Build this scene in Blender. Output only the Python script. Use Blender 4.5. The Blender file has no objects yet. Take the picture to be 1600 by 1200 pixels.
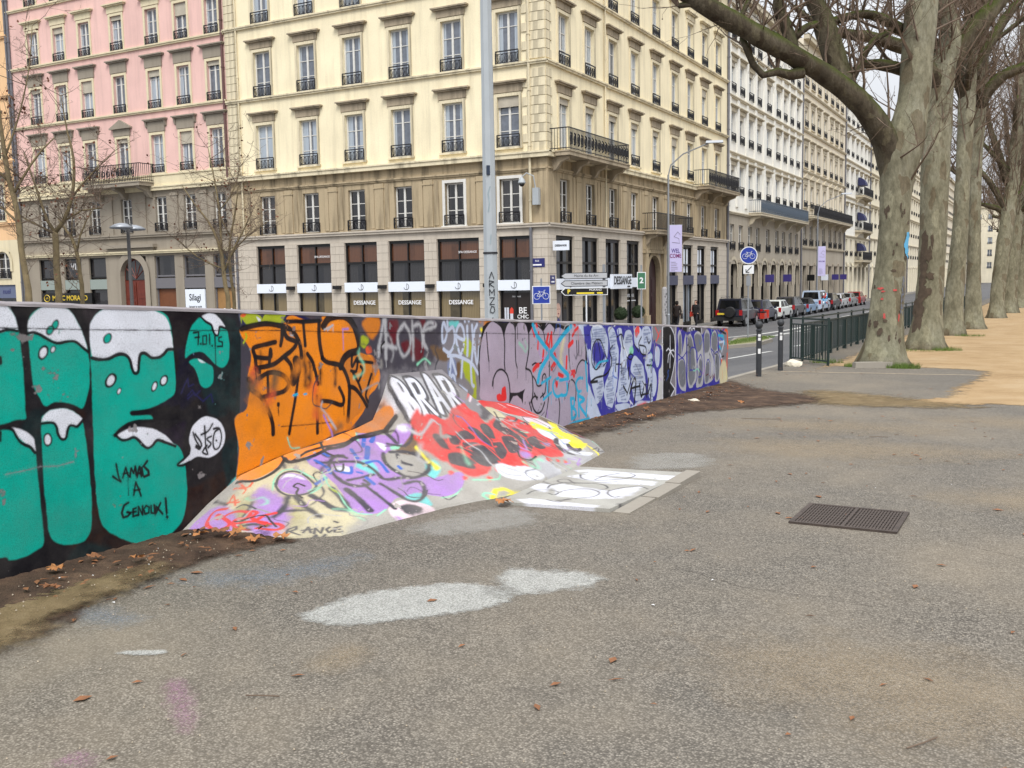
import bpy, bmesh, math, random
import numpy as np
from mathutils import Vector, Matrix
R = math.radians
SC = bpy.context.scene
COL = SC.collection
rnd = random.Random(7)

# ------------------------------------------------------------------ camera, sky, sun, exposure
cam_data = bpy.data.cameras.new('camera')
cam = bpy.data.objects.new('camera', cam_data)
COL.objects.link(cam)
cam_data.sensor_fit = 'HORIZONTAL'
cam_data.sensor_width = 36.0
cam_data.lens = 36.0 * 1535.0 / 1600.0
cam_data.clip_start = 0.05
cam_data.clip_end = 3000.0
def camera_axes(yaw, pitch, roll):
    f = Vector((-math.sin(yaw), math.cos(yaw), 0)); r = Vector((math.cos(yaw), math.sin(yaw), 0)); u = Vector((0, 0, 1))
    f2 = math.cos(pitch) * f - math.sin(pitch) * u
    u2 = math.sin(pitch) * f + math.cos(pitch) * u
    return math.cos(roll) * r + math.sin(roll) * u2, -math.sin(roll) * r + math.cos(roll) * u2, f2
_r, _u, _f = camera_axes(R(28.48), R(6.0), R(-0.97))
cam.matrix_world = Matrix(((_r.x, _u.x, -_f.x, 0), (_r.y, _u.y, -_f.y, 0), (_r.z, _u.z, -_f.z, 1.6), (0, 0, 0, 1)))
SC.camera = cam

SUN_EL, SUN_AZ = R(52), R(150)      # a veiled sun, high and to the right behind the camera
world = bpy.data.worlds.new('World'); SC.world = world; world.use_nodes = True
wn, wl = world.node_tree.nodes, world.node_tree.links
for n in list(wn): wn.remove(n)
sky = wn.new('ShaderNodeTexSky'); sky.sky_type = 'NISHITA'; sky.sun_disc = False
sky.sun_elevation = SUN_EL; sky.sun_rotation = SUN_AZ; sky.air_density = 1.0; sky.dust_density = 6.0; sky.ozone_density = 1.0
hsv = wn.new('ShaderNodeHueSaturation'); hsv.inputs['Saturation'].default_value = 0.16
wl.new(sky.outputs[0], hsv.inputs['Color'])
cloud = wn.new('ShaderNodeMixRGB'); cloud.inputs[0].default_value = 0.75      # closed high cloud over the clear sky
cloud.inputs[2].default_value = (8.6, 8.9, 9.4, 1)
wl.new(hsv.outputs[0], cloud.inputs[1])
# an overcast vault is brighter overhead than at the horizon
tcw = wn.new('ShaderNodeTexCoord'); sxw = wn.new('ShaderNodeSeparateXYZ'); wl.new(tcw.outputs['Generated'], sxw.inputs[0])
mxw = wn.new('ShaderNodeMath'); mxw.operation = 'MAXIMUM'; mxw.inputs[1].default_value = 0.0; wl.new(sxw.outputs[2], mxw.inputs[0])
grd = wn.new('ShaderNodeMath'); grd.operation = 'MULTIPLY_ADD'; grd.inputs[1].default_value = 0.95; grd.inputs[2].default_value = 0.52; wl.new(mxw.outputs[0], grd.inputs[0])
vault = wn.new('ShaderNodeVectorMath'); vault.operation = 'SCALE'; wl.new(cloud.outputs[0], vault.inputs[0]); wl.new(grd.outputs[0], vault.inputs['Scale'])
bg = wn.new('ShaderNodeBackground'); bg.inputs['Strength'].default_value = 0.12
wo = wn.new('ShaderNodeOutputWorld')
wl.new(vault.outputs[0], bg.inputs['Color']); wl.new(bg.outputs[0], wo.inputs['Surface'])
sun_data = bpy.data.lights.new('sun', 'SUN'); sun_data.energy = 1.4; sun_data.angle = R(22); sun_data.color = (1.0, 0.96, 0.9)
sun = bpy.data.objects.new('sun', sun_data); COL.objects.link(sun)
_sd = Vector((math.sin(SUN_AZ) * math.cos(SUN_EL), math.cos(SUN_AZ) * math.cos(SUN_EL), math.sin(SUN_EL)))
sun.rotation_euler = _sd.to_track_quat('Z', 'Y').to_euler(); sun.location = _sd * 60
SC.view_settings.view_transform = 'Standard'; SC.view_settings.look = 'None'
SC.view_settings.exposure = 0.52; SC.view_settings.gamma = 1.0
SC.view_settings.use_curve_mapping = False
SC.cycles.transparent_max_bounces = 12
SC.cycles.max_bounces = 5

# ------------------------------------------------------------------ helpers
def lin(c):
    return tuple(((v / 255.0) / 12.92 if v / 255.0 <= 0.04045 else ((v / 255.0 + 0.055) / 1.055) ** 2.4) for v in c)
def tag(o, label=None, cat=None, group=None, kind=None):
    if label: o['label'] = label
    if cat: o['category'] = cat
    if group: o['group'] = group
    if kind: o['kind'] = kind
    return o
def link(name, data, parent=None, loc=None, rot=0.0):
    o = bpy.data.objects.new(name, data); COL.objects.link(o)
    if parent is not None: o.parent = parent
    if loc is not None: o.location = loc
    if rot: o.rotation_euler = (0, 0, rot)
    return o
def thing(name, label, cat, loc=(0, 0, 0), rot=0.0, group=None):
    return tag(link(name, None, None, loc, rot), label, cat, group)

class MB:
    def __init__(s): s.v = []; s.f = []
    def add(s, vs, fs):
        n = len(s.v); s.v.extend([tuple(p) for p in vs]); s.f.extend([tuple(i + n for i in f) for f in fs]); return s
    def box(s, x0, x1, y0, y1, z0, z1, top=0.0):
        t = top
        return s.add([(x0, y0, z0), (x1, y0, z0), (x1, y1, z0), (x0, y1, z0), (x0 + t, y0 + t, z1), (x1 - t, y0 + t, z1), (x1 - t, y1 - t, z1), (x0 + t, y1 - t, z1)],
                     [(0, 3, 2, 1), (4, 5, 6, 7), (0, 1, 5, 4), (1, 2, 6, 5), (2, 3, 7, 6), (3, 0, 4, 7)])
    def quad(s, a, b, c, d): return s.add([a, b, c, d], [(0, 1, 2, 3)])
    def cyl(s, x, y, z0, z1, r0, r1=None, n=12, axis='z'):
        r1 = r0 if r1 is None else r1
        vs = []
        for (zz, rr) in ((z0, r0), (z1, r1)):
            for i in range(n):
                a = 2 * math.pi * i / n; p, q = rr * math.cos(a), rr * math.sin(a)
                vs.append({'z': (x + p, y + q, zz), 'x': (zz, x + p, y + q), 'y': (x + q, zz, y + p)}[axis])
        fs = [(i, (i + 1) % n, n + (i + 1) % n, n + i) for i in range(n)] + [tuple(range(n - 1, -1, -1)), tuple(range(n, 2 * n))]
        return s.add(vs, fs)
    def lathe(s, prof, n=12, x=0, y=0):
        vs = []; fs = []
        for (r, z) in prof:
            for i in range(n):
                a = 2 * math.pi * i / n; vs.append((x + r * math.cos(a), y + r * math.sin(a), z))
        for k in range(len(prof) - 1):
            for i in range(n):
                j = (i + 1) % n; fs.append((k * n + i, k * n + j, (k + 1) * n + j, (k + 1) * n + i))
        fs.append(tuple(range(n - 1, -1, -1))); m = (len(prof) - 1) * n; fs.append(tuple(range(m, m + n)))
        return s.add(vs, fs)
    def tube(s, pts, rad, n=8, cap=True, jit=0.0, rn=rnd):
        pts = [Vector(p) for p in pts]
        if not isinstance(rad, (list, tuple)): rad = [rad] * len(pts)
        t0 = (pts[1] - pts[0]).normalized(); ref = Vector((0, 0, 1)) if abs(t0.z) < 0.9 else Vector((1, 0, 0))
        nx = t0.cross(ref).normalized(); vs = []; fs = []
        for k, p in enumerate(pts):
            t = (pts[min(k + 1, len(pts) - 1)] - pts[max(k - 1, 0)])
            t = t.normalized() if t.length > 1e-9 else t0
            nx = (nx - t * nx.dot(t)); nx = nx.normalized() if nx.length > 1e-6 else t.orthogonal().normalized()
            ny = t.cross(nx)
            for i in range(n):
                a = 2 * math.pi * i / n; rr = rad[k] * (1 + (rn.uniform(-jit, jit) if jit else 0))
                vs.append(p + nx * (rr * math.cos(a)) + ny * (rr * math.sin(a)))
        for k in range(len(pts) - 1):
            for i in range(n):
                j = (i + 1) % n; fs.append((k * n + i, k * n + j, (k + 1) * n + j, (k + 1) * n + i))
        if cap:
            fs.append(tuple(range(n - 1, -1, -1))); m = (len(pts) - 1) * n; fs.append(tuple(range(m, m + n)))
        return s.add(vs, fs)
    def prism(s, poly, lo, hi, axis='y'):
        n = len(poly)
        mk = {'y': lambda p, t: (p[0], t, p[1]), 'x': lambda p, t: (t, p[0], p[1]), 'z': lambda p, t: (p[0], p[1], t)}[axis]
        vs = [mk(p, lo) for p in poly] + [mk(p, hi) for p in poly]
        fs = [(i, (i + 1) % n, n + (i + 1) % n, n + i) for i in range(n)] + [tuple(range(n - 1, -1, -1)), tuple(range(n, 2 * n))]
        return s.add(vs, fs)
    def mesh(s, name, mat=None, smooth=False, fix=True):
        me = bpy.data.meshes.new(name); me.from_pydata(s.v, [], s.f)
        if fix and len(s.f) < 60000:
            b = bmesh.new(); b.from_mesh(me); bmesh.ops.recalc_face_normals(b, faces=b.faces[:]); b.to_mesh(me); b.free()
        if smooth: me.polygons.foreach_set('use_smooth', [True] * len(me.polygons))
        if mat is not None: me.materials.append(mat)
        me.update(); return me
    def build(s, name, mat=None, parent=None, loc=None, rot=0.0, smooth=False):
        return link(name, s.mesh(name, mat, smooth), parent, loc, rot)

# ------------------------------------------------------------------ materials
def new_mat(name):
    m = bpy.data.materials.new(name); m.use_nodes = True
    nt = m.node_tree; b = nt.nodes['Principled BSDF']
    return m, nt, nt.nodes, nt.links, b
def noise(nt, scale, detail=4, rough=0.55, vec=None, obj=True):
    n = nt.nodes.new('ShaderNodeTexNoise'); n.inputs['Scale'].default_value = scale; n.inputs['Detail'].default_value = detail; n.inputs['Roughness'].default_value = rough
    if vec is None:
        tc = nt.nodes.get('TC') or nt.nodes.new('ShaderNodeTexCoord'); tc.name = 'TC'; vec = tc.outputs['Object' if obj else 'Generated']
    nt.links.new(vec, n.inputs['Vector']); return n
def ramp(nt, src, stops):
    r = nt.nodes.new('ShaderNodeValToRGB'); e = r.color_ramp.elements
    while len(e) < len(stops): e.new(0.5)
    for k, (p, c) in enumerate(stops):
        e[k].position = p; e[k].color = (c, c, c, 1) if isinstance(c, (int, float)) else (*c, 1)
    nt.links.new(src, r.inputs[0]); return r
def mixc(nt, fac, a, b, mode='MIX'):
    m = nt.nodes.new('ShaderNodeMixRGB'); m.blend_type = mode
    for k, x in ((0, fac), (1, a), (2, b)):
        if hasattr(x, 'is_linked'): nt.links.new(x, m.inputs[k])
        elif k == 0: m.inputs[0].default_value = x
        else: m.inputs[k].default_value = (*x, 1)
    return m.outputs[0]
def bump(nt, src, b, strength=0.3, dist=0.01):
    n = nt.nodes.new('ShaderNodeBump'); n.inputs['Strength'].default_value = strength; n.inputs['Distance'].default_value = dist
    nt.links.new(src, n.inputs['Height']); nt.links.new(n.outputs[0], b.inputs['Normal']); return n
def plain(name, rgb, rough=0.6, metal=0.0, var=0.0, scale=3.0, bmp=0.0, spec=0.5, emit=0.0):
    m, nt, N, L, b = new_mat(name); c = lin(rgb)
    b.inputs['Roughness'].default_value = rough; b.inputs['Metallic'].default_value = metal; b.inputs['Specular IOR Level'].default_value = spec
    b.inputs['Base Color'].default_value = (*c, 1)
    if var:
        n = noise(nt, scale, 6, 0.6)
        r = ramp(nt, n.outputs['Fac'], [(0.25, tuple(x * (1 - var) for x in c)), (0.75, tuple(min(1, x * (1 + var * 0.7)) for x in c))])
        L.new(r.outputs[0], b.inputs['Base Color'])
        if bmp: bump(nt, n.outputs['Fac'], b, bmp, 0.02)
    if emit:
        b.inputs['Emission Color'].default_value = (*c, 1); b.inputs['Emission Strength'].default_value = emit
    return m
def stucco(name, rgb, streak=0.25, dirt=(0.16, 0.13, 0.1), amt=0.35, spec=0.2):
    """painted render or stone: broad tone, vertical rain streaks, fine grain"""
    m, nt, N, L, b = new_mat(name); c = lin(rgb)
    tc = N.new('ShaderNodeTexCoord'); tc.name = 'TC'
    mp = N.new('ShaderNodeMapping'); mp.inputs['Scale'].default_value = (1.6, 1.6, 0.12); L.new(tc.outputs['Object'], mp.inputs[0])
    st = noise(nt, 1.3, 6, 0.65, mp.outputs[0]); br = noise(nt, 0.35, 4, 0.6); fi = noise(nt, 14, 5, 0.7)
    base = mixc(nt, ramp(nt, br.outputs['Fac'], [(0.3, 0.0), (0.7, 1.0)]).outputs[0], tuple(x * 0.9 for x in c), tuple(min(1, x * 1.06) for x in c))
    f1 = ramp(nt, st.outputs['Fac'], [(0.47, 0.0), (0.72, streak)]).outputs[0]
    base = mixc(nt, f1, base, tuple(c[k] * (1 - amt) + dirt[k] * amt * 0.6 for k in range(3)))
    base = mixc(nt, ramp(nt, fi.outputs['Fac'], [(0.35, 0.1), (0.6, 0.0)]).outputs[0], base, dirt)
    L.new(base, b.inputs['Base Color']); b.inputs['Roughness'].default_value = 0.9; b.inputs['Specular IOR Level'].default_value = spec
    bump(nt, fi.outputs['Fac'], b, 0.25, 0.01)
    return m
def glass_mat(name, dark, pale, rough=0.04, tint=(0.9, 0.95, 1.0)):
    """window pane: shiny, with curtain, dark room or reflections put into the colour, differing from pane to pane"""
    m, nt, N, L, b = new_mat(name)
    tc = N.new('ShaderNodeTexCoord'); tc.name = 'TC'; oi = N.new('ShaderNodeObjectInfo'); sx = N.new('ShaderNodeSeparateXYZ'); L.new(tc.outputs['Object'], sx.inputs[0])
    ab = N.new('ShaderNodeMath'); ab.operation = 'ABSOLUTE'; L.new(sx.outputs[0], ab.inputs[0])
    th = N.new('ShaderNodeMath'); th.operation = 'MULTIPLY_ADD'; th.inputs[1].default_value = 0.85; th.inputs[2].default_value = -0.12; L.new(oi.outputs['Random'], th.inputs[0])
    gt = N.new('ShaderNodeMath'); gt.operation = 'GREATER_THAN'; L.new(ab.outputs[0], gt.inputs[0]); L.new(th.outputs[0], gt.inputs[1])      # drawn curtains; on shop glass the paler reflected tone
    fold = N.new('ShaderNodeTexWave'); fold.inputs['Scale'].default_value = 3.2; fold.inputs['Distortion'].default_value = 1.5; L.new(tc.outputs['Object'], fold.inputs['Vector'])
    cur = mixc(nt, fold.outputs['Fac'], tuple(x * 0.72 for x in pale), pale); n = noise(nt, 2.2, 3)
    room = mixc(nt, ramp(nt, n.outputs['Fac'], [(0.35, 0.0), (0.7, 0.7)]).outputs[0], dark, tuple(x * 0.35 for x in dark))
    L.new(mixc(nt, gt.outputs[0], room, cur), b.inputs['Base Color'])
    b.inputs['Roughness'].default_value = rough; b.inputs['Specular IOR Level'].default_value = 0.8; b.inputs['IOR'].default_value = 1.55
    wv = noise(nt, 1.1, 2); bump(nt, wv.outputs['Fac'], b, 0.06, 0.05)
    return m
FONT = {}
def text_mesh(txt, size, mat, depth=0.004, bold=0.0, sx=1.0):
    key = (txt, size, mat.name, bold, sx)
    if key in FONT: return FONT[key]
    cu = bpy.data.curves.new('lettering', 'FONT'); cu.body = txt; cu.size = size; cu.align_x = 'CENTER'; cu.align_y = 'CENTER'; cu.extrude = depth; cu.offset = bold
    cu.resolution_u = 3
    ob = bpy.data.objects.new('lettering_source', cu); COL.objects.link(ob)
    dg = bpy.context.evaluated_depsgraph_get(); me = bpy.data.meshes.new_from_object(ob.evaluated_get(dg))
    bpy.data.objects.remove(ob); bpy.data.curves.remove(cu)
    # lay upright: text x -> x, y -> z, facing -Y
    for v in me.vertices: v.co = Vector((v.co.x * sx, -v.co.z, v.co.y))
    me.materials.clear(); me.materials.append(mat); me.name = 'lettering'; FONT[key] = me
    return me

# ------------------------------------------------------------------ terrain heights
XK, XS, ZS = -5.4, -17.0, -1.7      # plaza kerb, far side of the road, street level
def z_plaza(y):
    return -0.02 * y if y < 24 else -0.48 - 1.1 * (1 - math.exp(-(y - 24) * 0.012 / 1.1))
def z_ground(x, y):
    if x >= XK: return z_plaza(y)
    t = min(1.0, (XK - x) / (XK - XS))
    return (z_plaza(y) - 0.13) * (1 - t) + ZS * t
# spray paint, digitised in millimetres: on the wall (distance along, height), on the bank (along, down the slope), on the slab (x, y)
PC = {'teal': (3, 164, 146), 'white': (222, 224, 234), 'black': (15, 13, 19), 'orange': (236, 136, 22), 'orange2': (205, 120, 35), 'lav': (170, 158, 176), 'navy': (50, 46, 150), 'cyan': (38, 165, 205), 'red': (214, 44, 44), 'red2': (226, 70, 66), 'purple': (168, 128, 198), 'lime': (165, 178, 40), 'maroon': (96, 28, 38), 'dark': (66, 62, 72), 'grey': (128, 124, 130), 'lgrey': (176, 176, 180), 'conc': (150, 147, 143), 'pale': (196, 196, 196), 'steel': (120, 130, 165), 'ice': (190, 200, 222), 'yellow': (238, 222, 40), 'mint': (140, 215, 180), 'blue': (38, 95, 190), 'pink': (230, 205, 215), 'char': (58, 58, 66), 'olive': (168, 160, 110), 'brown': (110, 85, 60), 'turq': (110, 205, 205), 'dkblue': (30, 30, 75), 'orp': (225, 90, 50), 'cream': (205, 195, 160), 'stripe': (110, 112, 120)}
WALL_PAINT = [
('F','black',0,0.015,[1258,1797,5239,1427,5249,1391,5265,1335,5262,1285,5253,1244,5307,1190,5342,1119,5344,1049,5321,995,5287,965,5304,936,5361,893,5358,856,5317,832,5299,750,5270,707,5152,653,5179,487,5176,334,5144,237,4831,48,4569,-113,4525,-761,1023,-766]),
('F','teal',1,0.006,[2370,1302,2467,1503,2666,1551,2793,1460,2788,1014,2681,646,2675,194,2458,66,2302,176]),
('F','white',1,0.006,[2370,1302,2467,1503,2666,1551,2793,1460,2794,1206,2693,1152,2585,1255,2466,1175]),
('F','teal',1,0.006,[2918,1260,2998,1451,3207,1516,3425,1513,3470,1501,3504,1447,3518,1375,3526,1321,3533,1104,3531,922,3531,867,3472,868,3375,856,3155,859,2889,903]),
('F','white',1,0.006,[2938,1356,3005,1457,3207,1516,3425,1513,3470,1501,3504,1447,3519,1386,3514,1371,3461,1381,3414,1363,3269,1398,3124,1345,3025,1384]),
('S','black',0.0169,1,0.004,[3016,1364,3211,1397,3308,1353,3414,1366,3443,1373,3479,1372,3515,1364]),
('F','teal',1,0.006,[2978,790,3222,793,3372,821,3440,811,3500,773,3544,722,3573,673,3581,613,3582,471,3590,244,3586,131,3546,103,3472,85,3373,85,3318,114,2959,116]),
('F','white',1,0.006,[3438,829,3488,815,3533,786,3570,748,3576,717,3577,673,3559,702,3513,734,3476,769,3455,805]),
('S','black',0.0176,1,0.004,[3423,832,3447,815,3463,779,3486,741,3514,720,3546,701,3574,665]),
('S','black',0.0151,1,0.004,[3371,813,3368,766]),
('S','black',0.0257,1,0.004,[3399,1222,3399,1196]),
('F','teal',1,0.006,[3590,1425,3643,1478,3706,1500,3760,1503,3823,1489,3869,1456,3906,1398,3942,1317,3965,1237,3973,1149,3962,1019,3934,928,3906,881,3869,899,3838,914,3774,934,3719,939,3659,925,3621,985,3592,1057,3584,1154,3581,1263]),
('F','white',1,0.006,[3587,1419,3642,1474,3706,1500,3760,1503,3823,1489,3869,1456,3906,1398,3942,1317,3963,1237,3937,1249,3905,1273,3865,1290,3816,1290,3768,1285,3730,1301,3685,1328,3640,1348,3587,1345]),
('S','black',0.0181,1,0.004,[3584,1348,3614,1351,3655,1337,3699,1309,3737,1288,3776,1280,3816,1285,3865,1286,3897,1275,3936,1242,3972,1213]),
('F','black',1,0.006,[3781,1388,3766,1366,3747,1358,3734,1368,3736,1390,3750,1411,3770,1420,3783,1410]),
('F','teal',1,0.006,[3773,1388,3763,1374,3751,1368,3743,1375,3744,1390,3753,1404,3766,1410,3774,1403]),
('F','black',1,0.006,[3747,1355,3732,1336,3712,1329,3697,1338,3697,1357,3712,1376,3732,1383,3747,1374]),
('F','teal',1,0.006,[3738,1355,3729,1342,3715,1338,3706,1344,3706,1357,3716,1370,3729,1375,3738,1369]),
('F','black',1,0.006,[3701,1229,3679,1200,3650,1190,3631,1204,3632,1234,3653,1263,3682,1274,3702,1260]),
('F','white',1,0.006,[3688,1230,3675,1210,3656,1203,3643,1213,3644,1233,3658,1253,3677,1260,3689,1251]),
('F','black',1,0.006,[3750,1243,3738,1228,3723,1222,3712,1230,3712,1246,3724,1261,3739,1266,3750,1259]),
('F','white',1,0.006,[3743,1243,3736,1233,3726,1229,3719,1234,3719,1245,3726,1255,3736,1259,3743,1254]),
('F','black',1,0.006,[4146,1285,4127,1260,4099,1251,4081,1263,4081,1289,4101,1313,4128,1323,4147,1311]),
('F','teal',1,0.006,[4135,1285,4122,1269,4104,1262,4092,1270,4093,1288,4105,1305,4123,1311,4135,1303]),
('F','black',1,0.006,[4161,1023,4136,991,4100,981,4076,997,4077,1031,4103,1063,4138,1074,4162,1057]),
('F','white',1,0.006,[4146,1025,4130,1003,4107,996,4091,1007,4092,1030,4108,1052,4131,1059,4147,1048]),
('F','black',1,0.006,[4196,953,4182,934,4166,928,4156,937,4158,957,4171,975,4187,982,4198,973]),
('F','white',1,0.006,[4189,954,4180,941,4170,936,4163,943,4164,956,4173,969,4184,973,4190,967]),
('F','black',1,0.006,[4481,953,4460,924,4435,915,4420,929,4424,959,4444,987,4469,997,4484,983]),
('F','white',1,0.006,[4470,954,4457,935,4441,928,4432,937,4434,958,4447,977,4463,984,4473,974]),
('F','black',1,0.006,[4567,984,4545,956,4516,947,4497,961,4499,990,4520,1017,4549,1027,4568,1013]),
('F','white',1,0.006,[4554,985,4540,966,4522,960,4509,969,4511,989,4525,1008,4543,1014,4556,1005]),
('F','teal',1,0.006,[3626,836,3654,877,3705,897,3769,896,3832,873,3890,820,3910,720,3925,561,3929,364,3922,207,3907,123,3854,77,3757,81,3673,117,3631,174,3621,274,3615,464,3620,651]),
('F','white',1,0.006,[3626,836,3654,877,3705,897,3769,896,3832,873,3903,814,3870,788,3838,777,3809,788,3790,768,3783,731,3760,712,3740,737,3731,784,3704,818,3667,834]),
('S','black',0.0184,1,0.004,[3628,826,3671,825,3706,817,3723,790,3729,754,3746,723,3766,713,3783,724,3796,765,3812,788,3836,785,3861,778,3905,812]),
('F','black',1,0.006,[3689,724,3678,697,3657,689,3637,704,3631,733,3641,760,3663,768,3682,754]),
('F','white',1,0.006,[3678,726,3671,707,3658,701,3645,711,3642,731,3648,750,3662,756,3674,746]),
('F','teal',1,0.006,[3995,1331,4019,1415,4082,1463,4178,1483,4309,1483,4458,1462,4571,1417,4610,1361,4626,1212,4631,1042,4623,915,4581,869,4467,831,4347,817,4262,819,4255,800,4309,785,4395,778,4420,762,4424,741,4306,744,4207,737,4141,706,4130,680,4226,657,4402,648,4540,585,4635,527,4672,412,4684,257,4662,107,4611,18,4497,-43,4379,-57,4252,-38,4132,29,4031,102,3981,186,3965,357,3967,633,3979,984]),
('F','white',1,0.006,[3990,1350,4016,1414,4071,1456,4160,1482,4306,1483,4436,1462,4550,1415,4597,1366,4612,1303,4627,1187,4584,1178,4552,1161,4511,1140,4443,1146,4401,1168,4368,1174,4348,1157,4334,1089,4318,1066,4297,1069,4284,1109,4268,1151,4238,1176,4202,1183,4147,1172,4076,1161,4008,1175,3990,1235]),
('S','black',0.0227,1,0.004,[3997,1176,4050,1163,4111,1163,4166,1180,4211,1184,4251,1168,4272,1140,4283,1093,4296,1062,4314,1054,4332,1066,4342,1119,4356,1168,4383,1179,4411,1166,4445,1143,4501,1142,4542,1158,4579,1185,4625,1185]),
('F','black',1,0.006,[4145,1285,4126,1262,4099,1254,4081,1265,4082,1289,4101,1311,4128,1320,4146,1309]),
('F','teal',1,0.006,[4135,1285,4122,1267,4104,1261,4092,1269,4093,1288,4106,1306,4123,1313,4136,1304]),
('F','black',1,0.006,[4161,1023,4136,993,4101,983,4077,999,4077,1031,4102,1061,4137,1071,4162,1056]),
('F','white',1,0.006,[4145,1025,4129,1005,4108,998,4093,1008,4094,1030,4109,1050,4130,1057,4145,1046]),
('F','black',1,0.006,[4193,953,4182,938,4167,933,4159,941,4160,957,4172,972,4186,977,4195,969]),
('F','white',1,0.006,[4187,954,4180,944,4171,940,4166,945,4167,956,4174,966,4182,970,4188,965]),
('F','black',1,0.006,[4477,953,4459,930,4438,921,4425,933,4428,958,4445,982,4467,990,4480,978]),
('F','white',1,0.006,[4467,954,4456,938,4443,933,4435,941,4437,957,4448,973,4461,979,4469,971]),
('F','black',1,0.006,[4566,984,4545,958,4517,950,4498,963,4499,990,4520,1015,4548,1024,4567,1011]),
('F','white',1,0.006,[4553,985,4540,968,4523,962,4511,971,4512,989,4525,1006,4542,1011,4554,1003]),
('S','black',0.0326,1,0.004,[4267,804,4323,802,4419,798,4558,808]),
('F','black',0,0.006,[4427,773,4429,738,4654,708,4662,820,4558,800]),
('S','black',0.0247,1,0.004,[4126,684,4168,712,4235,741,4319,746,4434,733]),
('F','white',1,0.006,[4143,678,4195,701,4279,712,4354,703,4440,677,4516,631,4582,565,4602,550,4542,567,4464,599,4414,579,4374,566,4337,587,4301,624,4265,648,4200,647]),
('S','black',0.02,1,0.004,[4126,688,4173,649,4219,644,4266,651,4302,628,4332,592,4369,567,4408,574,4455,604,4523,578,4601,542]),
('S','black',0.0156,0,0.004,[4122,504,4128,461,4138,410,4150,388,4133,399,4094,431]),
('S','black',0.0158,0,0.004,[4165,409,4181,444,4192,469,4203,424,4216,407]),
('S','black',0.0158,0,0.004,[4176,433,4204,434]),
('S','black',0.0159,0,0.004,[4220,406,4233,458,4250,424,4266,463,4272,404]),
('S','black',0.016,0,0.004,[4276,392,4288,432,4299,457,4309,393]),
('S','black',0.016,0,0.004,[4282,414,4310,414]),
('S','black',0.0161,0,0.004,[4317,446,4323,395]),
('S','black',0.0161,0,0.004,[4363,481,4332,455,4368,418,4371,390,4332,385]),
('S','black',0.016,0,0.004,[4240,286,4252,330,4262,363,4280,317,4297,267]),
('S','black',0.016,0,0.004,[4244,313,4289,309]),
('S','black',0.0158,0,0.004,[4195,245,4162,233,4142,191,4152,158,4184,159,4209,176,4182,186]),
('S','black',0.016,0,0.004,[4252,198,4229,195,4226,149,4259,150]),
('S','black',0.016,0,0.004,[4227,176,4251,175]),
('S','black',0.0161,0,0.004,[4268,148,4272,202,4301,144,4305,199]),
('S','black',0.0162,0,0.004,[4334,196,4313,177,4320,144,4349,146,4357,180,4334,196]),
('S','black',0.0163,0,0.004,[4372,188,4369,141,4397,131,4401,182]),
('S','black',0.0164,0,0.004,[4396,187,4402,134,4415,171,4465,112]),
('S','black',0.0164,0,0.004,[4451,188,4407,125]),
('S','black',0.0165,0,0.004,[4497,210,4499,113]),
('S','black',0.0166,0,0.004,[4499,86,4503,80]),
('F','white',1,0.006,[4913,700,4830,694,4751,643,4722,571,4732,501,4704,459,4623,416,4712,423,4793,440,4884,417,4980,437,5043,499,5051,577,5005,655]),
('S','black',0.0184,1,0.004,[4715,473,4664,443,4609,415,4651,403,4711,416]),
('S','black',0.0138,1,0.004,[4759,611,4781,554,4817,495,4783,519]),
('S','black',0.0139,1,0.004,[4778,597,4829,524,4807,489,4778,509]),
('S','black',0.014,1,0.004,[4833,585,4896,600,4941,644]),
('S','black',0.014,1,0.004,[4868,639,4867,557,4868,487,4880,442,4836,464,4879,504]),
('S','black',0.0141,1,0.004,[4925,560,4882,547,4916,510,4889,487]),
('S','black',0.0142,1,0.004,[4949,608,5001,604,5019,542,4993,475,4950,466,4937,515,4958,583,5001,600]),
('S','black',0.0142,1,0.004,[4968,526,4971,522]),
('F','teal',1,0.006,[4869,1387,4911,1363,4968,1328,5034,1313,5116,1287,5131,1224,5135,1156,5126,1089,5100,1046,5061,1027,5009,1045,4952,1091,4896,1140,4832,1154,4774,1143,4727,1120,4743,1205,4778,1299,4824,1356]),
('F','white',1,0.006,[4887,1389,4929,1406,4973,1409,5024,1391,5074,1345,5102,1307,5057,1312,5040,1291,5030,1258,5015,1259,4998,1287,4982,1327,4933,1357]),
('S','black',0.0172,1,0.004,[4880,1389,4925,1354,4971,1330,4984,1294,5001,1262,5029,1255,5041,1285,5053,1312,5105,1300]),
('F','teal',1,0.006,[4757,1090,4800,1106,4843,1105,4900,1079,4963,1038,4971,979,4960,930,4925,903,4881,902,4846,930,4828,986,4803,1043]),
('F','white',1,0.006,[4836,1106,4899,1076,4885,1074,4856,1082]),
('S','black',0.0127,0,0.004,[4809,1284,4855,1287,4844,1203]),
('S','black',0.0127,0,0.004,[4821,1251,4857,1252]),
('S','black',0.0127,0,0.004,[4866,1206,4869,1204]),
('S','black',0.0128,0,0.004,[4890,1258,4887,1201,4919,1201,4923,1259,4890,1258]),
('S','black',0.0129,0,0.004,[4950,1265,4949,1199]),
('S','black',0.0129,0,0.004,[4969,1187,4972,1184]),
('S','black',0.0129,0,0.004,[5000,1249,4999,1182]),
('S','black',0.013,0,0.004,[5063,1242,5037,1238,5035,1213,5069,1205,5067,1175,5021,1178]),
('S','dkblue',0.0105,0,0.004,[4673,888,4704,939,4735,979,4738,925,4782,936]),
('S','dkblue',0.0106,0,0.004,[4728,866,4772,899,4798,858,4843,886]),
('S','dkblue',0.0107,0,0.004,[4726,845,4785,876,4867,812,4944,853,4955,796]),
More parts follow.
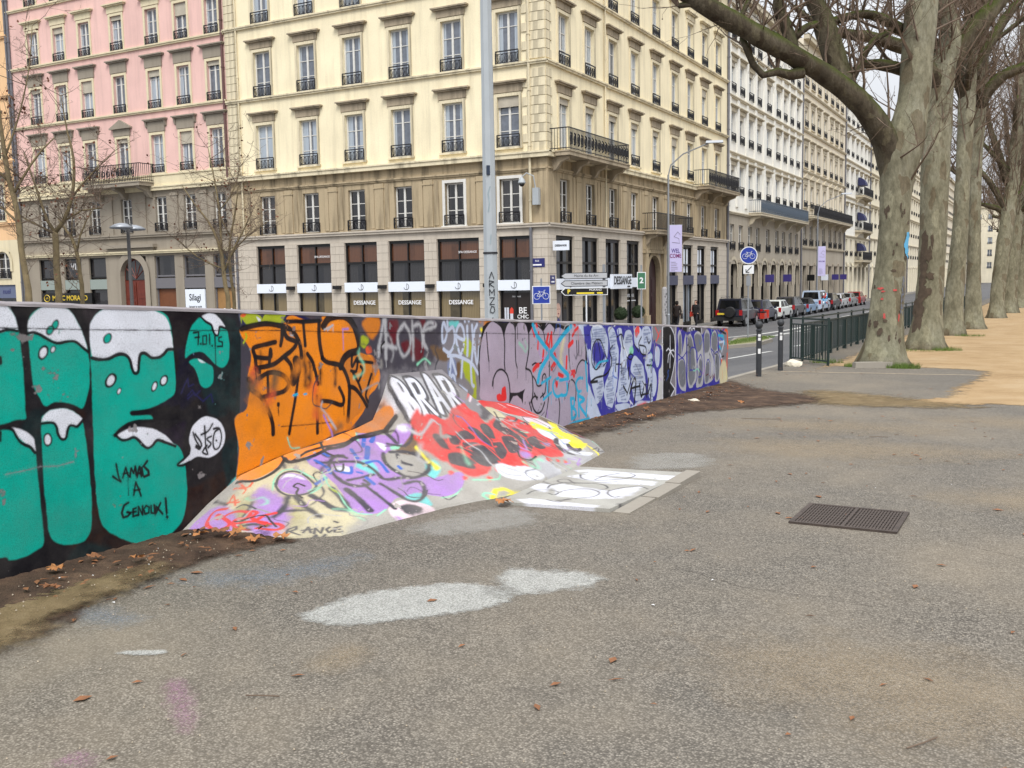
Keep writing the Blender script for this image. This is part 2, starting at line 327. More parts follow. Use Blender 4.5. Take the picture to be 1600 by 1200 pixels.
('F','dark',0,0.006,[5252,1427,6904,1327,8585,1217,8774,1071,8618,425,8408,-7,6913,-291,6047,-217,5125,-156,5144,237,5231,897,5254,1263]),
('F','lime',1,0.006,[5255,1377,5299,1402,5375,1399,5461,1368,5470,1321,5369,1310,5282,1307]),
('F','lime',1,0.006,[5492,1320,5507,1378,5599,1391,5721,1378,5718,1318]),
('F','white',1,0.006,[5417,1370,5460,1345,5447,1322,5432,1339]),
('F','orp',1,0.006,[5255,1380,5289,1402,5320,1389,5286,1368]),
('F','dkblue',0,0.006,[5270,1361,5325,1301,5266,1292]),
('F','dkblue',1,0.006,[5723,1318,5738,1365,5859,1365,6007,1330,5993,1306]),
('F','orange',1,0.006,[5256,1290,5380,1311,5548,1313,5687,1297,5759,1313,6134,1296,6160,1340,6337,1338,6486,1306,6592,1200,6627,1054,6553,978,6632,983,6794,987,6881,898,6912,784,6852,700,6729,625,6679,533,6479,407,6242,377,5923,322,5626,296,5360,245,5139,168,5144,237,5182,440,5152,653,5270,707,5317,832,5359,874,5304,936,5344,1049,5337,1142,5253,1244]),
('F','orange',1,0.006,[5749,1353,5810,1363,5907,1334,5943,1316,5760,1324]),
('F','orange2',1,0.006,[6411,919,6471,985,6588,1021,6734,992,6821,921,6879,852,6796,739,6728,600,6695,549,6559,493,6450,472,6467,790]),
('F','orange2',1,0.006,[6674,1266,6781,1325,6918,1305,6913,1209,6816,1123,6714,1183]),
('F','lime',1,0.006,[6637,1134,6727,1155,6770,1107,6692,1049]),
('F','orp',1,0.006,[6722,1056,6783,1070,6810,1013,6734,1001]),
('S','black',0.0422,1,0.004,[5265,1289,5336,1300,5435,1311,5548,1310,5674,1289,5756,1268,5838,1206,5882,1129,5895,1038]),
('S','black',0.0383,1,0.004,[5686,1279,5681,1207,5665,1144]),
('S','black',0.0383,1,0.004,[5707,1246,5740,1196,5835,1157,5807,1110,5708,1060,5599,1012,5495,997,5388,994]),
('S','black',0.0373,1,0.004,[5609,1171,5471,1157,5375,1140,5388,1076,5399,997,5425,964]),
('S','black',0.0334,1,0.004,[5388,1076,5544,1057,5553,1119,5536,1017]),
('S','black',0.0381,1,0.004,[5422,917,5503,945,5595,944,5687,908,5737,846,5680,795,5562,783,5458,775]),
('S','black',0.0294,1,0.004,[5513,924,5510,789]),
('S','black',0.0388,1,0.004,[5713,1043,5764,991,5784,923,5770,892]),
('S','black',0.0417,1,0.004,[5312,920,5343,886,5329,848,5435,774,5498,679,5537,577,5543,488]),
('S','black',0.0349,1,0.004,[5747,1317,5844,1316,5943,1308,6122,1308]),
('S','black',0.035,1,0.004,[5930,1308,5937,1217,5944,1125]),
('S','black',0.0448,1,0.004,[6121,1300,6115,1199,6123,1097,6144,1019]),
('S','black',0.0649,1,0.004,[6172,1264,6241,1320,6351,1337,6461,1324,6544,1272,6597,1189,6628,1089,6603,1037,6487,1019,6414,980,6376,922]),
('S','black',0.0417,1,0.004,[6144,1010,6208,971,6356,937,6423,883,6467,790,6476,700,6463,595,6442,464]),
('S','black',0.0356,1,0.004,[5966,1057,6025,986,6059,898,6080,811]),
('S','black',0.0783,1,0.004,[5826,1018,5846,934,5792,857]),
('S','black',0.0305,1,0.004,[5856,900,5825,787,5779,644,5720,462]),
('S','black',0.0342,1,0.004,[6061,711,6060,575,6051,422]),
('S','black',0.0369,1,0.004,[6111,671,6230,649,6365,607,6396,656,6346,750]),
('S','black',0.0381,1,0.004,[6472,750,6557,719,6654,627,6710,556]),
('S','black',0.0287,1,0.004,[6584,949,6701,935,6805,918]),
('S','black',0.0283,1,0.004,[6529,1007,6524,910,6600,975,6579,869,6508,875]),
('S','black',0.0285,1,0.004,[6535,855,6603,759,6643,682]),
('S','black',0.0286,1,0.004,[6640,900,6667,861,6604,777]),
('S','black',0.029,1,0.004,[6785,823,6735,727,6700,649,6727,591]),
('S','black',0.0307,1,0.035,[5935,968,5938,893,5926,818]),
('S','black',0.0276,1,0.035,[5863,1019,5869,982,5859,945]),
('S','black',0.0224,1,0.035,[5987,985,5991,921,5980,859]),
('S','black',0.0171,1,0.035,[6114,944,6118,876,6106,809]),
('S','black',0.0122,1,0.035,[5929,1077,5934,1026,5923,977]),
('S','black',0.0174,1,0.035,[6301,929,6305,859,6293,790]),
('S','black',0.0073,1,0.035,[5446,1119,5449,1064,5439,1010]),
('S','black',0.0337,1,0.035,[5980,864,5986,838,5977,813]),
('S','orange2',0.0665,1,0.06,[6461,439,6464,386]),
('S','brown',0.042,1,0.06,[5336,925,5336,864]),
('S','orp',0.059,1,0.06,[6019,784,6047,705]),
('S','orange2',0.0652,1,0.06,[5855,968,5828,923]),
('S','orange2',0.033,1,0.06,[5379,578,5353,545]),
('S','brown',0.0606,1,0.06,[5594,924,5567,831]),
('S','orp',0.0414,1,0.06,[5360,971,5389,879]),
('S','orange2',0.0394,1,0.06,[5712,888,5751,810]),
('S','orange2',0.0557,1,0.06,[5397,812,5332,759]),
('S','brown',0.0544,1,0.06,[6336,442,6256,386]),
('S','orp',0.0365,1,0.06,[5540,781,5488,721]),
('S','orange2',0.0614,1,0.06,[5430,729,5486,666]),
('S','orange2',0.05,1,0.06,[6070,699,6064,665]),
('S','brown',0.0432,1,0.06,[5403,916,5357,856]),
('S','orp',0.0424,1,0.06,[6073,659,6052,571]),
('S','orange2',0.0501,1,0.06,[6056,671,6103,582]),
('F','black',1,0.006,[5604,718,5630,711,5623,683,5598,691]),
('S','black',0.0059,0,0.004,[5612,689,5611,640]),
('S','lgrey',0.0156,0,0.004,[6183,1233,6292,1266,6223,1227]),
('S','purple',0.016,0,0.004,[6414,1226,6484,1226]),
('S','lgrey',0.0119,0,0.004,[5777,1214,5801,1208]),
('S','cyan',0.018,0,0.004,[5786,750,5829,754]),
('S','cyan',0.0122,0,0.004,[5909,745,5935,746]),
('S','lime',0.0112,0,0.004,[5300,1252,5310,1229,5275,1185]),
('F','grey',0,0.05,[6903,1316,8727,1205,8638,290,8223,21,6937,161,6928,726]),
('F','dark',1,0.06,[6706,1325,7855,1263,7925,1110,7838,897,7534,806,6919,844,6801,1021]),
('F','maroon',1,0.02,[7057,1250,7178,1276,7215,1204,7154,1059,7087,1063]),
('F','maroon',1,0.02,[7235,1053,7347,1078,7385,996,7286,971]),
('F','maroon',1,0.02,[7404,1090,7603,1030,7567,885,7396,931]),
('F','maroon',1,0.02,[7555,1251,7643,1256,7609,1160]),
('F','dark',1,0.02,[7637,1125,7848,1114,7768,1035]),
('F','lime',1,0.02,[8252,831,8487,768,8548,539,8524,398,8387,422,8313,686]),
('F','lime',1,0.02,[8328,1044,8462,992,8422,853,8305,897]),
('F','turq',1,0.02,[8056,1213,8218,1214,8216,1154,8070,1170]),
('F','yellow',1,0.02,[8642,1124,8713,1102,8658,1078]),
('F','orange2',1,0.02,[6679,1267,6793,1329,6918,1309,6925,1210,6819,1118,6712,1206]),
('F','lime',1,0.02,[6673,1156,6769,1113,6691,1051,6645,1091]),
('F','brown',1,0.02,[7721,1005,7903,968,8057,864,7929,840,7777,902]),
('F','brown',1,0.02,[8168,803,8250,796,8228,659,8162,665]),
('F','steel',1,0.02,[8007,816,8153,839,8162,665,8046,625]),
('F','grey',1,0.02,[8176,612,8311,651,8494,500,8369,424,8189,524]),
('S','lgrey',0.0337,1,0.02,[6994,1299,6963,1201,6919,1089,6893,969]),
('S','lgrey',0.034,1,0.02,[7008,1306,7011,1122,7002,945]),
('S','lgrey',0.0341,1,0.02,[6904,1052,7034,1051,7165,1019]),
('S','lgrey',0.0315,1,0.02,[7299,1231,7200,1157,7194,1048,7271,940,7371,997,7391,1115,7312,1222]),
('S','lgrey',0.032,1,0.02,[7426,1249,7433,1097,7430,904]),
('S','lgrey',0.0323,1,0.02,[7438,1201,7539,1212,7578,1129,7588,1030]),
('S','lgrey',0.0327,1,0.02,[7639,1158,7805,1183,7791,1208,7686,1221,7609,1160,7604,1046,7660,985]),
('S','ice',0.0352,1,0.006,[8026,1240,8021,1138,7977,1039,7930,1034,7927,1151,7961,1209,8021,1130,8118,1159,8155,1071,8126,970,8043,916,7950,956]),
('S','ice',0.036,1,0.006,[8179,1070,8327,1026,8315,1132,8250,1178,8189,1112,8192,991,8254,883,8316,975]),
('S','ice',0.0364,1,0.006,[8392,1154,8394,1014,8379,865]),
('S','ice',0.0362,1,0.006,[8343,1209,8348,1204]),
('S','ice',0.0364,1,0.006,[8420,1214,8425,1209]),
('S','ice',0.0367,1,0.006,[8486,1158,8496,990,8463,806]),
('S','ice',0.037,1,0.006,[8582,1162,8516,1050,8566,771,8639,1043]),
('S','ice',0.0363,1,0.006,[8026,887,8204,870,8453,780,8588,661]),
('S','ice',0.0355,1,0.006,[8073,862,8040,677]),
('S','ice',0.0357,1,0.006,[8089,853,8163,700]),
('S','ice',0.0357,1,0.006,[8046,616,8081,690,8129,668,8143,606]),
('S','ice',0.0362,1,0.006,[8285,820,8261,656]),
('S','ice',0.0369,1,0.006,[8444,781,8454,584,8495,544]),
('S','ice',0.0364,1,0.006,[8224,572,8356,506]),
('F','black',0,0.006,[8701,1137,8786,1174,8935,1189,9154,1163,9289,1162,9451,1144,9666,1151,9761,1085,9861,1103,10118,1114,10384,1102,10660,1041,10950,1076,11190,1027,11310,894,11303,562,11395,452,11354,15,11194,-171,10627,-219,9828,35,8650,370,8590,657,8610,914]),
('F','lav',1,0.006,[8624,737,8641,912,8720,1073,8849,1166,8957,1182,9053,1141,9117,1063,9147,985,9172,1060,9231,1132,9300,1156,9369,1137,9406,1080,9426,1123,9509,1141,9593,1132,9664,1090,9710,1008,9760,1040,9861,1103,9962,1098,10063,1024,10102,1033,10170,1106,10276,1101,10355,1044,10382,1031,10519,1036,10658,992,10744,988,10832,1057,10950,1070,11098,1032,11203,926,11245,758,11257,604,11348,456,11340,82,11289,-80,11163,-180,10801,-206,10571,-174,10084,-22,9730,117,9235,280,8661,379,8626,550]),
('S','black',0.0194,1,0.004,[8935,1183,9085,1118,9148,1007,9162,898,9149,736,9157,649]),
('S','black',0.0174,1,0.004,[8772,1071,8787,934,8813,774]),
('S','black',0.0184,1,0.004,[9415,1124,9403,992,9395,750,9434,652]),
('S','black',0.0182,1,0.004,[9300,1151,9368,1126,9405,1058]),
('S','black',0.0235,1,0.004,[9722,1008,9717,849,9676,728,9636,629]),
('S','black',0.0225,1,0.004,[8877,509,8902,586,8980,654,9091,660,9189,602,9243,510,9258,409,9246,289]),
('S','black',0.0238,1,0.004,[9636,624,9745,586,9792,501,9801,374,9785,272,9746,230]),
('S','black',0.0177,1,0.004,[9912,1100,10063,1024,10112,928,10148,808]),
('S','black',0.018,1,0.004,[10089,1034,10223,1103,10328,1069,10382,1031,10353,973]),
('S','black',0.0183,1,0.004,[10382,1031,10492,1049,10630,1012]),
('S','black',0.0181,1,0.004,[10223,650,10218,484,10198,273,10154,111,10097,0]),
('S','black',0.0214,1,0.004,[10786,949,10768,790,10777,605,10803,454]),
('S','black',0.022,1,0.004,[10965,452,11027,547,11149,600,11303,550,11365,493]),
('S','black',0.0191,1,0.004,[10989,850,11000,675]),
('S','black',0.0191,1,0.004,[11049,847,11051,696]),
('S','black',0.0216,1,0.004,[10725,264,10757,360,10845,382,10932,330,10960,239,10942,115]),
('S','black',0.0211,1,0.004,[10468,194,10493,82,10460,-109]),
('S','black',0.0202,1,0.004,[9805,523,9867,471,9915,402,10018,409,10047,500,10113,518,10136,421,10107,306]),
('S','black',0.02,1,0.004,[9797,650,9873,666,9948,649,10026,660]),
('S','black',0.0224,1,0.004,[9759,252,9836,289,9911,269]),
('S','black',0.0201,1,0.004,[9837,324,9898,248]),
('S','black',0.0203,1,0.004,[9988,261,10093,296]),
('S','black',0.0204,1,0.004,[10041,302,10066,252]),
('S','black',0.0242,1,0.004,[9771,239,9806,154,9906,89,10009,106,10090,190]),
('S','black',0.0199,1,0.004,[9709,235,9756,137]),
('S','black',0.0175,1,0.004,[10923,-59,10876,-154]),
('F','black',0,0.006,[9257,398,9354,382,9471,375,9616,399,9566,342,9550,231,9516,291,9423,347,9329,346,9253,288]),
('F','black',0,0.006,[9087,1150,9221,1155,9161,1049]),
('F','black',0,0.006,[9380,1142,9474,1143,9421,1090]),
('F','black',0,0.006,[9617,1148,9837,1127,9760,1051,9730,1019]),
('F','black',0,0.006,[10329,1098,10575,1057,10382,1031]),
('F','red',1,0.006,[8979,342,8960,398,9026,412,9059,398,9083,461,9151,475,9172,429,9173,331,9078,320]),
('S','red',0.0318,0,0.004,[9900,1124,9924,1077]),
('S','red',0.0395,0,0.004,[9810,1060,9857,977]),
('S','red',0.032,0,0.004,[9960,1006,9941,823]),
('S','red',0.0489,0,0.004,[10205,969,10163,878,10228,827]),
('S','red',0.0411,0,0.004,[10299,987,10295,822]),
('S','red',0.0327,0,0.004,[10271,954,10228,827]),
('S','red',0.0405,0,0.004,[10082,790,10052,675]),
('S','red',0.056,0,0.004,[9820,590,9897,630,9948,637]),
('S','red',0.0663,0,0.004,[10373,721,10398,636,10287,573]),
('S','red',0.0431,0,0.004,[10873,919,10948,977,11038,1010]),
('S','red',0.0599,0,0.004,[10768,803,10871,845]),
('S','red',0.0425,0,0.004,[10707,672,10689,538]),
('S','red',0.0691,0,0.004,[10788,468,10920,468,10905,432]),
('S','red',0.0505,0,0.004,[10476,484,10587,450]),
('S','red',0.043,0,0.004,[10920,1065,10949,1039]),
('S','cream',0.0757,1,0.05,[10627,885,10538,721,10563,574]),
('F','red',1,0.006,[10364,417,10419,417,10451,378,10417,321]),
('S','cyan',0.0573,1,0.004,[9824,1104,9908,986,10110,846,10318,713,10534,564,10744,447]),
('S','cyan',0.0659,1,0.004,[10832,1032,10600,935,10376,817,10157,690,9998,575,9930,453]),
('S','cyan',0.0327,1,0.004,[10019,421,10257,469]),
('S','cyan',0.0328,1,0.004,[10163,442,10172,299]),
('S','cyan',0.0329,1,0.004,[10065,228,10266,289]),
('S','cyan',0.0376,1,0.004,[10461,437,10337,413,10320,307,10414,225,10553,233]),
('S','cyan',0.0383,1,0.004,[10502,409,10743,404,10700,414,10696,230,10553,221]),
('S','cyan',0.0395,1,0.004,[11160,371,11053,381,10962,327,11019,220,11110,217]),
('S','cyan',0.0401,1,0.004,[11257,566,11269,412,11295,203,11328,277,11395,452]),
('S','cyan',0.052,1,0.004,[10810,155,10833,-97]),
('S','cyan',0.0435,1,0.004,[10809,143,10898,145,10896,58,10822,42,10924,4,10952,-75,10847,-99]),
('S','cyan',0.0439,1,0.004,[11018,182,11042,-87]),
('S','cyan',0.0443,1,0.004,[11018,170,11200,98,11061,51,11257,-115]),
('S','cyan',0.0449,1,0.004,[11257,-102,11325,110,11351,-127]),
('S','cyan',0.0543,1,0.004,[11420,86,11446,-166]),
('S','cyan',0.0547,1,0.004,[11437,175,11597,79,11450,30,11675,-169]),
('S','cyan',0.0621,1,0.004,[10743,-185,10920,-166,11225,-175,11608,-187]),
('S','cyan',0.0547,1,0.004,[11555,437,11753,473]),
('S','cyan',0.0455,1,0.004,[11423,242,11585,264,11715,212]),
('S','cyan',0.0449,1,0.004,[11394,400,11358,197]),
('F','ice',0,0.02,[11034,1051,13876,931,14072,580,13950,-259,13121,-201,12633,-269,11655,-215,11450,-223,11283,-85,11351,485,11247,836]),
('F','navy',0,0.015,[11196,1020,11419,1044,11887,999,12195,996,12921,962,13607,903,13681,633,14032,597,14071,306,13951,207,13832,-190,13487,-191,13121,-135,12736,-193,12240,-194,11745,-191,11657,-85,11319,304,11328,694,11233,837]),
('F','ice',1,0.006,[11328,694,11398,712,11467,591,11380,529]),
('F','ice',1,0.006,[11429,825,11417,941,11533,1016,11767,1005,11915,902,12004,754,11970,576,11877,440,11814,326,11841,145,11779,68,11600,-7,11515,121,11378,437,11426,676]),
('F','ice',1,0.006,[11977,935,12101,965,12225,898,12286,748,12349,621,12313,403,12278,160,12179,-26,12083,-125,11929,-82,11840,85,11873,225,12029,379,12065,666]),
('F','ice',1,0.006,[12289,906,12450,923,12513,758,12598,878,12783,880,12884,748,12813,588,12677,522,12641,374,12774,160,12703,-87,12436,-81,12275,-25,12344,277,12380,545,12447,676]),
('F','ice',1,0.006,[12920,873,13060,930,13202,871,13237,740,13238,882,13458,911,13607,811,13605,625,13492,526,13271,503,13128,592,12953,680]),
('F','ice',1,0.006,[12916,517,13127,449,13306,317,13378,126,13340,-81,13121,-135,12910,-85,12809,156,12777,363]),
('F','ice',1,0.006,[13381,469,13605,505,13718,389,13756,252,13833,109,13793,-104,13639,-182,13488,-98,13453,172,13343,340]),
('F','ice',1,0.006,[13758,574,13874,580,13952,466,13912,320,13795,289,13738,442]),
('F','ice',1,0.006,[12242,-95,12669,-121,12702,-189,12435,-206,12273,-161]),
('S','steel',0.0154,0,0.012,[11493,955,11890,951]),
('S','steel',0.0155,0,0.012,[11522,919,11904,928]),
('S','steel',0.0154,0,0.012,[11449,904,11912,889]),
('S','steel',0.0154,0,0.012,[11500,875,11853,858]),
('S','steel',0.0154,0,0.012,[11446,841,11890,830]),
('S','steel',0.0154,0,0.012,[11467,807,11873,808]),
('S','steel',0.0155,0,0.012,[11489,773,11885,774]),
('S','steel',0.0154,0,0.012,[11475,741,11824,734]),
('S','steel',0.0155,0,0.012,[11519,710,11877,716]),
('S','steel',0.0155,0,0.012,[11497,688,11878,682]),
('S','steel',0.0155,0,0.012,[11475,661,11886,648]),
('S','steel',0.0155,0,0.012,[11478,622,11857,620]),
('S','steel',0.0155,0,0.012,[11463,602,11891,589]),
('S','steel',0.0155,0,0.012,[11482,579,11865,555]),
('S','steel',0.0155,0,0.012,[11498,532,11846,516]),
('S','steel',0.0155,0,0.012,[11469,506,11877,486]),
('S','steel',0.0155,0,0.012,[11464,482,11902,462]),
('S','steel',0.016,0,0.012,[12128,885,12222,881]),
('S','steel',0.016,0,0.012,[12104,849,12231,866]),
('S','steel',0.016,0,0.012,[12043,828,12273,831]),
('S','steel',0.016,0,0.012,[12048,788,12269,775]),
('S','steel',0.016,0,0.012,[12098,754,12219,766]),
('S','steel',0.016,0,0.012,[12121,714,12217,729]),
('S','steel',0.016,0,0.012,[12112,685,12222,684]),
('S','steel',0.016,0,0.012,[12093,664,12232,673]),
('S','steel',0.016,0,0.012,[12051,627,12209,620]),
('S','steel',0.0161,0,0.012,[12112,596,12275,597]),
('S','steel',0.016,0,0.012,[12118,558,12237,569]),
('S','steel',0.016,0,0.012,[12052,546,12276,522]),
('S','steel',0.016,0,0.012,[12091,513,12243,517]),
('S','steel',0.016,0,0.012,[12050,470,12220,475]),
('S','steel',0.016,0,0.012,[12055,440,12190,447]),
('S','steel',0.0164,0,0.012,[12352,398,12633,361]),
('S','steel',0.0165,0,0.012,[12397,343,12624,350]),
('S','steel',0.0165,0,0.012,[12411,308,12607,325]),
('S','steel',0.0165,0,0.012,[12428,289,12566,294]),
('S','steel',0.0165,0,0.012,[12411,244,12567,255]),
('S','steel',0.0165,0,0.012,[12414,229,12608,216]),
('S','steel',0.0165,0,0.012,[12428,195,12551,178]),
('S','steel',0.0165,0,0.012,[12437,157,12618,155]),
('S','steel',0.0165,0,0.012,[12422,111,12568,120]),
('S','steel',0.0165,0,0.012,[12369,87,12551,101]),
('S','steel',0.0165,0,0.012,[12361,56,12552,62]),
('S','steel',0.0165,0,0.012,[12367,33,12583,32]),
('S','steel',0.0165,0,0.012,[12421,-8,12559,-2]),
('S','steel',0.0166,0,0.012,[12433,-47,12601,-61]),
('S','steel',0.016,0,0.012,[11969,292,12180,305]),
('S','steel',0.016,0,0.012,[11972,273,12135,275]),
('S','steel',0.016,0,0.012,[11993,235,12105,248]),
('S','steel',0.016,0,0.012,[11947,219,12099,206]),
('S','steel',0.016,0,0.012,[11909,191,12131,182]),
('S','steel',0.016,0,0.012,[11919,150,12134,135]),
('S','steel',0.016,0,0.012,[11958,116,12123,117]),
('S','steel',0.016,0,0.012,[11926,78,12166,79]),
('S','steel',0.016,0,0.012,[11923,54,12180,51]),
('S','steel',0.016,0,0.012,[11942,28,12115,4]),
('S','steel',0.016,0,0.012,[11952,-17,12142,-9]),
('S','steel',0.016,0,0.012,[11939,-39,12122,-41]),
('S','steel',0.0156,0,0.012,[11625,266,11789,272]),
('S','steel',0.0157,0,0.012,[11687,242,11799,232]),
('S','steel',0.0157,0,0.012,[11654,207,11808,208]),
('S','steel',0.0156,0,0.012,[11604,190,11748,193]),
('S','steel',0.0156,0,0.012,[11629,139,11724,153]),
('S','steel',0.0157,0,0.012,[11667,113,11768,106]),
('S','steel',0.0157,0,0.012,[11617,83,11806,71]),
('S','steel',0.0157,0,0.012,[11661,56,11749,58]),
('S','steel',0.0157,0,0.012,[11670,32,11763,13]),
('S','steel',0.0171,0,0.012,[12942,394,13243,362]),
('S','steel',0.017,0,0.012,[12881,370,13192,348]),
('S','steel',0.0171,0,0.012,[12921,323,13215,312]),
('S','steel',0.017,0,0.012,[12875,283,13197,268]),
('S','steel',0.0171,0,0.012,[12937,260,13169,234]),
('S','steel',0.0171,0,0.012,[12896,223,13256,195]),
('S','steel',0.0171,0,0.012,[12861,194,13255,183]),
('S','steel',0.0171,0,0.012,[12906,157,13195,132]),
('S','steel',0.0171,0,0.012,[12945,130,13199,105]),
('S','steel',0.0171,0,0.012,[12910,89,13207,61]),
('S','steel',0.0171,0,0.012,[12889,58,13192,53]),
('S','steel',0.0171,0,0.012,[12887,36,13252,15]),
('S','steel',0.0171,0,0.012,[12863,2,13211,-32]),
('S','steel',0.0171,0,0.012,[12927,-45,13170,-56]),
('S','steel',0.0177,0,0.012,[13574,146,13722,154]),
('S','steel',0.0178,0,0.012,[13595,103,13777,105]),
('S','steel',0.0178,0,0.012,[13602,87,13759,65]),
('S','steel',0.0177,0,0.012,[13493,45,13727,33]),
('S','steel',0.0178,0,0.012,[13551,-1,13754,1]),
('S','steel',0.0177,0,0.012,[13494,-20,13745,-47]),
('S','steel',0.0178,0,0.012,[13595,-54,13789,-59]),
('S','steel',0.0177,0,0.012,[13510,-95,13730,-101]),
('S','steel',0.0178,0,0.012,[13540,-114,13747,-153]),
('S','steel',0.0166,0,0.012,[12662,823,12830,815]),
('S','steel',0.0166,0,0.012,[12622,791,12829,800]),
('S','steel',0.0166,0,0.012,[12614,765,12847,756]),
('S','steel',0.0166,0,0.012,[12596,728,12786,726]),
('S','steel',0.0173,0,0.012,[13306,858,13484,860]),
('S','steel',0.0173,0,0.012,[13290,809,13567,806]),
('S','steel',0.0173,0,0.012,[13305,788,13459,792]),
('S','steel',0.0173,0,0.012,[13351,751,13466,748]),
('S','steel',0.0173,0,0.012,[13325,727,13527,717]),
('S','steel',0.0173,0,0.012,[13304,683,13544,682]),
('S','steel',0.0176,0,0.012,[13513,414,13633,415]),
('S','steel',0.0176,0,0.012,[13501,387,13618,394]),
('S','steel',0.0176,0,0.012,[13536,335,13612,353]),
('F','navy',1,0.03,[11484,729,11645,800,11821,683,11879,571,11669,505,11495,566]),
('F','mint',1,0.02,[12746,643,12849,662,12882,570,12745,555]),
('F','red2',1,0.02,[12955,884,13096,941,13130,849,12989,780]),
('S','black',0.02,1,0.004,[11602,826,11470,730,11452,546,11580,442,11758,521,11850,657,11733,806,11602,826]),
('S','black',0.0182,1,0.004,[11645,812,11715,631,11697,456]),
('S','black',0.0181,1,0.004,[11557,759,11523,517]),
('S','black',0.0278,1,0.004,[12128,710,12033,644,12109,541,12061,424,11875,345,11577,337,11404,296]),
('S','black',0.0185,1,0.004,[11817,469,11939,531,11880,631]),
('S','black',0.0362,1,0.004,[11418,294,11620,286]),
('S','black',0.0228,1,0.004,[12251,543,12233,361]),
('S','black',0.023,1,0.004,[12250,457,12443,429,12442,317]),
('S','black',0.0231,1,0.004,[12449,824,12512,672,12578,642]),
('S','black',0.0229,1,0.004,[12287,821,12449,849,12514,783]),
('S','black',0.0196,1,0.004,[12643,525,12778,477,12882,520,12779,553,12677,522,12709,406,12810,245]),
('S','black',0.0242,1,0.004,[13201,768,13093,671,13199,535,13381,508,13363,614,13129,656]),
('S','black',0.0246,1,0.004,[13420,755,13493,659,13568,694]),
('S','black',0.0203,1,0.004,[13272,581,13270,373]),
('S','black',0.0239,1,0.004,[12918,683,13092,568]),
('S','black',0.0294,1,0.004,[12692,370,12707,217]),
('S','black',0.0398,1,0.004,[12739,11,12913,197,12982,113,12909,-162]),
('S','black',0.03,1,0.004,[12773,71,13123,73]),
('S','black',0.0357,1,0.004,[13124,99,13194,-91,13341,77,13413,-116]),
('S','black',0.0363,1,0.004,[13490,142,13451,-67,13602,51,13563,-186]),
('S','black',0.0308,1,0.004,[13194,-65,13488,-71]),
('S','black',0.0293,1,0.004,[12505,136,12637,34]),
('S','black',0.0269,1,0.004,[13417,347,13718,322,13604,412,13603,225]),
('S','black',0.0246,1,0.004,[12844,229,12774,160,12637,-3]),
('S','navy',0.0217,1,0.004,[12744,454,12776,312,12913,223]),
('S','navy',0.0224,1,0.004,[13091,478,13270,373,13342,209,13378,100]),
('S','navy',0.0218,1,0.004,[12850,788,12918,657,13092,491]),
('S','navy',0.0204,1,0.004,[11932,985,12005,790,11955,553]),
('S','navy',0.021,1,0.004,[12321,954,12381,644,12344,277,12210,-55]),
('S','navy',0.0206,1,0.004,[11811,124,11838,-35,12083,-125]),
('S','white',0.0198,1,0.004,[11391,1034,11533,1004,11649,1010,11766,981]),
('S','white',0.0212,1,0.004,[12195,972,12354,1001,12852,978,12920,886]),
('S','white',0.0212,1,0.004,[12447,664,12476,438]),
('S','white',0.0213,1,0.004,[12545,682,12677,535]),
('S','white',0.021,1,0.004,[12211,-30,12276,61]),
('S','white',0.0218,1,0.004,[12737,-91,12840,-154]),
('S','white',0.0225,1,0.004,[13304,107,13340,-15]),
('S','white',0.0215,1,0.004,[12240,-182,12633,-269,12771,-120]),
('F','red2',1,0.03,[13050,-192,13413,-196,13412,-275,13085,-261]),
('F','grey',0,0.02,[13645,875,14073,908,14072,580,13874,607,13720,684]),
('S','red2',0.0209,0,0.004,[13683,846,13875,783,14032,801]),
('S','red2',0.021,0,0.004,[13758,709,13993,763,13874,648]),
('S','red2',0.0209,0,0.004,[13798,867,13836,677]),
('S','cyan',0.0275,1,0.004,[11565,467,11699,526,11970,528]),
('F','grey',0,0.006,[14085,898,17764,676,17788,-365,14824,-475,14082,-482]),
('F','pale',0,0.01,[13672,915,14105,894,14102,-315,13666,-286]),
('F','grey',0,0.01,[13672,915,14071,896,14070,605,13868,629,13671,665]),
('S','red2',0.0188,0,0.004,[13770,876,13935,741,13802,668]),
('S','red2',0.0158,0,0.004,[14003,818,13868,733]),
('F','navy',1,0.01,[13671,631,13868,629,14036,584,14087,463,14035,280,13933,219,13899,-11,13798,-209,13666,-228]),
('F','ice',1,0.006,[13802,588,13935,567,13968,472,13934,312,13833,286,13751,442]),
('F','ice',1,0.006,[13669,265,13767,234,13833,112,13799,-70,13667,-125]),
('F','black',0,0.006,[14105,871,14347,873,14489,828,14615,714,14652,543,14634,326,14562,163,14436,-6,14635,-123,14490,-204,14347,-284,14119,-293]),
('S','white',0.0196,0,0.004,[14095,-302,14091,871,14347,880,14489,834,14626,713,14670,517,14652,325,14569,163,14446,-7,14653,-131,14490,-210,14364,-292]),
('S','white',0.0195,0,0.004,[14425,718,14436,533,14425,223]),
('S','white',0.0196,0,0.004,[14260,498,14347,527,14436,479,14579,487,14616,461]),
('S','white',0.0195,0,0.004,[14436,474,14347,420,14329,315]),
('S','white',0.0197,0,0.004,[14436,474,14525,419,14590,378]),
('F','black',0,0.006,[14725,840,15235,822,15236,728,14725,683]),
('F','black',0,0.006,[15313,818,15964,780,15966,611,15472,690]),
('S','white',0.0199,0,0.004,[14692,866,14694,-288]),
('S','white',0.0173,0,0.004,[14692,866,15964,786,16050,632]),
('S','white',0.0183,0,0.004,[15353,722,15353,785,15432,793,15472,741]),
('S','white',0.0185,0,0.004,[15532,725,15532,775,15633,770,15633,719]),
('F','navy',1,0.012,[14725,780,14929,788,15197,730,15393,732,15715,728,16050,645,16307,736,16755,700,16941,609,17040,288,17098,-256,16320,-259,15724,-263,14783,-224,14727,-96]),
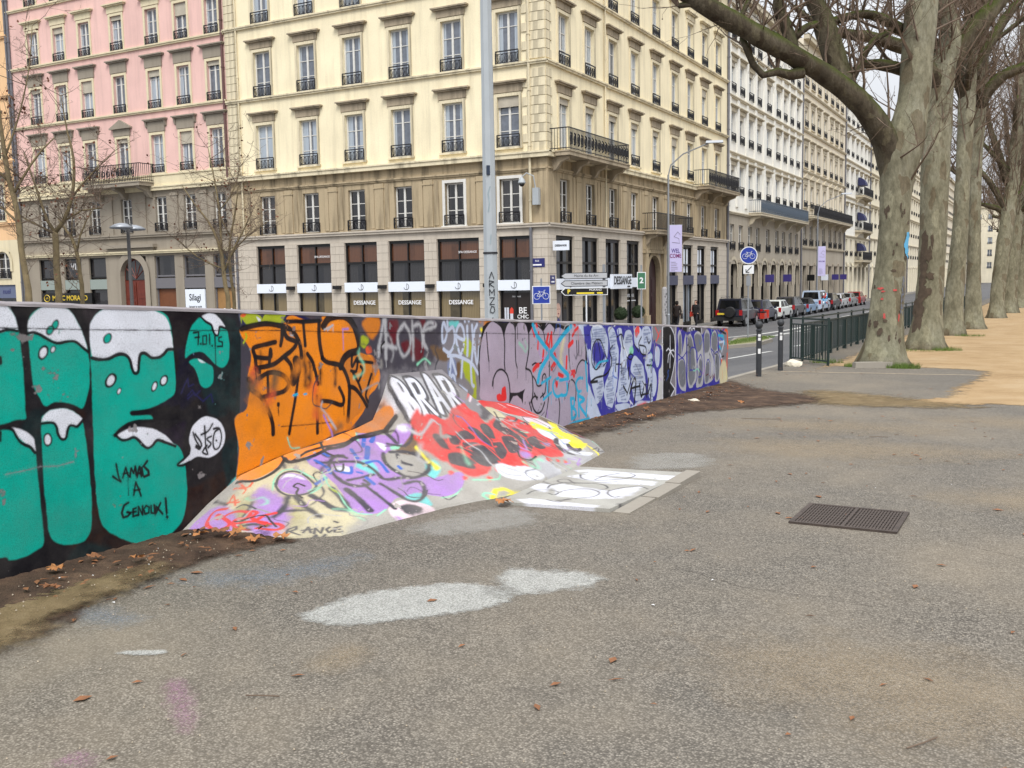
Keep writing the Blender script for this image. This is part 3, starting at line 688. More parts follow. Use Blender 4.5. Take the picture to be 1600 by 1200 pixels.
('F','lgrey',1,0.006,[14780,704,14892,783,14986,668,15006,470,14987,373,15158,683,15197,606,15201,-144,15085,-207,14895,-137,14782,46,14800,264,14818,507]),
('F','lgrey',1,0.006,[15256,602,15393,695,15553,584,15595,480,15718,344,15722,-94,15479,-198,15299,-129,15258,227]),
('F','lgrey',1,0.006,[15614,632,15797,711,16008,635,16095,421,16141,155,16102,-184,15890,-228,15723,-172,15801,312]),
('F','lgrey',1,0.006,[16115,550,16264,719,16463,635,16511,393,16716,243,16722,-137,16276,-215,16166,-111,16139,286]),
('F','lgrey',1,0.006,[16553,590,16755,680,16919,556,16946,336,17089,215,17096,-145,16909,-237,16769,-169,16739,269,16556,389]),
('F','stripe',1,0.02,[14836,628,14948,707,14968,436,14856,382]),
('F','stripe',1,0.02,[14837,237,15007,297,15161,185,15143,-113,14894,-88]),
('F','stripe',1,0.02,[15295,563,15473,615,15637,298,15640,-61,15358,-110]),
('F','stripe',1,0.02,[15634,643,15965,637,16010,426,15759,379]),
('F','stripe',1,0.02,[15885,228,16055,162,16016,-123,15847,-159]),
('F','stripe',1,0.02,[16179,625,16441,623,16444,370,16182,336]),
('F','stripe',1,0.02,[16272,118,16448,130,16407,-161,16232,-170]),
('F','stripe',1,0.02,[16597,615,16871,599,16899,339,16624,358]),
('F','stripe',1,0.02,[16809,209,17019,193,17001,-163,16838,-175]),
('S','navy',0.0215,1,0.004,[14837,310,15045,319,15161,185,15240,-148]),
('S','navy',0.0217,1,0.004,[15236,703,15257,352,15260,-125]),
('S','navy',0.0221,1,0.004,[15397,89,15414,416,15595,455,15739,342,15763,-73,15559,-181]),
('S','navy',0.0225,1,0.004,[15802,234,15969,312,16055,162,16015,-44,15846,-54]),
('S','navy',0.0227,1,0.004,[16114,603,16161,259,16144,-109]),
('S','navy',0.0231,1,0.004,[16272,118,16358,197,16492,126,16495,-89]),
('S','navy',0.0233,1,0.004,[16485,608,16534,364,16718,162,16722,-137]),
('S','navy',0.0238,1,0.004,[16762,267,16947,288,17091,133,17096,-145]),
('S','navy',0.0213,1,0.004,[14800,411,15007,334,15198,407]),
('S','navy',0.0221,1,0.004,[15397,102,15639,81]),
('S','navy',0.0226,1,0.004,[15908,57,15993,10]),
('F','grey',0,0.01,[16048,788,16846,709,16709,689,16307,750,16092,656]),
('S','orp',0.0637,0,0.012,[17223,704,17516,633,17573,321]),
('S','orp',0.0515,0,0.012,[17525,211,17508,-126]),
('S','cyan',0.0504,0,0.012,[16988,579,17274,549,17374,404]),
('S','ice',0.0378,0,0.012,[17038,453,17324,449,17183,278]),
('S','navy',0.0376,0,0.012,[16940,677,17129,612,17368,683]),
('S','yellow',0.0639,0,0.012,[17381,54,17482,-96,17240,-186,17145,-246]),
('S','orp',0.0761,0,0.012,[17186,125,17238,-74]),
('S','ice',0.0378,0,0.012,[17089,243,17186,153]),
('S','black',0.0378,0,0.012,[17081,656,17419,583]),
('S','blue',0.0377,0,0.012,[17084,519,17227,483]),
('S','black',0.0254,0,0.012,[17185,181,17330,184]),
('S','cyan',0.0377,0,0.012,[17039,384,17135,323]),
('F','cream',1,0.03,[17093,22,17380,110,17532,-100,17536,-285,17098,-283]),
('S','maroon',0.0194,0,0.004,[16274,-68,16406,-54]),
('S','maroon',0.0196,0,0.004,[16473,-87,16496,-143,16563,-109]),
('S','maroon',0.0198,0,0.004,[16630,-88,16654,-158,16744,-85,16768,-155]),
('S','black',0.0056,0,0.004,[3415,1387,3991,1347,4799,1300,5684,1254,6626,1188,7589,1130,8774,1064,10100,977,11363,898]),
('S','grey',0.0054,0,0.004,[3384,574,3509,574,3599,580,3715,563,3823,571]),
('S','black',0.0061,0,0.004,[5640,529,5933,503,6248,481]),
('S','black',0.0055,0,0.004,[5144,237,5555,298,6079,339,6583,398]),
]
BANK_PAINT = [
('F','cream',1,0.08,[4686,590,5172,198,5761,150,6037,686,5673,1196,5182,1238]),
('F','olive',1,0.08,[4887,745,5249,377,5514,733,5288,1098]),
('F','purple',1,0.04,[4672,267,4978,324,5001,1015,4758,1225]),
('F','purple',1,0.05,[5161,556,5321,310,5427,697,5288,1098,5067,1196]),
('F','orange',1,0.008,[5149,-28,5357,-28,5624,6,5852,-8,6079,1,6429,-23,6686,-13,6840,72,6925,70,6907,114,6858,125,6748,98,6591,83,6460,-9,6378,36,6220,26,6024,77,5838,16,5656,-58,5524,-10,5337,36,5157,25]),
('F','orange2',1,0.008,[6520,-83,6644,-88,6795,-65,6874,116,6927,166,6888,172,6817,152,6721,125,6602,53,6535,-11]),
('F','lgrey',1,0.05,[6858,-54,6961,-5,6984,122,6926,180,6856,145,6828,27]),
('S','orange2',0.0432,1,0.06,[6879,-13,6890,116]),
('S','char',0.0289,1,0.05,[6869,-62,6872,20]),
('S','white',0.0579,1,0.05,[7006,17,6946,125]),
('F','purple',1,0.008,[6031,69,6299,80,6580,77,6700,176,6768,228,6868,244,6917,305,6894,360,6833,376,6621,387,6496,438,6444,598,6528,740,6622,782,6740,832,6903,888,6796,1040,6712,1074,6604,1085,6500,1004,6427,1030,6240,953,6052,1056,5928,1066,5837,980,5839,836,5871,634,5855,372,5804,199,5916,12]),
('F','purple',1,0.008,[5444,332,5521,248,5597,249,5670,332,5700,452,5676,526,5589,570,5490,532,5435,439]),
('F','white',1,0.015,[5496,288,5553,250,5614,285,5679,406,5616,330,5559,289]),
('S','char',0.0242,1,0.006,[5421,356,5489,247,5594,229,5683,304,5717,460,5716,529,5613,580,5482,556,5422,450,5423,319]),
('S','mint',0.0152,1,0.006,[5377,406,5443,256,5556,188,5667,243,5723,359,5777,491,5734,556,5637,591]),
('F','white',1,0.02,[6852,232,6901,281,6875,332,6838,288]),
('F','mint',0,0.008,[6665,337,6782,361,6703,400,6636,377]),
('F','mint',0,0.008,[6446,34,6504,40,6442,161,6410,110]),
('F','turq',1,0.02,[6180,414,6358,399,6341,556,6257,594,6199,496]),
('F','turq',1,0.015,[6296,976,6474,974,6450,1155,6293,1107]),
('F','turq',1,0.015,[6783,642,6841,677,6818,766,6713,839,6694,777]),
('F','yellow',1,0.015,[6810,608,6823,673,6822,754,6786,749]),
('F','pink',1,0.012,[6075,1068,6238,989,6382,1087,6423,1238,6273,1238,6071,1238]),
('F','char',1,0.02,[6175,1075,6279,1063,6345,1149,6290,1205,6181,1195]),
('F','white',1,0.015,[6157,-3,6283,27,6366,91,6152,79]),
('F','white',1,0.01,[6581,241,6637,306,6573,364]),
('F','white',1,0.015,[5983,361,6088,392,6108,475,6004,444]),
('S','char',0.0326,1,0.012,[5983,120,6016,211,6118,240,6170,300]),
('S','char',0.0391,1,0.012,[5883,238,6000,295,6149,346,6252,409,6300,539,6304,686,6445,725,6538,744]),
('S','char',0.0382,1,0.012,[6159,258,6047,244,5945,342,5933,483,5964,608,6052,687,6136,688,6127,629]),
('S','char',0.0319,1,0.012,[5998,569,6108,584,6257,594]),
('S','char',0.0551,1,0.012,[5923,679,5943,816,5944,1018]),
('S','char',0.0375,1,0.012,[6088,667,6112,861,6129,1073]),
('S','char',0.0386,1,0.012,[6232,729,6266,853,6295,994,6356,1057,6458,1024,6558,916,6558,825,6428,810]),
('S','char',0.0406,1,0.012,[6543,385,6471,500,6482,650,6545,765,6688,756,6786,680,6802,563,6741,462,6610,400]),
('S','char',0.034,1,0.012,[6645,452,6608,542,6657,619]),
('S','char',0.0541,1,0.012,[5819,608,5828,757,5811,912,5742,893,5698,817]),
('S','char',0.0476,1,0.012,[5624,617,5666,710,5708,839]),
('S','char',0.0421,1,0.012,[6756,151,6756,240,6747,324]),
('S','char',0.0422,1,0.012,[6447,-3,6612,76,6756,151,6827,171]),
('S','char',0.0334,1,0.012,[6011,78,6123,-56,6366,73]),
('S','char',0.0281,1,0.012,[6926,349,6848,400,6780,392,6668,303]),
('S','char',0.018,1,0.012,[5757,559,5724,650,5577,743]),
('S','blue',0.0388,1,0.008,[5828,155,5973,115,6026,197]),
('S','blue',0.0318,1,0.008,[5880,200,5926,333,5912,418]),
('S','blue',0.0371,1,0.008,[5734,493,5843,457]),
('S','blue',0.0399,1,0.008,[6287,223,6264,341]),
('S','blue',0.0411,1,0.008,[6535,126,6429,228]),
('S','blue',0.0415,1,0.008,[6616,169,6552,208]),
('S','blue',0.0538,1,0.008,[6461,260,6348,377]),
('S','blue',0.032,1,0.008,[5976,412,6070,494,6129,429]),
('S','blue',0.0331,1,0.008,[6304,431,6419,461,6400,617]),
('S','blue',0.0383,1,0.008,[6167,610,6174,704]),
('S','blue',0.0258,1,0.008,[6138,506,6168,537]),
('S','blue',0.0268,1,0.008,[6550,587,6547,622]),
('S','blue',0.0268,1,0.008,[6131,50,6244,74]),
('S','mint',0.0122,1,0.006,[5855,372,5816,571,5840,692,5818,879,5845,1003,5928,1066]),
('S','mint',0.0121,1,0.006,[5958,1101,6052,1056]),
('F','lime',0,0.008,[5808,576,5843,657,5837,699,5813,641]),
('S','char',0.013,1,0.006,[6604,1085,6616,1138,6698,1106]),
('S','mint',0.0099,1,0.006,[6796,1040,6683,1100,6586,1096]),
('S','char',0.0313,1,0.02,[5577,-80,5580,158]),
('S','char',0.0245,1,0.02,[5394,108,5535,129]),
('S','char',0.0248,1,0.02,[5465,6,5583,124]),
('S','char',0.0347,1,0.02,[4917,106,4994,322]),
('S','char',0.0344,1,0.02,[5184,512,5101,686,5045,846]),
('S','char',0.0525,1,0.02,[5461,564,5383,716,5282,831]),
('S','char',0.0528,1,0.02,[5517,590,5541,779,5578,914]),
('S','char',0.0349,1,0.02,[5355,762,5531,810]),
('S','char',0.0417,1,0.02,[5641,628,5694,792]),
('S','char',0.0453,1,0.02,[5023,900,5120,901,5219,963]),
('S','orp',0.0178,1,0.01,[5147,75,5180,233,5249,201]),
('S','orp',0.0179,1,0.01,[5211,88,5257,166,5219,241]),
('S','orp',0.0177,1,0.01,[5094,127,5177,250,5147,298]),
('S','orp',0.0175,1,0.01,[5067,229,5024,316,5087,357]),
('S','orp',0.0174,1,0.01,[5006,301,5088,408]),
('S','orp',0.0174,1,0.01,[5072,262,5055,440]),
('S','red',0.037,1,0.006,[4982,418,4896,328,4829,440,4806,649,4855,878,4912,872,4969,789,4936,596,4904,448,4902,582,4995,551,5071,585,5135,690,5091,751,5027,724,4992,808,5003,932,5073,1005]),
('S','red',0.037,1,0.006,[5142,650,5185,704,5138,783,5196,923,5281,953,5304,1022,5247,1058,5138,991]),
('S','red',0.0373,1,0.006,[5304,770,5220,784,5172,826]),
('S','red',0.0369,1,0.006,[5007,819,5128,846,5213,908]),
('S','char',0.0192,0,0.006,[5276,1208,5331,1070,5390,1036,5379,1082,5329,1111,5377,1184]),
('S','char',0.0193,0,0.006,[5406,1149,5463,1064,5453,1158]),
('S','char',0.0193,0,0.006,[5408,1109,5474,1105]),
('S','char',0.0193,0,0.006,[5468,1181,5500,1092,5511,1179,5550,1093]),
('S','char',0.0193,0,0.006,[5594,1094,5563,1123,5560,1179,5591,1147]),
('S','char',0.0194,0,0.006,[5665,1113,5625,1109,5596,1176,5646,1182]),
('S','char',0.0194,0,0.006,[5610,1133,5644,1145]),
('S','char',0.0191,0,0.006,[5430,1238,5476,1203,5485,1238,5532,1203]),
('S','char',0.0196,0,0.006,[5650,1025,5665,1051]),
('F','orange',1,0.008,[5149,36,5348,0,5634,-59,5628,40,5490,126,5279,153]),
('F','orange',1,0.008,[5627,-2,5857,-16,6113,-13,6081,94,5879,118,5667,91]),
('F','orange',1,0.008,[6114,18,6416,-8,6543,-33,6432,100,6244,118,6098,102]),
('F','orange2',1,0.008,[6504,10,6778,-13,6914,79,6894,155,6792,138,6607,111]),
('S','black',0.0365,1,0.006,[5131,59,5284,180,5494,150,5634,43]),
('S','black',0.0383,1,0.006,[5634,43,5666,121,5881,139,6081,115]),
('S','black',0.0415,1,0.006,[6081,115,6238,146,6450,107,6599,147,6790,164,6889,181]),
('S','black',0.0288,1,0.006,[5628,-63,5644,110,5869,62,6064,76]),
('S','black',0.0311,1,0.006,[6064,76,6292,119,6463,93,6778,151,6871,174]),
('S','black',0.0194,1,0.006,[5626,-43,5852,-8,6096,10]),
('S','black',0.0263,1,0.006,[6068,16,6032,132,6073,222]),
('F','lgrey',0,0.03,[7021,-5,7806,20,7775,165,7744,476,7470,441,7001,403,6953,284,6944,166,6987,-99]),
('F','grey',0,0.02,[7112,-59,7918,-45,7903,72,7850,211,8132,252,7701,510,7594,399,7749,163,7611,84,7029,8]),
('S','char',0.101,1,0.006,[6968,291,7025,44]),
('S','char',0.1015,1,0.006,[7025,44,7081,75,7068,140,7030,195,7000,155]),
('S','char',0.1005,1,0.006,[7000,155,7030,214,7026,288,7000,337,6968,291]),
('S','char',0.1019,1,0.006,[7036,392,7212,74]),
('S','char',0.1035,1,0.006,[7212,74,7307,79,7286,153,7219,229,7122,235]),
('S','char',0.1018,1,0.006,[7166,238,7155,404]),
('S','char',0.1049,1,0.006,[7243,405,7504,82,7528,83,7366,418]),
('S','char',0.1045,1,0.006,[7348,279,7427,285]),
('S','char',0.1067,1,0.006,[7457,418,7688,83]),
('S','char',0.1084,1,0.006,[7688,83,7791,89,7759,166,7676,247,7569,253]),
('S','char',0.1066,1,0.006,[7617,257,7585,432]),
('S','white',0.0447,1,0.006,[6968,291,7025,44]),
('S','white',0.045,1,0.006,[7025,44,7081,75,7068,140,7030,195,7000,155]),
('S','white',0.0445,1,0.006,[7000,155,7030,214,7026,288,7000,337,6968,291]),
('S','white',0.0451,1,0.006,[7036,392,7212,74]),
('S','white',0.0458,1,0.006,[7212,74,7307,79,7286,153,7219,229,7122,235]),
('S','white',0.0451,1,0.006,[7166,238,7155,404]),
('S','white',0.0465,1,0.006,[7243,405,7504,82,7528,83,7366,418]),
('S','white',0.0463,1,0.006,[7348,279,7427,285]),
('S','white',0.0472,1,0.006,[7457,418,7688,83]),
('S','white',0.048,1,0.006,[7688,83,7791,89,7759,166,7676,247,7569,253]),
('S','white',0.0472,1,0.006,[7617,257,7585,432]),
('F','red',1,0.015,[6930,311,7012,310,7017,385,7105,413,7160,466,7282,449,7402,397,7580,362,7671,359,7664,414,7710,470,7673,537,7766,564,8586,311,8754,376,8787,511,8685,702,8650,830,8485,931,8330,1043,8104,1013,7821,988,7654,972,7557,1041,7390,1007,7210,936,7090,984,6992,991,6932,971,6901,891,6887,815,6883,745,6864,676,6858,584,6840,510,6866,459,6869,405,6915,380]),
('F','red',1,0.01,[7766,323,8635,-11,9096,-5,9640,-31,9745,137,9233,358,8827,283,8522,181,8275,166]),
('S','white',0.0223,0,0.01,[9110,44,9251,111,9246,248,9553,248]),
('S','white',0.0169,0,0.01,[8478,141,8636,197,8727,307]),
('S','pink',0.0165,0,0.006,[7779,349,8279,127]),
('S','white',0.0175,0,0.006,[8924,38,8946,109]),
('F','cream',1,0.02,[8188,213,8557,136,8591,221,8526,329,8248,397,8105,364]),
('S','char',0.0205,0,0.01,[8216,210,8156,325,8288,376,8486,224]),
('S','char',0.0253,1,0.01,[8667,285,8740,353,8530,415,8534,351]),
('S','char',0.0165,0,0.006,[7887,477,8319,336,8483,350]),
('F','pink',1,0.02,[8918,318,9176,357,9249,496,9152,598,8992,557,8864,426]),
('S','char',0.0174,1,0.006,[8946,318,9092,356,9140,489,9099,593,8938,540,8840,437,8921,330]),
('S','char',0.0212,1,0.006,[8606,462,8788,435,8725,490]),
('F','yellow',1,0.02,[8943,429,9040,535,9102,620,9606,368,9963,388,9235,691,9786,800,9543,965,8873,1055,8877,924,8823,787,8759,657,8736,537]),
('F','white',1,0.02,[8791,565,8935,703,8731,796,8646,690]),
('F','conc',0,0.02,[9256,638,10580,1238,9410,1238,8986,1238,9000,1120,9470,754]),
('S','yellow',0.0344,0,0.01,[9209,886,9145,1075,8986,1238]),
('S','yellow',0.0362,0,0.01,[9711,339,9563,617,9464,852]),
('S','mint',0.0184,0,0.01,[10592,1238,10038,1132,9450,1238]),
('S','char',0.0129,0,0.006,[9091,1119,9333,1128,9099,1184,9252,1208]),
('F','white',1,0.008,[8757,825,8968,824,9017,874,8831,914,8720,1041,8825,1096,8947,1163,8769,1176,8610,1088,8568,979]),
('F','char',1,0.01,[8708,793,8847,791,8585,912,8526,1017,8546,1095,8426,1015,8497,895]),
('F','char',1,0.008,[8785,904,8877,937,8919,1040,8740,1072,8655,1000]),
('F','yellow',1,0.01,[8923,907,9249,999,9035,1015,8787,1006]),
('F','char',1,0.008,[6967,517,6993,538,6998,587,6978,670,6973,693,6949,635,6948,562]),
('F','char',1,0.008,[7015,589,7104,619,7232,594,7319,607,7335,675,7290,696,7185,677,7091,688,7031,715,7014,661]),
('F','char',1,0.008,[7365,586,7444,589,7502,665,7499,762,7448,810,7398,782,7398,695]),
('F','char',1,0.008,[7546,595,7647,586,7658,632,7573,726,7507,714,7504,656]),
('F','char',1,0.008,[6941,708,6994,735,7019,796,7025,894,6899,784]),
('F','char',1,0.008,[7013,707,7149,744,7234,835,7270,947,7078,895,7075,803]),
('F','char',1,0.008,[7081,696,7276,721,7350,820,7323,930,7278,891]),
('F','char',1,0.008,[7753,599,8155,490,8173,621,8164,752,7860,920,7794,892,7790,786,7724,671]),
('F','char',1,0.008,[7686,715,7813,751,7741,868,7647,901,7539,878]),
('F','char',1,0.008,[8259,521,8362,556,8314,673,8234,674]),
('F','char',1,0.008,[8170,715,8440,688,8326,797,8287,872,8147,872,8107,799]),
('F','char',1,0.008,[6942,704,6981,734,7007,808,7008,906,6979,915,6933,842,6921,762]),
('F','char',1,0.008,[7046,814,7143,857,7185,938,7121,947,7040,894]),
('F','char',1,0.008,[7115,712,7312,747,7370,819,7345,900,7237,925,7182,853]),
('F','char',1,0.008,[7461,763,7575,759,7576,835,7466,901,7356,915,7378,858]),
('F','char',1,0.008,[7369,589,7452,614,7485,693,7415,791,7380,748]),
('F','char',1,0.008,[7542,592,7648,583,7637,656,7565,732,7529,688]),
('S','red2',0.0112,1,0.005,[7029,607,7000,669,7050,723]),
('S','red2',0.0113,1,0.005,[7157,673,7063,725,7124,783]),
('S','red2',0.0116,1,0.005,[7412,584,7331,691,7142,693,7132,622]),
('S','red2',0.0118,1,0.005,[7480,619,7480,729,7429,794,7469,801]),
('S','red2',0.0121,1,0.005,[7723,594,7628,705,7608,739,7717,708]),
('S','red2',0.0122,1,0.005,[7700,718,7813,751,7818,857,7860,920]),
('S','red2',0.0115,1,0.005,[7100,744,7312,747,7344,814,7343,912]),
('S','red2',0.0119,1,0.005,[7490,756,7587,774,7541,866]),
('S','red2',0.0128,1,0.005,[8218,529,8230,664,7986,862]),
('S','red2',0.0361,1,0.012,[7406,1002,7414,1012,7387,1018]),
('S','red2',0.0272,1,0.012,[6848,843,6852,855,6839,860]),
('S','red2',0.0204,1,0.012,[6884,939,6888,950,6875,956]),
('S','red2',0.0274,1,0.012,[7012,1032,7017,1042,7003,1047]),
('S','red2',0.0453,1,0.012,[7773,969,7781,979,7751,985]),
('S','red2',0.0461,1,0.012,[7948,1030,7966,1038,7895,1055]),
('S','red2',0.0312,1,0.012,[8120,1051,8125,1065,8063,1077]),
('S','red2',0.0236,1,0.012,[8203,1098,8207,1113,8161,1118]),
('S','red2',0.0414,1,0.012,[7037,950,7044,960,7029,964]),
('S','red2',0.0351,1,0.012,[7178,985,7187,994,7161,1000]),
('S','red2',0.0582,1,0.012,[7471,1005,7480,1015,7452,1021]),
('S','red2',0.0441,1,0.012,[7561,1026,7569,1036,7540,1043]),
('F','purple',1,0.03,[7644,913,7751,917,7756,978,7629,976]),
('F','purple',1,0.02,[8365,804,8490,837,8358,866]),
('F','white',1,0.015,[7194,964,7291,956,7403,1014,7567,1055,7613,1166,7522,1197,7335,1161,7186,1086,7147,1026]),
('S','lgrey',0.0113,1,0.006,[7189,999,7228,1059,7356,1106]),
('S','lgrey',0.0115,1,0.006,[7300,1014,7402,1079,7524,1154]),
('S','lgrey',0.0114,1,0.006,[7279,984,7383,1048]),
('S','mint',0.011,1,0.006,[6912,994,7004,1052,7080,1070,7151,1039]),
('S','yellow',0.0338,0,0.012,[6869,1238,6964,1153,7018,1164,7059,1220,7007,1238]),
('S','yellow',0.0274,0,0.02,[7059,1220,7136,1238]),
('S','yellow',0.0269,0,0.01,[6912,1238,7009,1238]),
('S','purple',0.0111,0,0.006,[8114,1131,8221,1148,8313,1092,8393,1144]),
('S','purple',0.0113,0,0.006,[8427,1109,8498,1157,8279,1195]),
('S','purple',0.0111,0,0.006,[8355,1204,8271,1204,8253,1238]),
('S','yellow',0.0207,1,0.01,[6826,480,6813,577,6800,662]),
]
SLAB_PAINT = [
('F','white',0,0.02,[-3742,8065,-3657,8166,-3226,8151,-2786,8167,-2774,7944,-3147,7951,-3530,7882]),
('F','white',0,0.03,[-3676,7771,-3614,7881,-2862,7827,-2838,7658,-3267,7591]),
('F','white',0,0.03,[-3595,7286,-3560,7411,-3014,7297,-2853,7055,-3106,6930,-3357,6932]),
('F','white',0,0.02,[-3612,6679,-3524,6755,-2918,6724,-2916,6611,-3411,6537]),
('F','white',1,0.03,[-3757,7206,-3729,7364,-3605,7281,-3538,7038]),
('F','white',0,0.03,[-3089,7327,-2902,7592,-2844,7185,-2925,7082]),
('S','char',0.0137,1,0.01,[-3624,6897,-3640,7056,-3558,7130,-3433,7090,-3413,6969,-3480,7001]),
('S','char',0.0137,1,0.01,[-3433,7090,-3388,7214,-3273,7305,-3127,7208,-3099,7028,-3198,6916]),
('S','char',0.0142,1,0.01,[-3585,7186,-3623,7344,-3544,7492,-3398,7527,-3241,7532,-3136,7407,-3163,7291]),
('S','char',0.0145,1,0.01,[-3462,7459,-3530,7462,-3625,7489,-3669,7580,-3610,7632,-3500,7513,-3431,7510,-3177,7694]),
('S','char',0.0148,1,0.01,[-3602,7886,-3518,7731,-3397,7676,-3257,7759,-3166,7865,-3139,8034,-3212,8117]),
('S','char',0.0149,1,0.01,[-3388,7718,-3378,7916,-3313,8092]),
('S','char',0.0135,1,0.01,[-3089,7327,-3042,7185,-2945,7072,-2915,7119]),
('S','char',0.0139,1,0.01,[-3078,7299,-3029,7460,-2924,7581,-2816,7496]),
('S','char',0.0132,1,0.01,[-3377,6765,-3256,6721,-3247,6860,-3187,6890]),
('S','char',0.036,1,0.03,[-3279,6770,-3235,6835]),
('S','char',0.0294,1,0.03,[-2802,6840,-2733,6933]),
('S','char',0.0263,1,0.03,[-3753,7441,-3679,7389]),
]
STATIONS = [((4.57, -0.06), (-5.05, 4.6)), ((4.86, 0.1), (-4.82, 4.72)), ((5.18, 0.24), (-4.51, 4.86)), ((5.63, 0.31), (-4.13, 5.17)), ((6.08, 0.35), (-4.05, 5.75)), ((6.54, 0.39), (-3.97, 6.25)), ((6.78, 0.43), (-3.88, 6.55)), ((6.92, 0.6), (-3.8, 6.75)), ((7.04, 0.8), (-3.75, 6.92)), ((7.9, 0.77), (-3.77, 8.0)), ((8.1, 0.5), (-3.78, 8.18)), ((8.45, 0.42), (-3.85, 8.6)), ((9.26, 0.28), (-3.95, 9.32)), ((10.15, 0.0), (-4.3, 9.85)), ((10.67, -0.2), (-5.05, 10.72))]
# ------------------------------------------------------------------ ground materials
def aggregate(name, dark, mid, light, scale=95.0, dust=None, dust_amt=0.5, rough=0.9, crack=False):
    """rolled asphalt: small stones of several greys in a darker binder, dusty in broad patches"""
    m, nt, N, L, b = new_mat(name)
    tc = N.new('ShaderNodeTexCoord'); tc.name = 'TC'
    v = N.new('ShaderNodeTexVoronoi'); v.inputs['Scale'].default_value = scale; L.new(tc.outputs['Object'], v.inputs['Vector'])
    bw = N.new('ShaderNodeSeparateColor'); L.new(v.outputs['Color'], bw.inputs[0])
    st = ramp(nt, bw.outputs[0], [(0.0, dark), (0.45, mid), (0.8, light), (1.0, tuple(min(1, x * 1.25) for x in light))]).outputs[0]
    gap = ramp(nt, v.outputs['Distance'], [(0.25, 0.0), (0.75, 0.75)]).outputs[0]
    base = mixc(nt, gap, st, tuple(x * 0.6 for x in dark))
    n2 = noise(nt, 1.1, 6, 0.65); n3 = noise(nt, 0.28, 5, 0.6); n4 = noise(nt, 9.0, 4, 0.6)
    base = mixc(nt, ramp(nt, n4.outputs['Fac'], [(0.35, 0.25), (0.65, 0.0)]).outputs[0], base, tuple(x * 0.7 for x in dark))
    base = mixc(nt, ramp(nt, n2.outputs['Fac'], [(0.3, 0.0), (0.75, 0.35)]).outputs[0], base, tuple(x * 0.85 for x in mid))
    if dust:
        mu = N.new('ShaderNodeMath'); mu.operation = 'MULTIPLY'; L.new(ramp(nt, n3.outputs['Fac'], [(0.4, 0.0), (0.72, 1.0)]).outputs[0], mu.inputs[0]); L.new(ramp(nt, n2.outputs['Fac'], [(0.35, 0.2), (0.7, dust_amt)]).outputs[0], mu.inputs[1])
        base = mixc(nt, mu.outputs[0], base, dust)
    L.new(base, b.inputs['Base Color']); b.inputs['Roughness'].default_value = rough; b.inputs['Specular IOR Level'].default_value = 0.25
    bump(nt, v.outputs['Distance'], b, 0.5, 0.004)
    return m
M = {}
M['asphalt'] = aggregate('plaza_asphalt', (0.075, 0.067, 0.057), (0.19, 0.171, 0.144), (0.285, 0.256, 0.214), 110, (0.31, 0.25, 0.17), 0.5)
M['road'] = aggregate('road_asphalt', (0.07, 0.07, 0.075), (0.135, 0.135, 0.14), (0.19, 0.19, 0.195), 70, (0.2, 0.19, 0.18), 0.3, 0.75)
M['pavement'] = aggregate('pavement_asphalt', (0.12, 0.115, 0.11), (0.21, 0.2, 0.19), (0.28, 0.27, 0.25), 60, (0.33, 0.3, 0.26), 0.4)
M['kerb'] = stucco('kerb_granite', (146, 140, 130), 0.3)
M['marking'] = plain('road_marking', (205, 205, 200), 0.7, var=0.25, scale=6)

def sheet(name, xs, ys, zf, mat, parent=None, add=0.0):
    m = MB(); vs = [(x, y, zf(x, y) + add) for x in xs for y in ys]; n = len(ys)
    m.add(vs, [(i * n + j, (i + 1) * n + j, (i + 1) * n + j + 1, i * n + j + 1) for i in range(len(xs) - 1) for j in range(n - 1)])
    me = m.mesh(name, mat, fix=False); me.polygons.foreach_set('use_smooth', [True] * len(me.polygons)); o = link(name, me, parent)
    if parent is None: tag(o, kind='structure')
    return o
YS = [-80, -40, -20, -10] + [y * 2 for y in range(0, 40)] + [80, 90, 100, 120, 140, 170, 200, 250, 320, 420, 600, 900]
plaza = sheet('plaza', [XK, -3, 0, 5, 20, 60, 200, 900], YS, lambda x, y: z_plaza(y), M['asphalt'])
road = sheet('road', [-300, -120, -60, -30, -21, -17.2, -14, -11, -8, XK + 0.02], YS, z_ground, M['road'])
# kerb stones along the plaza
kerb = link('kerb', None); tag(kerb, kind='structure')
kmesh = MB().box(-0.15, 0.0, 0.006, 0.994, -0.22, 0.012, 0.006).mesh('kerb_stone', M['kerb'])
for k in range(90):
    y = -6 + k * 1.0
    o = link('kerb_stone', kmesh, kerb, (XK + 0.06, y, z_plaza(y + 0.5) + 0.004))
    o.rotation_euler = (math.atan2(z_plaza(y + 1) - z_plaza(y), 1.0), 0, 0)
# pavement in front of the houses, with its kerb
pav = sheet('pavement', [-21.0, -19.75], [42.0, 60, 80, 120, 200, 330], lambda x, y: -1.57, M['pavement'])
pav2 = sheet('pavement', [-90, -60, -19.75], [39.0, 42.7], lambda x, y: -1.57, M['pavement'])
pk = MB()
for k in range(140): pk.box(-19.75, -19.58, 39 + k * 1.5 + 0.006, 39 + k * 1.5 + 1.494, -1.9, -1.562)
tag(pk.build('pavement_kerb', M['kerb']), kind='structure')
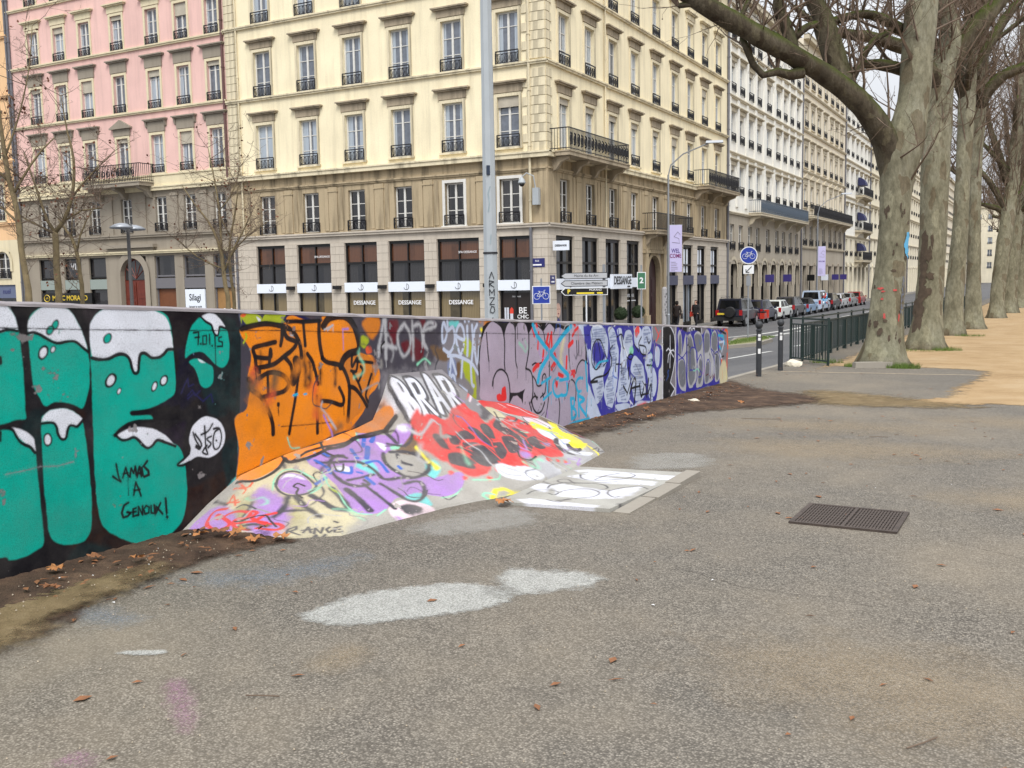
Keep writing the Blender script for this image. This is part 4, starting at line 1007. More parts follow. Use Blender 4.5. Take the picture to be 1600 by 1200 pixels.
# ------------------------------------------------------------------ soft-edged patches of soil, sand and paint on the asphalt
def spline(pts, closed, n=6):
    P = np.array(pts, float); k = len(P)
    if k < 3: return P
    out = []
    rng = range(k) if closed else range(k - 1)
    for i in rng:
        p0 = P[(i - 1) % k] if closed or i > 0 else P[0]; p1 = P[i]; p2 = P[(i + 1) % k]; p3 = P[(i + 2) % k] if closed or i + 2 < k else P[-1]
        for t in np.arange(n) / n:
            out.append(0.5 * ((2 * p1) + (-p0 + p2) * t + (2 * p0 - 5 * p1 + 4 * p2 - p3) * t * t + (-p0 + 3 * p1 - 3 * p2 + p3) * t ** 3))
    if not closed: out.append(P[-1])
    return np.array(out)
def seg_dist(X, Y, a, b):
    d = b - a; L2 = max(1e-12, float(d @ d)); t = np.clip(((X - a[0]) * d[0] + (Y - a[1]) * d[1]) / L2, 0, 1)
    return np.hypot(X - a[0] - t * d[0], Y - a[1] - t * d[1])
def inside(X, Y, P):
    c = np.zeros(X.shape, bool); n = len(P)
    for i in range(n):
        x0, y0 = P[i]; x1, y1 = P[(i + 1) % n]
        if y0 == y1: continue
        c ^= ((Y < y0) != (Y < y1)) & (X < (x1 - x0) * (Y - y0) / (y1 - y0) + x0)
    return c
def patch_mat(name, cols, scale, nscale, edge=0.6, rough=0.95, bmp=0.4, base_alpha=1.0, speck=None, band=0.08):
    m, nt, N, L, b = new_mat(name)
    at = N.new('ShaderNodeAttribute'); at.attribute_name = 'cover'
    n = noise(nt, scale, 7, 0.65); n2 = noise(nt, nscale, 8, 0.72); gr = noise(nt, 160, 3, 0.6)
    c = ramp(nt, n.outputs['Fac'], [(0.3, cols[0]), (0.5, cols[1]), (0.7, cols[2])]).outputs[0]
    c = mixc(nt, ramp(nt, gr.outputs['Fac'], [(0.35, 0.55), (0.5, 0.0)]).outputs[0], c, tuple(x * 0.35 for x in cols[0])); c = mixc(nt, ramp(nt, gr.outputs['Fac'], [(0.6, 0.0), (0.72, 0.45)]).outputs[0], c, tuple(min(1, x * 1.7) for x in cols[2]))
    L.new(c, b.inputs['Base Color'])
    b.inputs['Roughness'].default_value = rough; b.inputs['Specular IOR Level'].default_value = 0.2
    s = N.new('ShaderNodeMath'); s.operation = 'MULTIPLY_ADD'; s.inputs[1].default_value = edge * 2; s.inputs[2].default_value = -edge; L.new(n2.outputs['Fac'], s.inputs[0])
    ad = N.new('ShaderNodeMath'); ad.operation = 'ADD'; L.new(at.outputs['Fac'], ad.inputs[0]); L.new(s.outputs[0], ad.inputs[1])
    al = ramp(nt, ad.outputs[0], [(0.5 - band, 0.0), (0.5 + band, base_alpha)]).outputs[0]
    if speck:      # the stones of the asphalt still show through
        v = N.new('ShaderNodeTexVoronoi'); v.inputs['Scale'].default_value = 95; L.new(nt.nodes['TC'].outputs['Object'], v.inputs['Vector'])
        mu = N.new('ShaderNodeMath'); mu.operation = 'MULTIPLY'; L.new(al, mu.inputs[0]); L.new(ramp(nt, v.outputs['Distance'], [(0.3, 1.0), (0.75, speck)]).outputs[0], mu.inputs[1]); al = mu.outputs[0]
    L.new(al, b.inputs['Alpha']); bump(nt, gr.outputs['Fac'], b, bmp, 0.008)
    return m
def patch(name, poly, mat, add=0.004, res=0.05, feather=0.25, rise=0.0, hump=0.0, wall_side=None, yfun=z_plaza, parent=plaza):
    P = spline(poly, True, 5); x0, y0 = P.min(0) - feather; x1, y1 = P.max(0) + feather
    nx = max(3, int((x1 - x0) / res)); ny = max(3, int((y1 - y0) / res))
    X, Y = np.meshgrid(np.linspace(x0, x1, nx), np.linspace(y0, y1, ny), indexing='ij')
    D = np.full(X.shape, 1e9)
    for i in range(len(P)): D = np.minimum(D, seg_dist(X, Y, P[i], P[(i + 1) % len(P)]))
    sd = np.where(inside(X, Y, P), D, -D); cov = np.clip(0.5 + sd / (2 * feather), 0, 1)
    rs = np.random.RandomState(len(name) * 7 + nx)
    bumps = rs.rand(*X.shape)
    Z = np.vectorize(yfun)(Y) + add + rise * np.clip(sd / 0.5, 0, 1) + hump * cov * bumps
    if wall_side is not None: Z = Z + wall_side * np.clip((-4.4 - X) / 0.65, 0, 1) * cov
    idx = np.arange(nx * ny).reshape(nx, ny)
    keep = np.maximum.reduce([cov[:-1, :-1], cov[1:, :-1], cov[1:, 1:], cov[:-1, 1:]]) > 0.02
    q = np.stack([idx[:-1, :-1], idx[1:, :-1], idx[1:, 1:], idx[:-1, 1:]], -1)[keep]
    used = np.unique(q); remap = -np.ones(nx * ny, int); remap[used] = np.arange(len(used))
    V = np.stack([X, Y, Z], -1).reshape(-1, 3)[used]
    me = bpy.data.meshes.new(name); me.from_pydata(V.tolist(), [], remap[q].tolist())
    at = me.attributes.new('cover', 'FLOAT', 'POINT'); at.data.foreach_set('value', cov.reshape(-1)[used].astype(np.float32))
    me.polygons.foreach_set('use_smooth', [True] * len(me.polygons)); me.materials.append(mat); me.update()
    return link(name, me, parent)
M['sand'] = patch_mat('sand', ((0.29, 0.19, 0.095), (0.37, 0.255, 0.135), (0.42, 0.31, 0.185)), 1.1, 4.5, 0.8, 0.95, 0.4, 1.0, None, 0.15)
M['soil'] = patch_mat('soil', ((0.03, 0.019, 0.014), (0.075, 0.047, 0.032), (0.15, 0.095, 0.06)), 3.2, 7, 0.7, 0.9, 0.6, 1.0, None, 0.2)
M['clay'] = patch_mat('ochre_soil', ((0.12, 0.085, 0.045), (0.2, 0.145, 0.075), (0.28, 0.21, 0.12)), 5, 6, 0.8, 0.95, 0.5, 0.85, None, 0.25)
M['chalk'] = patch_mat('white_paint', ((0.36, 0.36, 0.34), (0.44, 0.44, 0.41), (0.5, 0.5, 0.47)), 12, 14, 0.7, 0.85, 0.2, 0.85, 0.6, 0.2)
M['chalk2'] = patch_mat('thin_grey_paint', ((0.3, 0.29, 0.26), (0.37, 0.36, 0.33), (0.42, 0.41, 0.38)), 8, 9, 0.7, 0.85, 0.2, 0.6, 0.55, 0.25)
M['pinkp'] = patch_mat('pink_spray', ((0.42, 0.15, 0.32), (0.5, 0.2, 0.4), (0.55, 0.25, 0.45)), 10, 18, 0.7, 0.85, 0.2, 0.3, 0.3, 0.35)
M['bluep'] = patch_mat('blue_spray', ((0.14, 0.22, 0.34), (0.2, 0.3, 0.42), (0.25, 0.35, 0.45)), 10, 9, 1.0, 0.85, 0.2, 0.24, 0.3, 0.35)
M['dusty'] = patch_mat('tan_dust', ((0.34, 0.26, 0.17), (0.40, 0.31, 0.2), (0.44, 0.35, 0.24)), 5, 3.5, 0.8, 0.95, 0.2, 0.4, 0.4, 0.4)
M['grass'] = patch_mat('thin_grass', ((0.10, 0.13, 0.035), (0.15, 0.19, 0.05), (0.22, 0.22, 0.09)), 14, 12, 0.6, 0.95, 0.6, 0.8)
patch('sand_path', [[-0.2, 15.9], [-1.0, 15.65], [-1.7, 15.3], [-1.92, 15.75], [-1.3, 16.6], [-1.24, 18.5], [-1.05, 20.6], [-1.15, 22.9], [-2.9, 23.4], [-4.1, 23.3], [-4.35, 25], [-4.4, 60], [-4.3, 150], [-4, 300], [6, 300], [9, 100], [9, 40], [9, 16], [4, 15.6]], M['sand'], 0.004, 0.2, 0.35)
patch('soil', [[-4.37, 4.9], [-4.44, 4.79], [-4.48, 4.16], [-4.5, 3.84], [-4.42, 3.4], [-4.32, 3.19], [-4.2, 2.96], [-4.29, 2.6], [-4.2, 1.5], [-4.3, -0.5], [-5.2, -0.5], [-5.2, 4.9]], M['soil'], 0.006, 0.03, 0.16, 0.012, 0.014, 0.045)
patch('ochre_soil', [[-4.6, 4.0], [-4.4, 3.6], [-4.3, 3.1], [-4.15, 2.7], [-4.2, 1.6], [-4.7, 2.0], [-4.75, 3.2]], M['clay'], 0.036, 0.03, 0.2, 0.0, 0.008)
patch('soil', [[-4.72, 9.9], [-4.55, 11.6], [-4.35, 12.9], [-3.95, 13.6], [-3.4, 14.3], [-3.0, 15.2], [-3.4, 16.1], [-4.3, 16.8], [-5.05, 17.9], [-5.25, 17.5], [-5.3, 9.9]], M['soil'], 0.006, 0.06, 0.4, 0.02, 0.015, 0.045)
patch('sand_drift', [[-3.4, 16.9], [-2.4, 16.6], [-1.4, 15.8], [-0.8, 15.3], [-2.0, 14.9], [-3.0, 15.0]], M['clay'], 0.008, 0.06, 0.5)
for nm, pl, mt, fe in (('white_paint', [[-3.25, 3.71], [-3.26, 3.88], [-3.22, 4.15], [-3.05, 4.39], [-2.84, 4.59], [-2.64, 4.6], [-2.45, 4.48], [-2.49, 4.27], [-2.61, 4.1], [-2.79, 3.89], [-2.97, 3.72]], 'chalk', 0.07),
                   ('white_paint', [[-2.66, 4.71], [-2.72, 4.97], [-2.53, 5.02], [-2.35, 5.08], [-2.18, 5.02], [-2.2, 4.83], [-2.35, 4.66], [-2.48, 4.53]], 'chalk', 0.1),
                   ('grey_paint', [[-3.83, 5.53], [-3.8, 5.9], [-3.72, 6.22], [-3.54, 6.45], [-3.3, 6.35], [-3.16, 6.08], [-3.33, 5.74], [-3.55, 5.5]], 'chalk2', 0.14),
                   ('grey_paint', [[-3.46, 8.74], [-3.56, 9.25], [-3.26, 9.57], [-2.98, 9.53], [-2.77, 9.07], [-2.95, 8.67], [-3.27, 8.51]], 'chalk2', 0.14),
                   ('pink_spray', [[-3.18, 2.79], [-3.09, 2.8], [-2.82, 2.58], [-2.76, 2.5], [-2.94, 2.61]], 'pinkp', 0.06), ('pink_spray', [[-2.95, 2.09], [-2.96, 2.19], [-2.84, 2.15]], 'pinkp', 0.05),
                   ('ochre_smudge', [[-2.77, 3.23], [-2.8, 3.41], [-2.74, 3.53], [-2.64, 3.45], [-2.64, 3.25]], 'dusty', 0.1), ('blue_spray', [[-4.4, 3.2], [-4.31, 3.34], [-4.01, 3.33], [-3.94, 3.22], [-4.15, 3.17]], 'bluep', 0.1),
                   ('blue_spray', [[-4.27, 3.96], [-4.01, 4.32], [-3.81, 4.66], [-3.73, 4.82], [-3.67, 4.49], [-3.85, 4.03]], 'bluep', 0.16),
                   ('white_paint', [[-3.66, 2.93], [-3.6, 3.0], [-3.5, 3.06], [-3.47, 3.02], [-3.56, 2.96]], 'chalk', 0.03), ('tan_dust', [[-3.0, 10.6], [-1.6, 11.2], [-0.3, 10.9], [-1.0, 10.2], [-2.2, 9.9]], 'dusty', 0.5), ('tan_dust', [[-3.6, 12.2], [-2.4, 12.9], [-1.0, 12.5], [-2.2, 11.8]], 'dusty', 0.5), ('tan_dust', [[-1.2, 13.6], [0.2, 14.2], [1.6, 13.8], [0.4, 13.2]], 'dusty', 0.6),
                   ('tan_dust', [[-0.6, 8.4], [0.2, 9.0], [1.0, 8.6], [0.4, 8.0]], 'dusty', 0.4), ('tan_dust', [[-1.2, 4.2], [-0.4, 4.6], [0.2, 4.1], [-0.5, 3.7]], 'dusty', 0.35)):
    patch(nm, pl, M[mt], 0.004, 0.02 if fe < 0.2 else 0.06, fe)
# fresh asphalt strip joint across the plaza
jm = MB()
for k in range(24):
    a = -4.9 + k * 0.16; yy = 21.0 + 0.35 * math.sin(k * 0.7) * 0.1 + k * 0.02
    jm.quad((a, yy, z_plaza(yy) + 0.004), (a + 0.16, yy + 0.02, z_plaza(yy) + 0.004), (a + 0.16, yy + 0.10, z_plaza(yy) + 0.004), (a, yy + 0.08, z_plaza(yy) + 0.004))
jm.build('asphalt_seam', plain('pale_seam', (165, 150, 128), 0.9, var=0.3, scale=8), plaza)

M['crack'] = plain('crack', (44, 38, 34), 0.95)
for (x, y, a, n_) in ((-1.9, 5.4, 0.5, 16), (0.3, 6.2, 2.2, 14), (-2.2, 8.6, 0.1, 18), (-0.4, 3.2, 0.9, 12), (1.2, 11.0, 2.8, 16)):
    m = MB(); rq = random.Random(int(x * 100)); p = Vector((x, y, 0))
    for k in range(n_):
        a += rq.uniform(-0.5, 0.5); q = p + Vector((math.cos(a), math.sin(a), 0)) * rq.uniform(0.04, 0.12); w = Vector((-math.sin(a), math.cos(a), 0)) * rq.uniform(0.0005, 0.0014)
        m.quad(*[(v.x, v.y, z_plaza(v.y) + 0.003) for v in (p + w, q + w, q - w, p - w)]); p = q
    m.build('crack', M['crack'], plaza)
# ------------------------------------------------------------------ rastering of the sprayed paint (colour only)
def raster(cmds, W, Hh, tox, toy, px, base, seed, old=0, wear=0.66, over=0, zone=None):
    rq = random.Random(seed); under = []
    for k in range(old):      # forgotten tags below the present ones
        x, y = tox + rq.random() * W * px, toy + rq.random() * Hh * px; r = rq.uniform(0.1, 0.4); under.append(('F', rq.choice(['maroon', 'lime', 'navy', 'lgrey', 'dark', 'purple', 'turq', 'brown', 'pink', 'steel', 'orange2']), 1, 0.02, [int(1000 * v) for q in range(7) for v in (x + r * rq.uniform(0.5, 1.2) * math.cos(q * 0.9), y + r * rq.uniform(0.5, 1.2) * math.sin(q * 0.9))]))
    drips = []
    for c in cmds:
        if c[0] == 'S' and seed == 1 and rq.random() < 0.22:
            q = rq.randrange(len(c[-1]) // 2); x, y = c[-1][2 * q], c[-1][2 * q + 1]; drips.append(('S', c[1], 0.006, 0, 0.003, [x, y, x + rq.randint(-3, 3), y - rq.randint(40, 170)]))
    for k in range(over):      # quick scribbles over everything
        x, y = rq.uniform(zone[0], zone[1]), rq.uniform(zone[2], zone[3]); a = rq.uniform(0, 6.28); q = []
        for _ in range(rq.randint(3, 6)): q += [int(1000 * x), int(1000 * y)]; a += rq.uniform(-1.6, 1.6); st = rq.uniform(0.04, 0.13); x += st * math.cos(a); y += st * math.sin(a)
        drips.append(('S', rq.choice(['char', 'char', 'black', 'lgrey', 'mint', 'blue', 'purple', 'conc']), rq.choice([0.007, 0.01, 0.018]), 1, rq.choice([0.004, 0.012, 0.03]), q))
    cmds = under + list(cmds) + drips
    img = np.empty((Hh, W, 3), np.float32); rs = np.random.RandomState(seed)
    def fbm(cell):
        acc = np.zeros((Hh, W), np.float32); amp = 1.0; tot = 0
        for o in range(4):
            c = max(2, int(cell / 2 ** o)); g = rs.rand(Hh // c + 3, W // c + 3).astype(np.float32)
            yy = np.arange(Hh) / c; xx = np.arange(W) / c; y0 = yy.astype(int); x0 = xx.astype(int); fy = (yy - y0)[:, None]; fx = (xx - x0)[None]
            fy = fy * fy * (3 - 2 * fy); fx = fx * fx * (3 - 2 * fx)
            a = g[np.ix_(y0, x0)]; b_ = g[np.ix_(y0, x0 + 1)]; c_ = g[np.ix_(y0 + 1, x0)]; d_ = g[np.ix_(y0 + 1, x0 + 1)]
            acc += amp * ((a * (1 - fx) + b_ * fx) * (1 - fy) + (c_ * (1 - fx) + d_ * fx) * fy); tot += amp; amp *= 0.55
        return acc / tot
    n1 = fbm(64); n2 = fbm(12); n3 = fbm(26); n4 = rs.rand(Hh, W).astype(np.float32)
    chip = np.clip((n3 * 0.55 + n2 * 0.45 - wear) / 0.04, 0, 1)      # flaked spots show older coats
    img[:] = np.array(lin(base), np.float32) * (0.75 + 0.5 * n1)[..., None]
    for c in cmds:
        pts = np.array(c[-1], float).reshape(-1, 2) / 1000; pts = np.stack([(pts[:, 0] - tox) / px, (pts[:, 1] - toy) / px], 1)
        col = np.array(lin(PC[c[1]]), np.float32)
        if c[0] == 'F':
            P = spline(pts, True, 5) if c[2] else pts; soft = max(0.8, c[3] / px); hw = 0
        else:
            P = spline(pts, False, 5) if c[3] and len(pts) > 2 else pts; hw = c[2] / px / 2; soft = max(0.8, c[4] / px)
        pad = hw + soft * 2 + 2
        x0 = max(0, int(P[:, 0].min() - pad)); x1 = min(W, int(P[:, 0].max() + pad) + 1); y0 = max(0, int(P[:, 1].min() - pad)); y1 = min(Hh, int(P[:, 1].max() + pad) + 1)
        if x1 <= x0 or y1 <= y0: continue
        X, Y = np.meshgrid(np.arange(x0, x1, dtype=np.float32), np.arange(y0, y1, dtype=np.float32))
        nz = n2[y0:y1, x0:x1]
        if c[0] == 'F':
            I = inside(X, Y, P)
            D = np.full(X.shape, 1e6, np.float32); pd = int(soft * 2 + 3)
            for i in range(len(P)):
                a = P[i]; b_ = P[(i + 1) % len(P)]
                u0 = max(0, int(min(a[0], b_[0]) - pd) - x0); u1 = int(max(a[0], b_[0]) + pd) + 1 - x0; v0 = max(0, int(min(a[1], b_[1]) - pd) - y0); v1 = int(max(a[1], b_[1]) + pd) + 1 - y0
                if u1 <= u0 or v1 <= v0: continue
                D[v0:v1, u0:u1] = np.minimum(D[v0:v1, u0:u1], seg_dist(X[v0:v1, u0:u1], Y[v0:v1, u0:u1], a, b_))
            sd = np.where(I, D, -D) + (nz - 0.5) * soft * 1.6
            al = np.clip(0.5 + sd / (2 * soft), 0, 1)
        else:
            D = np.full(X.shape, 1e6, np.float32); pd = int(pad + 1)
            for i in range(len(P) - 1):
                a, b_ = P[i], P[i + 1]
                u0 = max(0, int(min(a[0], b_[0]) - pd) - x0); u1 = int(max(a[0], b_[0]) + pd) + 1 - x0; v0 = max(0, int(min(a[1], b_[1]) - pd) - y0); v1 = int(max(a[1], b_[1]) + pd) + 1 - y0
                if u1 <= u0 or v1 <= v0: continue
                D[v0:v1, u0:u1] = np.minimum(D[v0:v1, u0:u1], seg_dist(X[v0:v1, u0:u1], Y[v0:v1, u0:u1], a, b_))
            al = np.clip(0.5 + (hw - D + (nz - 0.5) * soft * 1.4) / (2 * soft), 0, 1)
        al = al * al * (3 - 2 * al)
        if c[0] == 'S': al = np.maximum(al, (0.5 * np.exp(-np.maximum(D - hw, 0) / (0.012 / px)) - n4[y0:y1, x0:x1] * 0.45).clip(0, 0.5))      # overspray
        al = (al * (0.955 + 0.045 * nz) * (1 - 0.92 * chip[y0:y1, x0:x1]))[..., None]
        shade = (0.8 + 0.4 * n1[y0:y1, x0:x1] * 0.6 + 0.4 * n3[y0:y1, x0:x1] * 0.4)[..., None]
        img[y0:y1, x0:x1] = img[y0:y1, x0:x1] * (1 - al) + col * shade * al
    return img
def paint_image(name, img):
    h, w, _ = img.shape
    im = bpy.data.images.new(name, w, h, alpha=False, float_buffer=True); im.colorspace_settings.name = 'Non-Color'
    buf = np.ones((h, w, 4), np.float32); buf[..., :3] = img; im.pixels.foreach_set(buf.ravel()); im.update(); im.pack()
    return im
def painted(name, im, chip=0.5, dirt=0.2):
    m, nt, N, L, b = new_mat(name)
    uv = N.new('ShaderNodeUVMap'); uv.uv_map = 'paint'
    t = N.new('ShaderNodeTexImage'); t.image = im; t.extension = 'EXTEND'; L.new(uv.outputs[0], t.inputs[0])
    n = noise(nt, 22, 8, 0.7); g = noise(nt, 3.0, 6, 0.65); f = noise(nt, 150, 3, 0.6)
    col = mixc(nt, ramp(nt, g.outputs['Fac'], [(0.5 - dirt * 0.4, 0.0), (0.85 - dirt * 0.3, dirt)]).outputs[0], t.outputs[0], (0.1 + dirt * 0.3, 0.088 + dirt * 0.28, 0.075 + dirt * 0.26))
    col = mixc(nt, ramp(nt, n.outputs['Fac'], [(0.72 - 0.06 * chip, 0.0), (0.78 - 0.05 * chip, 0.8)]).outputs[0], col, (0.36, 0.34, 0.32))
    col = mixc(nt, ramp(nt, f.outputs['Fac'], [(0.3, 0.3), (0.55, 0.0)]).outputs[0], col, (0.012, 0.012, 0.012))
    L.new(col, b.inputs['Base Color']); b.inputs['Roughness'].default_value = 0.75; b.inputs['Specular IOR Level'].default_value = 0.12
    ad = N.new('ShaderNodeMath'); ad.operation = 'ADD'; L.new(n.outputs['Fac'], ad.inputs[0]); L.new(f.outputs['Fac'], ad.inputs[1]); bump(nt, ad.outputs[0], b, 0.35, 0.006)
    return m
def uv_from(me, fn):
    l = me.uv_layers.new(name='paint')
    for p in me.polygons:
        for li in p.loop_indices: l.data[li].uv = fn(me.vertices[me.loops[li].vertex_index].co)
M['concrete'] = stucco('concrete', (150, 147, 142), 0.4, amt=0.4)
XW = -5.05; WY0, WY1 = -2.0, 17.6
def wall_top(y): return 1.54 - 0.0593 * (y - 3.43)
PXW = 0.005; S0, H0 = -2.1, -0.6; WPX, HPX = int(19.9 / PXW), int(2.6 / PXW)
im_wall = paint_image('wall_paint', raster(WALL_PAINT, WPX, HPX, S0, H0, PXW, (132, 127, 128), 1, 260, 0.69, 70, (5.2, 17.2, -0.1, 1.1)))
M['wall_paint'] = painted('sprayed_wall', im_wall, 0.6)
gw = thing('graffiti_wall', 'long low concrete wall covered in teal, orange, lilac and navy spray-paint lettering', 'wall', (XW, WY0, 0))
m = MB(); ny, nz = 160, 14; TH = 0.32; rs_ = random.Random(3)
ysw = [WY0 + (WY1 - WY0) * i / ny for i in range(ny + 1)]
vs = []
for i, y in enumerate(ysw):
    for j in range(nz + 1):
        z0 = -0.6; z1 = wall_top(y) - 0.03; vs.append((rs_.uniform(-0.003, 0.003), y - WY0, z0 + (z1 - z0) * j / nz))
m.add(vs, [(i * (nz + 1) + j, (i + 1) * (nz + 1) + j, (i + 1) * (nz + 1) + j + 1, i * (nz + 1) + j + 1) for i in range(ny) for j in range(nz)])
face = m.mesh('painted_face', M['wall_paint'], True, fix=False); uv_from(face, lambda c: ((c.y + WY0 - S0) / (WPX * PXW), (c.z - H0) / (HPX * PXW)))
link('painted_face', face, gw)
m = MB()
m.add([(-0.002, 0, -0.6), (-TH, 0, -0.6), (-TH, WY1 - WY0, -0.6), (-0.002, WY1 - WY0, -0.6), (-0.002, 0, wall_top(WY0) - 0.03), (-TH, 0, wall_top(WY0) - 0.03), (-TH, WY1 - WY0, wall_top(WY1) - 0.03), (-0.002, WY1 - WY0, wall_top(WY1) - 0.03)], [(0, 1, 5, 4), (1, 2, 6, 5), (2, 3, 7, 6), (4, 5, 6, 7)])
m.build('core', M['concrete'], gw)
M['coping'] = stucco('worn_coping', (142, 136, 138), 0.5, (0.2, 0.18, 0.2), 0.5)
m = MB()      # chipped rounded top edge, one continuous pour
prof = [(-TH, -0.03), (-TH, -0.006), (-TH + 0.02, 0.0), (-0.02, 0.0), (0.003, -0.012), (0.004, -0.03)]
vs = []
for i, y in enumerate(ysw):
    ch = rs_.uniform(0, 0.012) if rs_.random() < 0.35 else rs_.uniform(0, 0.003)
    for (dx, dz) in prof: vs.append((dx - (ch if dx > -0.05 and dz > -0.02 else 0), y - WY0, wall_top(y) + dz - (ch * 0.7 if dx > -0.05 and dz > -0.02 else 0)))
npf = len(prof); m.add(vs, [(i * npf + j, (i + 1) * npf + j, (i + 1) * npf + j + 1, i * npf + j + 1) for i in range(ny) for j in range(npf - 1)])
m.build('coping', M['coping'], gw)
# ------------------------------------------------------------------ the concrete bank and its slab
def bank_point(yT, v):
    ys = [a[0][0] for a in STATIONS]
    zT = np.interp(yT, ys, [a[0][1] for a in STATIONS]); bx = np.interp(yT, ys, [a[1][0] for a in STATIONS]); by = np.interp(yT, ys, [a[1][1] for a in STATIONS])
    zB = z_plaza(by) + 0.004
    return (XW + 0.004 + (bx - XW) * v, yT + (by - yT) * v, zB + (zT - zB) * max(0.0, 1 - v) ** 1.12)
PXB = 0.005; im_bank = paint_image('bank_paint', raster(BANK_PAINT, int(6.3 / PXB), int(1.3 / PXB), 4.5, -0.02, PXB, (164, 161, 154), 2, 30, 0.655, 75, (5.0, 9.9, 0.25, 1.2)))
M['bank_paint'] = painted('sprayed_bank', im_bank, 0.5, 0.5)
bank = thing('skate_bank', 'sloping concrete skate bank leaning on the wall, red and purple graffiti', 'skate ramp', (XW, 4.57, 0))
us = sorted(set([a[0][0] for a in STATIONS] + [4.57 + 6.1 * i / 130 for i in range(131)])); nv = 26
vs = []; uvs = []
for yT in us:
    for j in range(nv + 1):
        p = bank_point(yT, j / nv); vs.append((p[0] - XW, p[1] - 4.57, p[2] - (0.03 if j == nv else 0.0))); uvs.append(((yT - 4.5) / 6.3, (j / nv * 1.25 + 0.02) / 1.3))
m = MB().add(vs, [(i * (nv + 1) + j, i * (nv + 1) + j + 1, (i + 1) * (nv + 1) + j + 1, (i + 1) * (nv + 1) + j) for i in range(len(us) - 1) for j in range(nv)])
me = m.mesh('bank_surface', M['bank_paint'], False, fix=False)
l = me.uv_layers.new(name='paint')
for p in me.polygons:
    for li in p.loop_indices: l.data[li].uv = uvs[me.loops[li].vertex_index]
link('bank_surface', me, bank)
im_slab = paint_image('slab_paint', raster(SLAB_PAINT, int(2.0 / PXB), int(2.6 / PXB), -4.2, 6.3, PXB, (168, 167, 160), 4, 0, 0.66)); M['slab_paint'] = painted('sprayed_slab', im_slab, 0.4, 0.5)
slab = thing('landing_slab', 'thin white-painted concrete slab lying at the foot of the skate bank', 'slab', (-3.3, 7.4, z_plaza(7.4)))
SP = [(-3.70, 6.55), (-2.80, 6.66), (-2.76, 8.38), (-3.80, 8.28)]
m = MB(); zb = z_plaza(7.4)
top = [(x + 3.3, y - 7.4, z_plaza(y) - zb + (0.03 if k in (1, 2) else 0.022)) for k, (x, y) in enumerate(SP)]
m.add(top + [(a, b_, c_ - 0.06) for a, b_, c_ in top], [(0, 1, 2, 3), (0, 4, 5, 1), (1, 5, 6, 2), (2, 6, 7, 3), (3, 7, 4, 0)])
me = m.mesh('slab_top', M['slab_paint']); uv_from(me, lambda c: ((c.x - 3.3 + 4.2) / 2.0, (c.y + 7.4 - 6.3) / 2.6)); link('slab_top', me, slab)
M['edge'] = stucco('grimy_kerb', (122, 115, 105), 0.5)
for k in range(3):
    y0 = 6.68 + k * 0.575; y1 = y0 + 0.565
    if k == 2: y1 = 8.40
    MB().box(-2.785 + 3.3 + (0.012 if k == 1 else 0), -2.655 + 3.3 + (0.02 if k == 1 else 0), y0 - 7.4, y1 - 7.4, z_plaza(7.4) - zb - 0.05, 0.02 + 0.004 * k).build('edge_stone', M['kerb'], slab)
# ------------------------------------------------------------------ houses
ZB = -1.57
M['iron'] = plain('wrought_iron', (34, 34, 38), 0.5, 0.3)
M['white_frame'] = plain('white_joinery', (214, 212, 206), 0.5, var=0.08, scale=4)
M['pane'] = glass_mat('window_pane', (0.15, 0.17, 0.21), (0.42, 0.48, 0.55))  # curtain and room tones, lifted to pale blue for painted sky reflection
M['pane_dark'] = glass_mat('dark_pane', (0.012, 0.012, 0.016), (0.03, 0.028, 0.03), 0.03)
M['pane_warm'] = glass_mat('brown_reflection_pane', (0.1, 0.036, 0.014), (0.13, 0.05, 0.022), 0.12)  # brown-orange tree reflections put into the glass colour
M['pane_shop'] = glass_mat('shop_pane', (0.1, 0.082, 0.05), (0.26, 0.2, 0.11), 0.05)  # gold-brown reflections and interior glow painted into the glass colour
M['black_frame'] = plain('black_metal', (18, 17, 18), 0.4)
M['white_panel'] = plain('white_sign_panel', (226, 232, 242), 0.4)
M['ink'] = plain('dark_lettering', (40, 42, 48), 0.5)
M['white_ink'] = plain('white_lettering', (236, 236, 238), 0.5)
M['slate'] = plain('slate_roof', (84, 86, 94), 0.6, var=0.25, scale=5)
M['pipe'] = plain('zinc_pipe', (112, 112, 118), 0.5, 0.4, var=0.2)
M['door_wood'] = plain('red_brown_door', (104, 42, 28), 0.5, var=0.3, scale=5)
M['door_dark'] = plain('burgundy_door', (52, 24, 28), 0.5, var=0.3, scale=5)
MESH = {}
def cached(key, fn):
    if key not in MESH: MESH[key] = fn()
    return MESH[key]
def casement(w, h, bars, mat):
    def mk():
        m = MB(); t = 0.08; y0, y1 = 0.16, 0.225
        m.box(-w / 2, -w / 2 + t, y0, y1, 0, h).box(w / 2 - t, w / 2, y0, y1, 0, h).box(-w / 2 + t, w / 2 - t, y0 + 0.002, y1, 0, t).box(-w / 2 + t, w / 2 - t, y0 + 0.002, y1, h - t, h)
        m.box(-0.055, 0.055, y0 - 0.012, y1, t, h - t)
        for f in bars: m.box(-w / 2 + t, -0.055, y0 + 0.012, y1, h * f - 0.018, h * f + 0.018).box(0.055, w / 2 - t, y0 + 0.012, y1, h * f - 0.018, h * f + 0.018)
        return m.mesh('window', mat)
    return cached(('case', w, h, tuple(bars), mat.name), mk)
def pane_mesh(w, h, mat):
    return cached(('pane', w, h, mat.name), lambda: MB().box(-w / 2 + 0.03, w / 2 - 0.03, 0.2, 0.215, 0.03, h - 0.03).mesh('pane', mat))
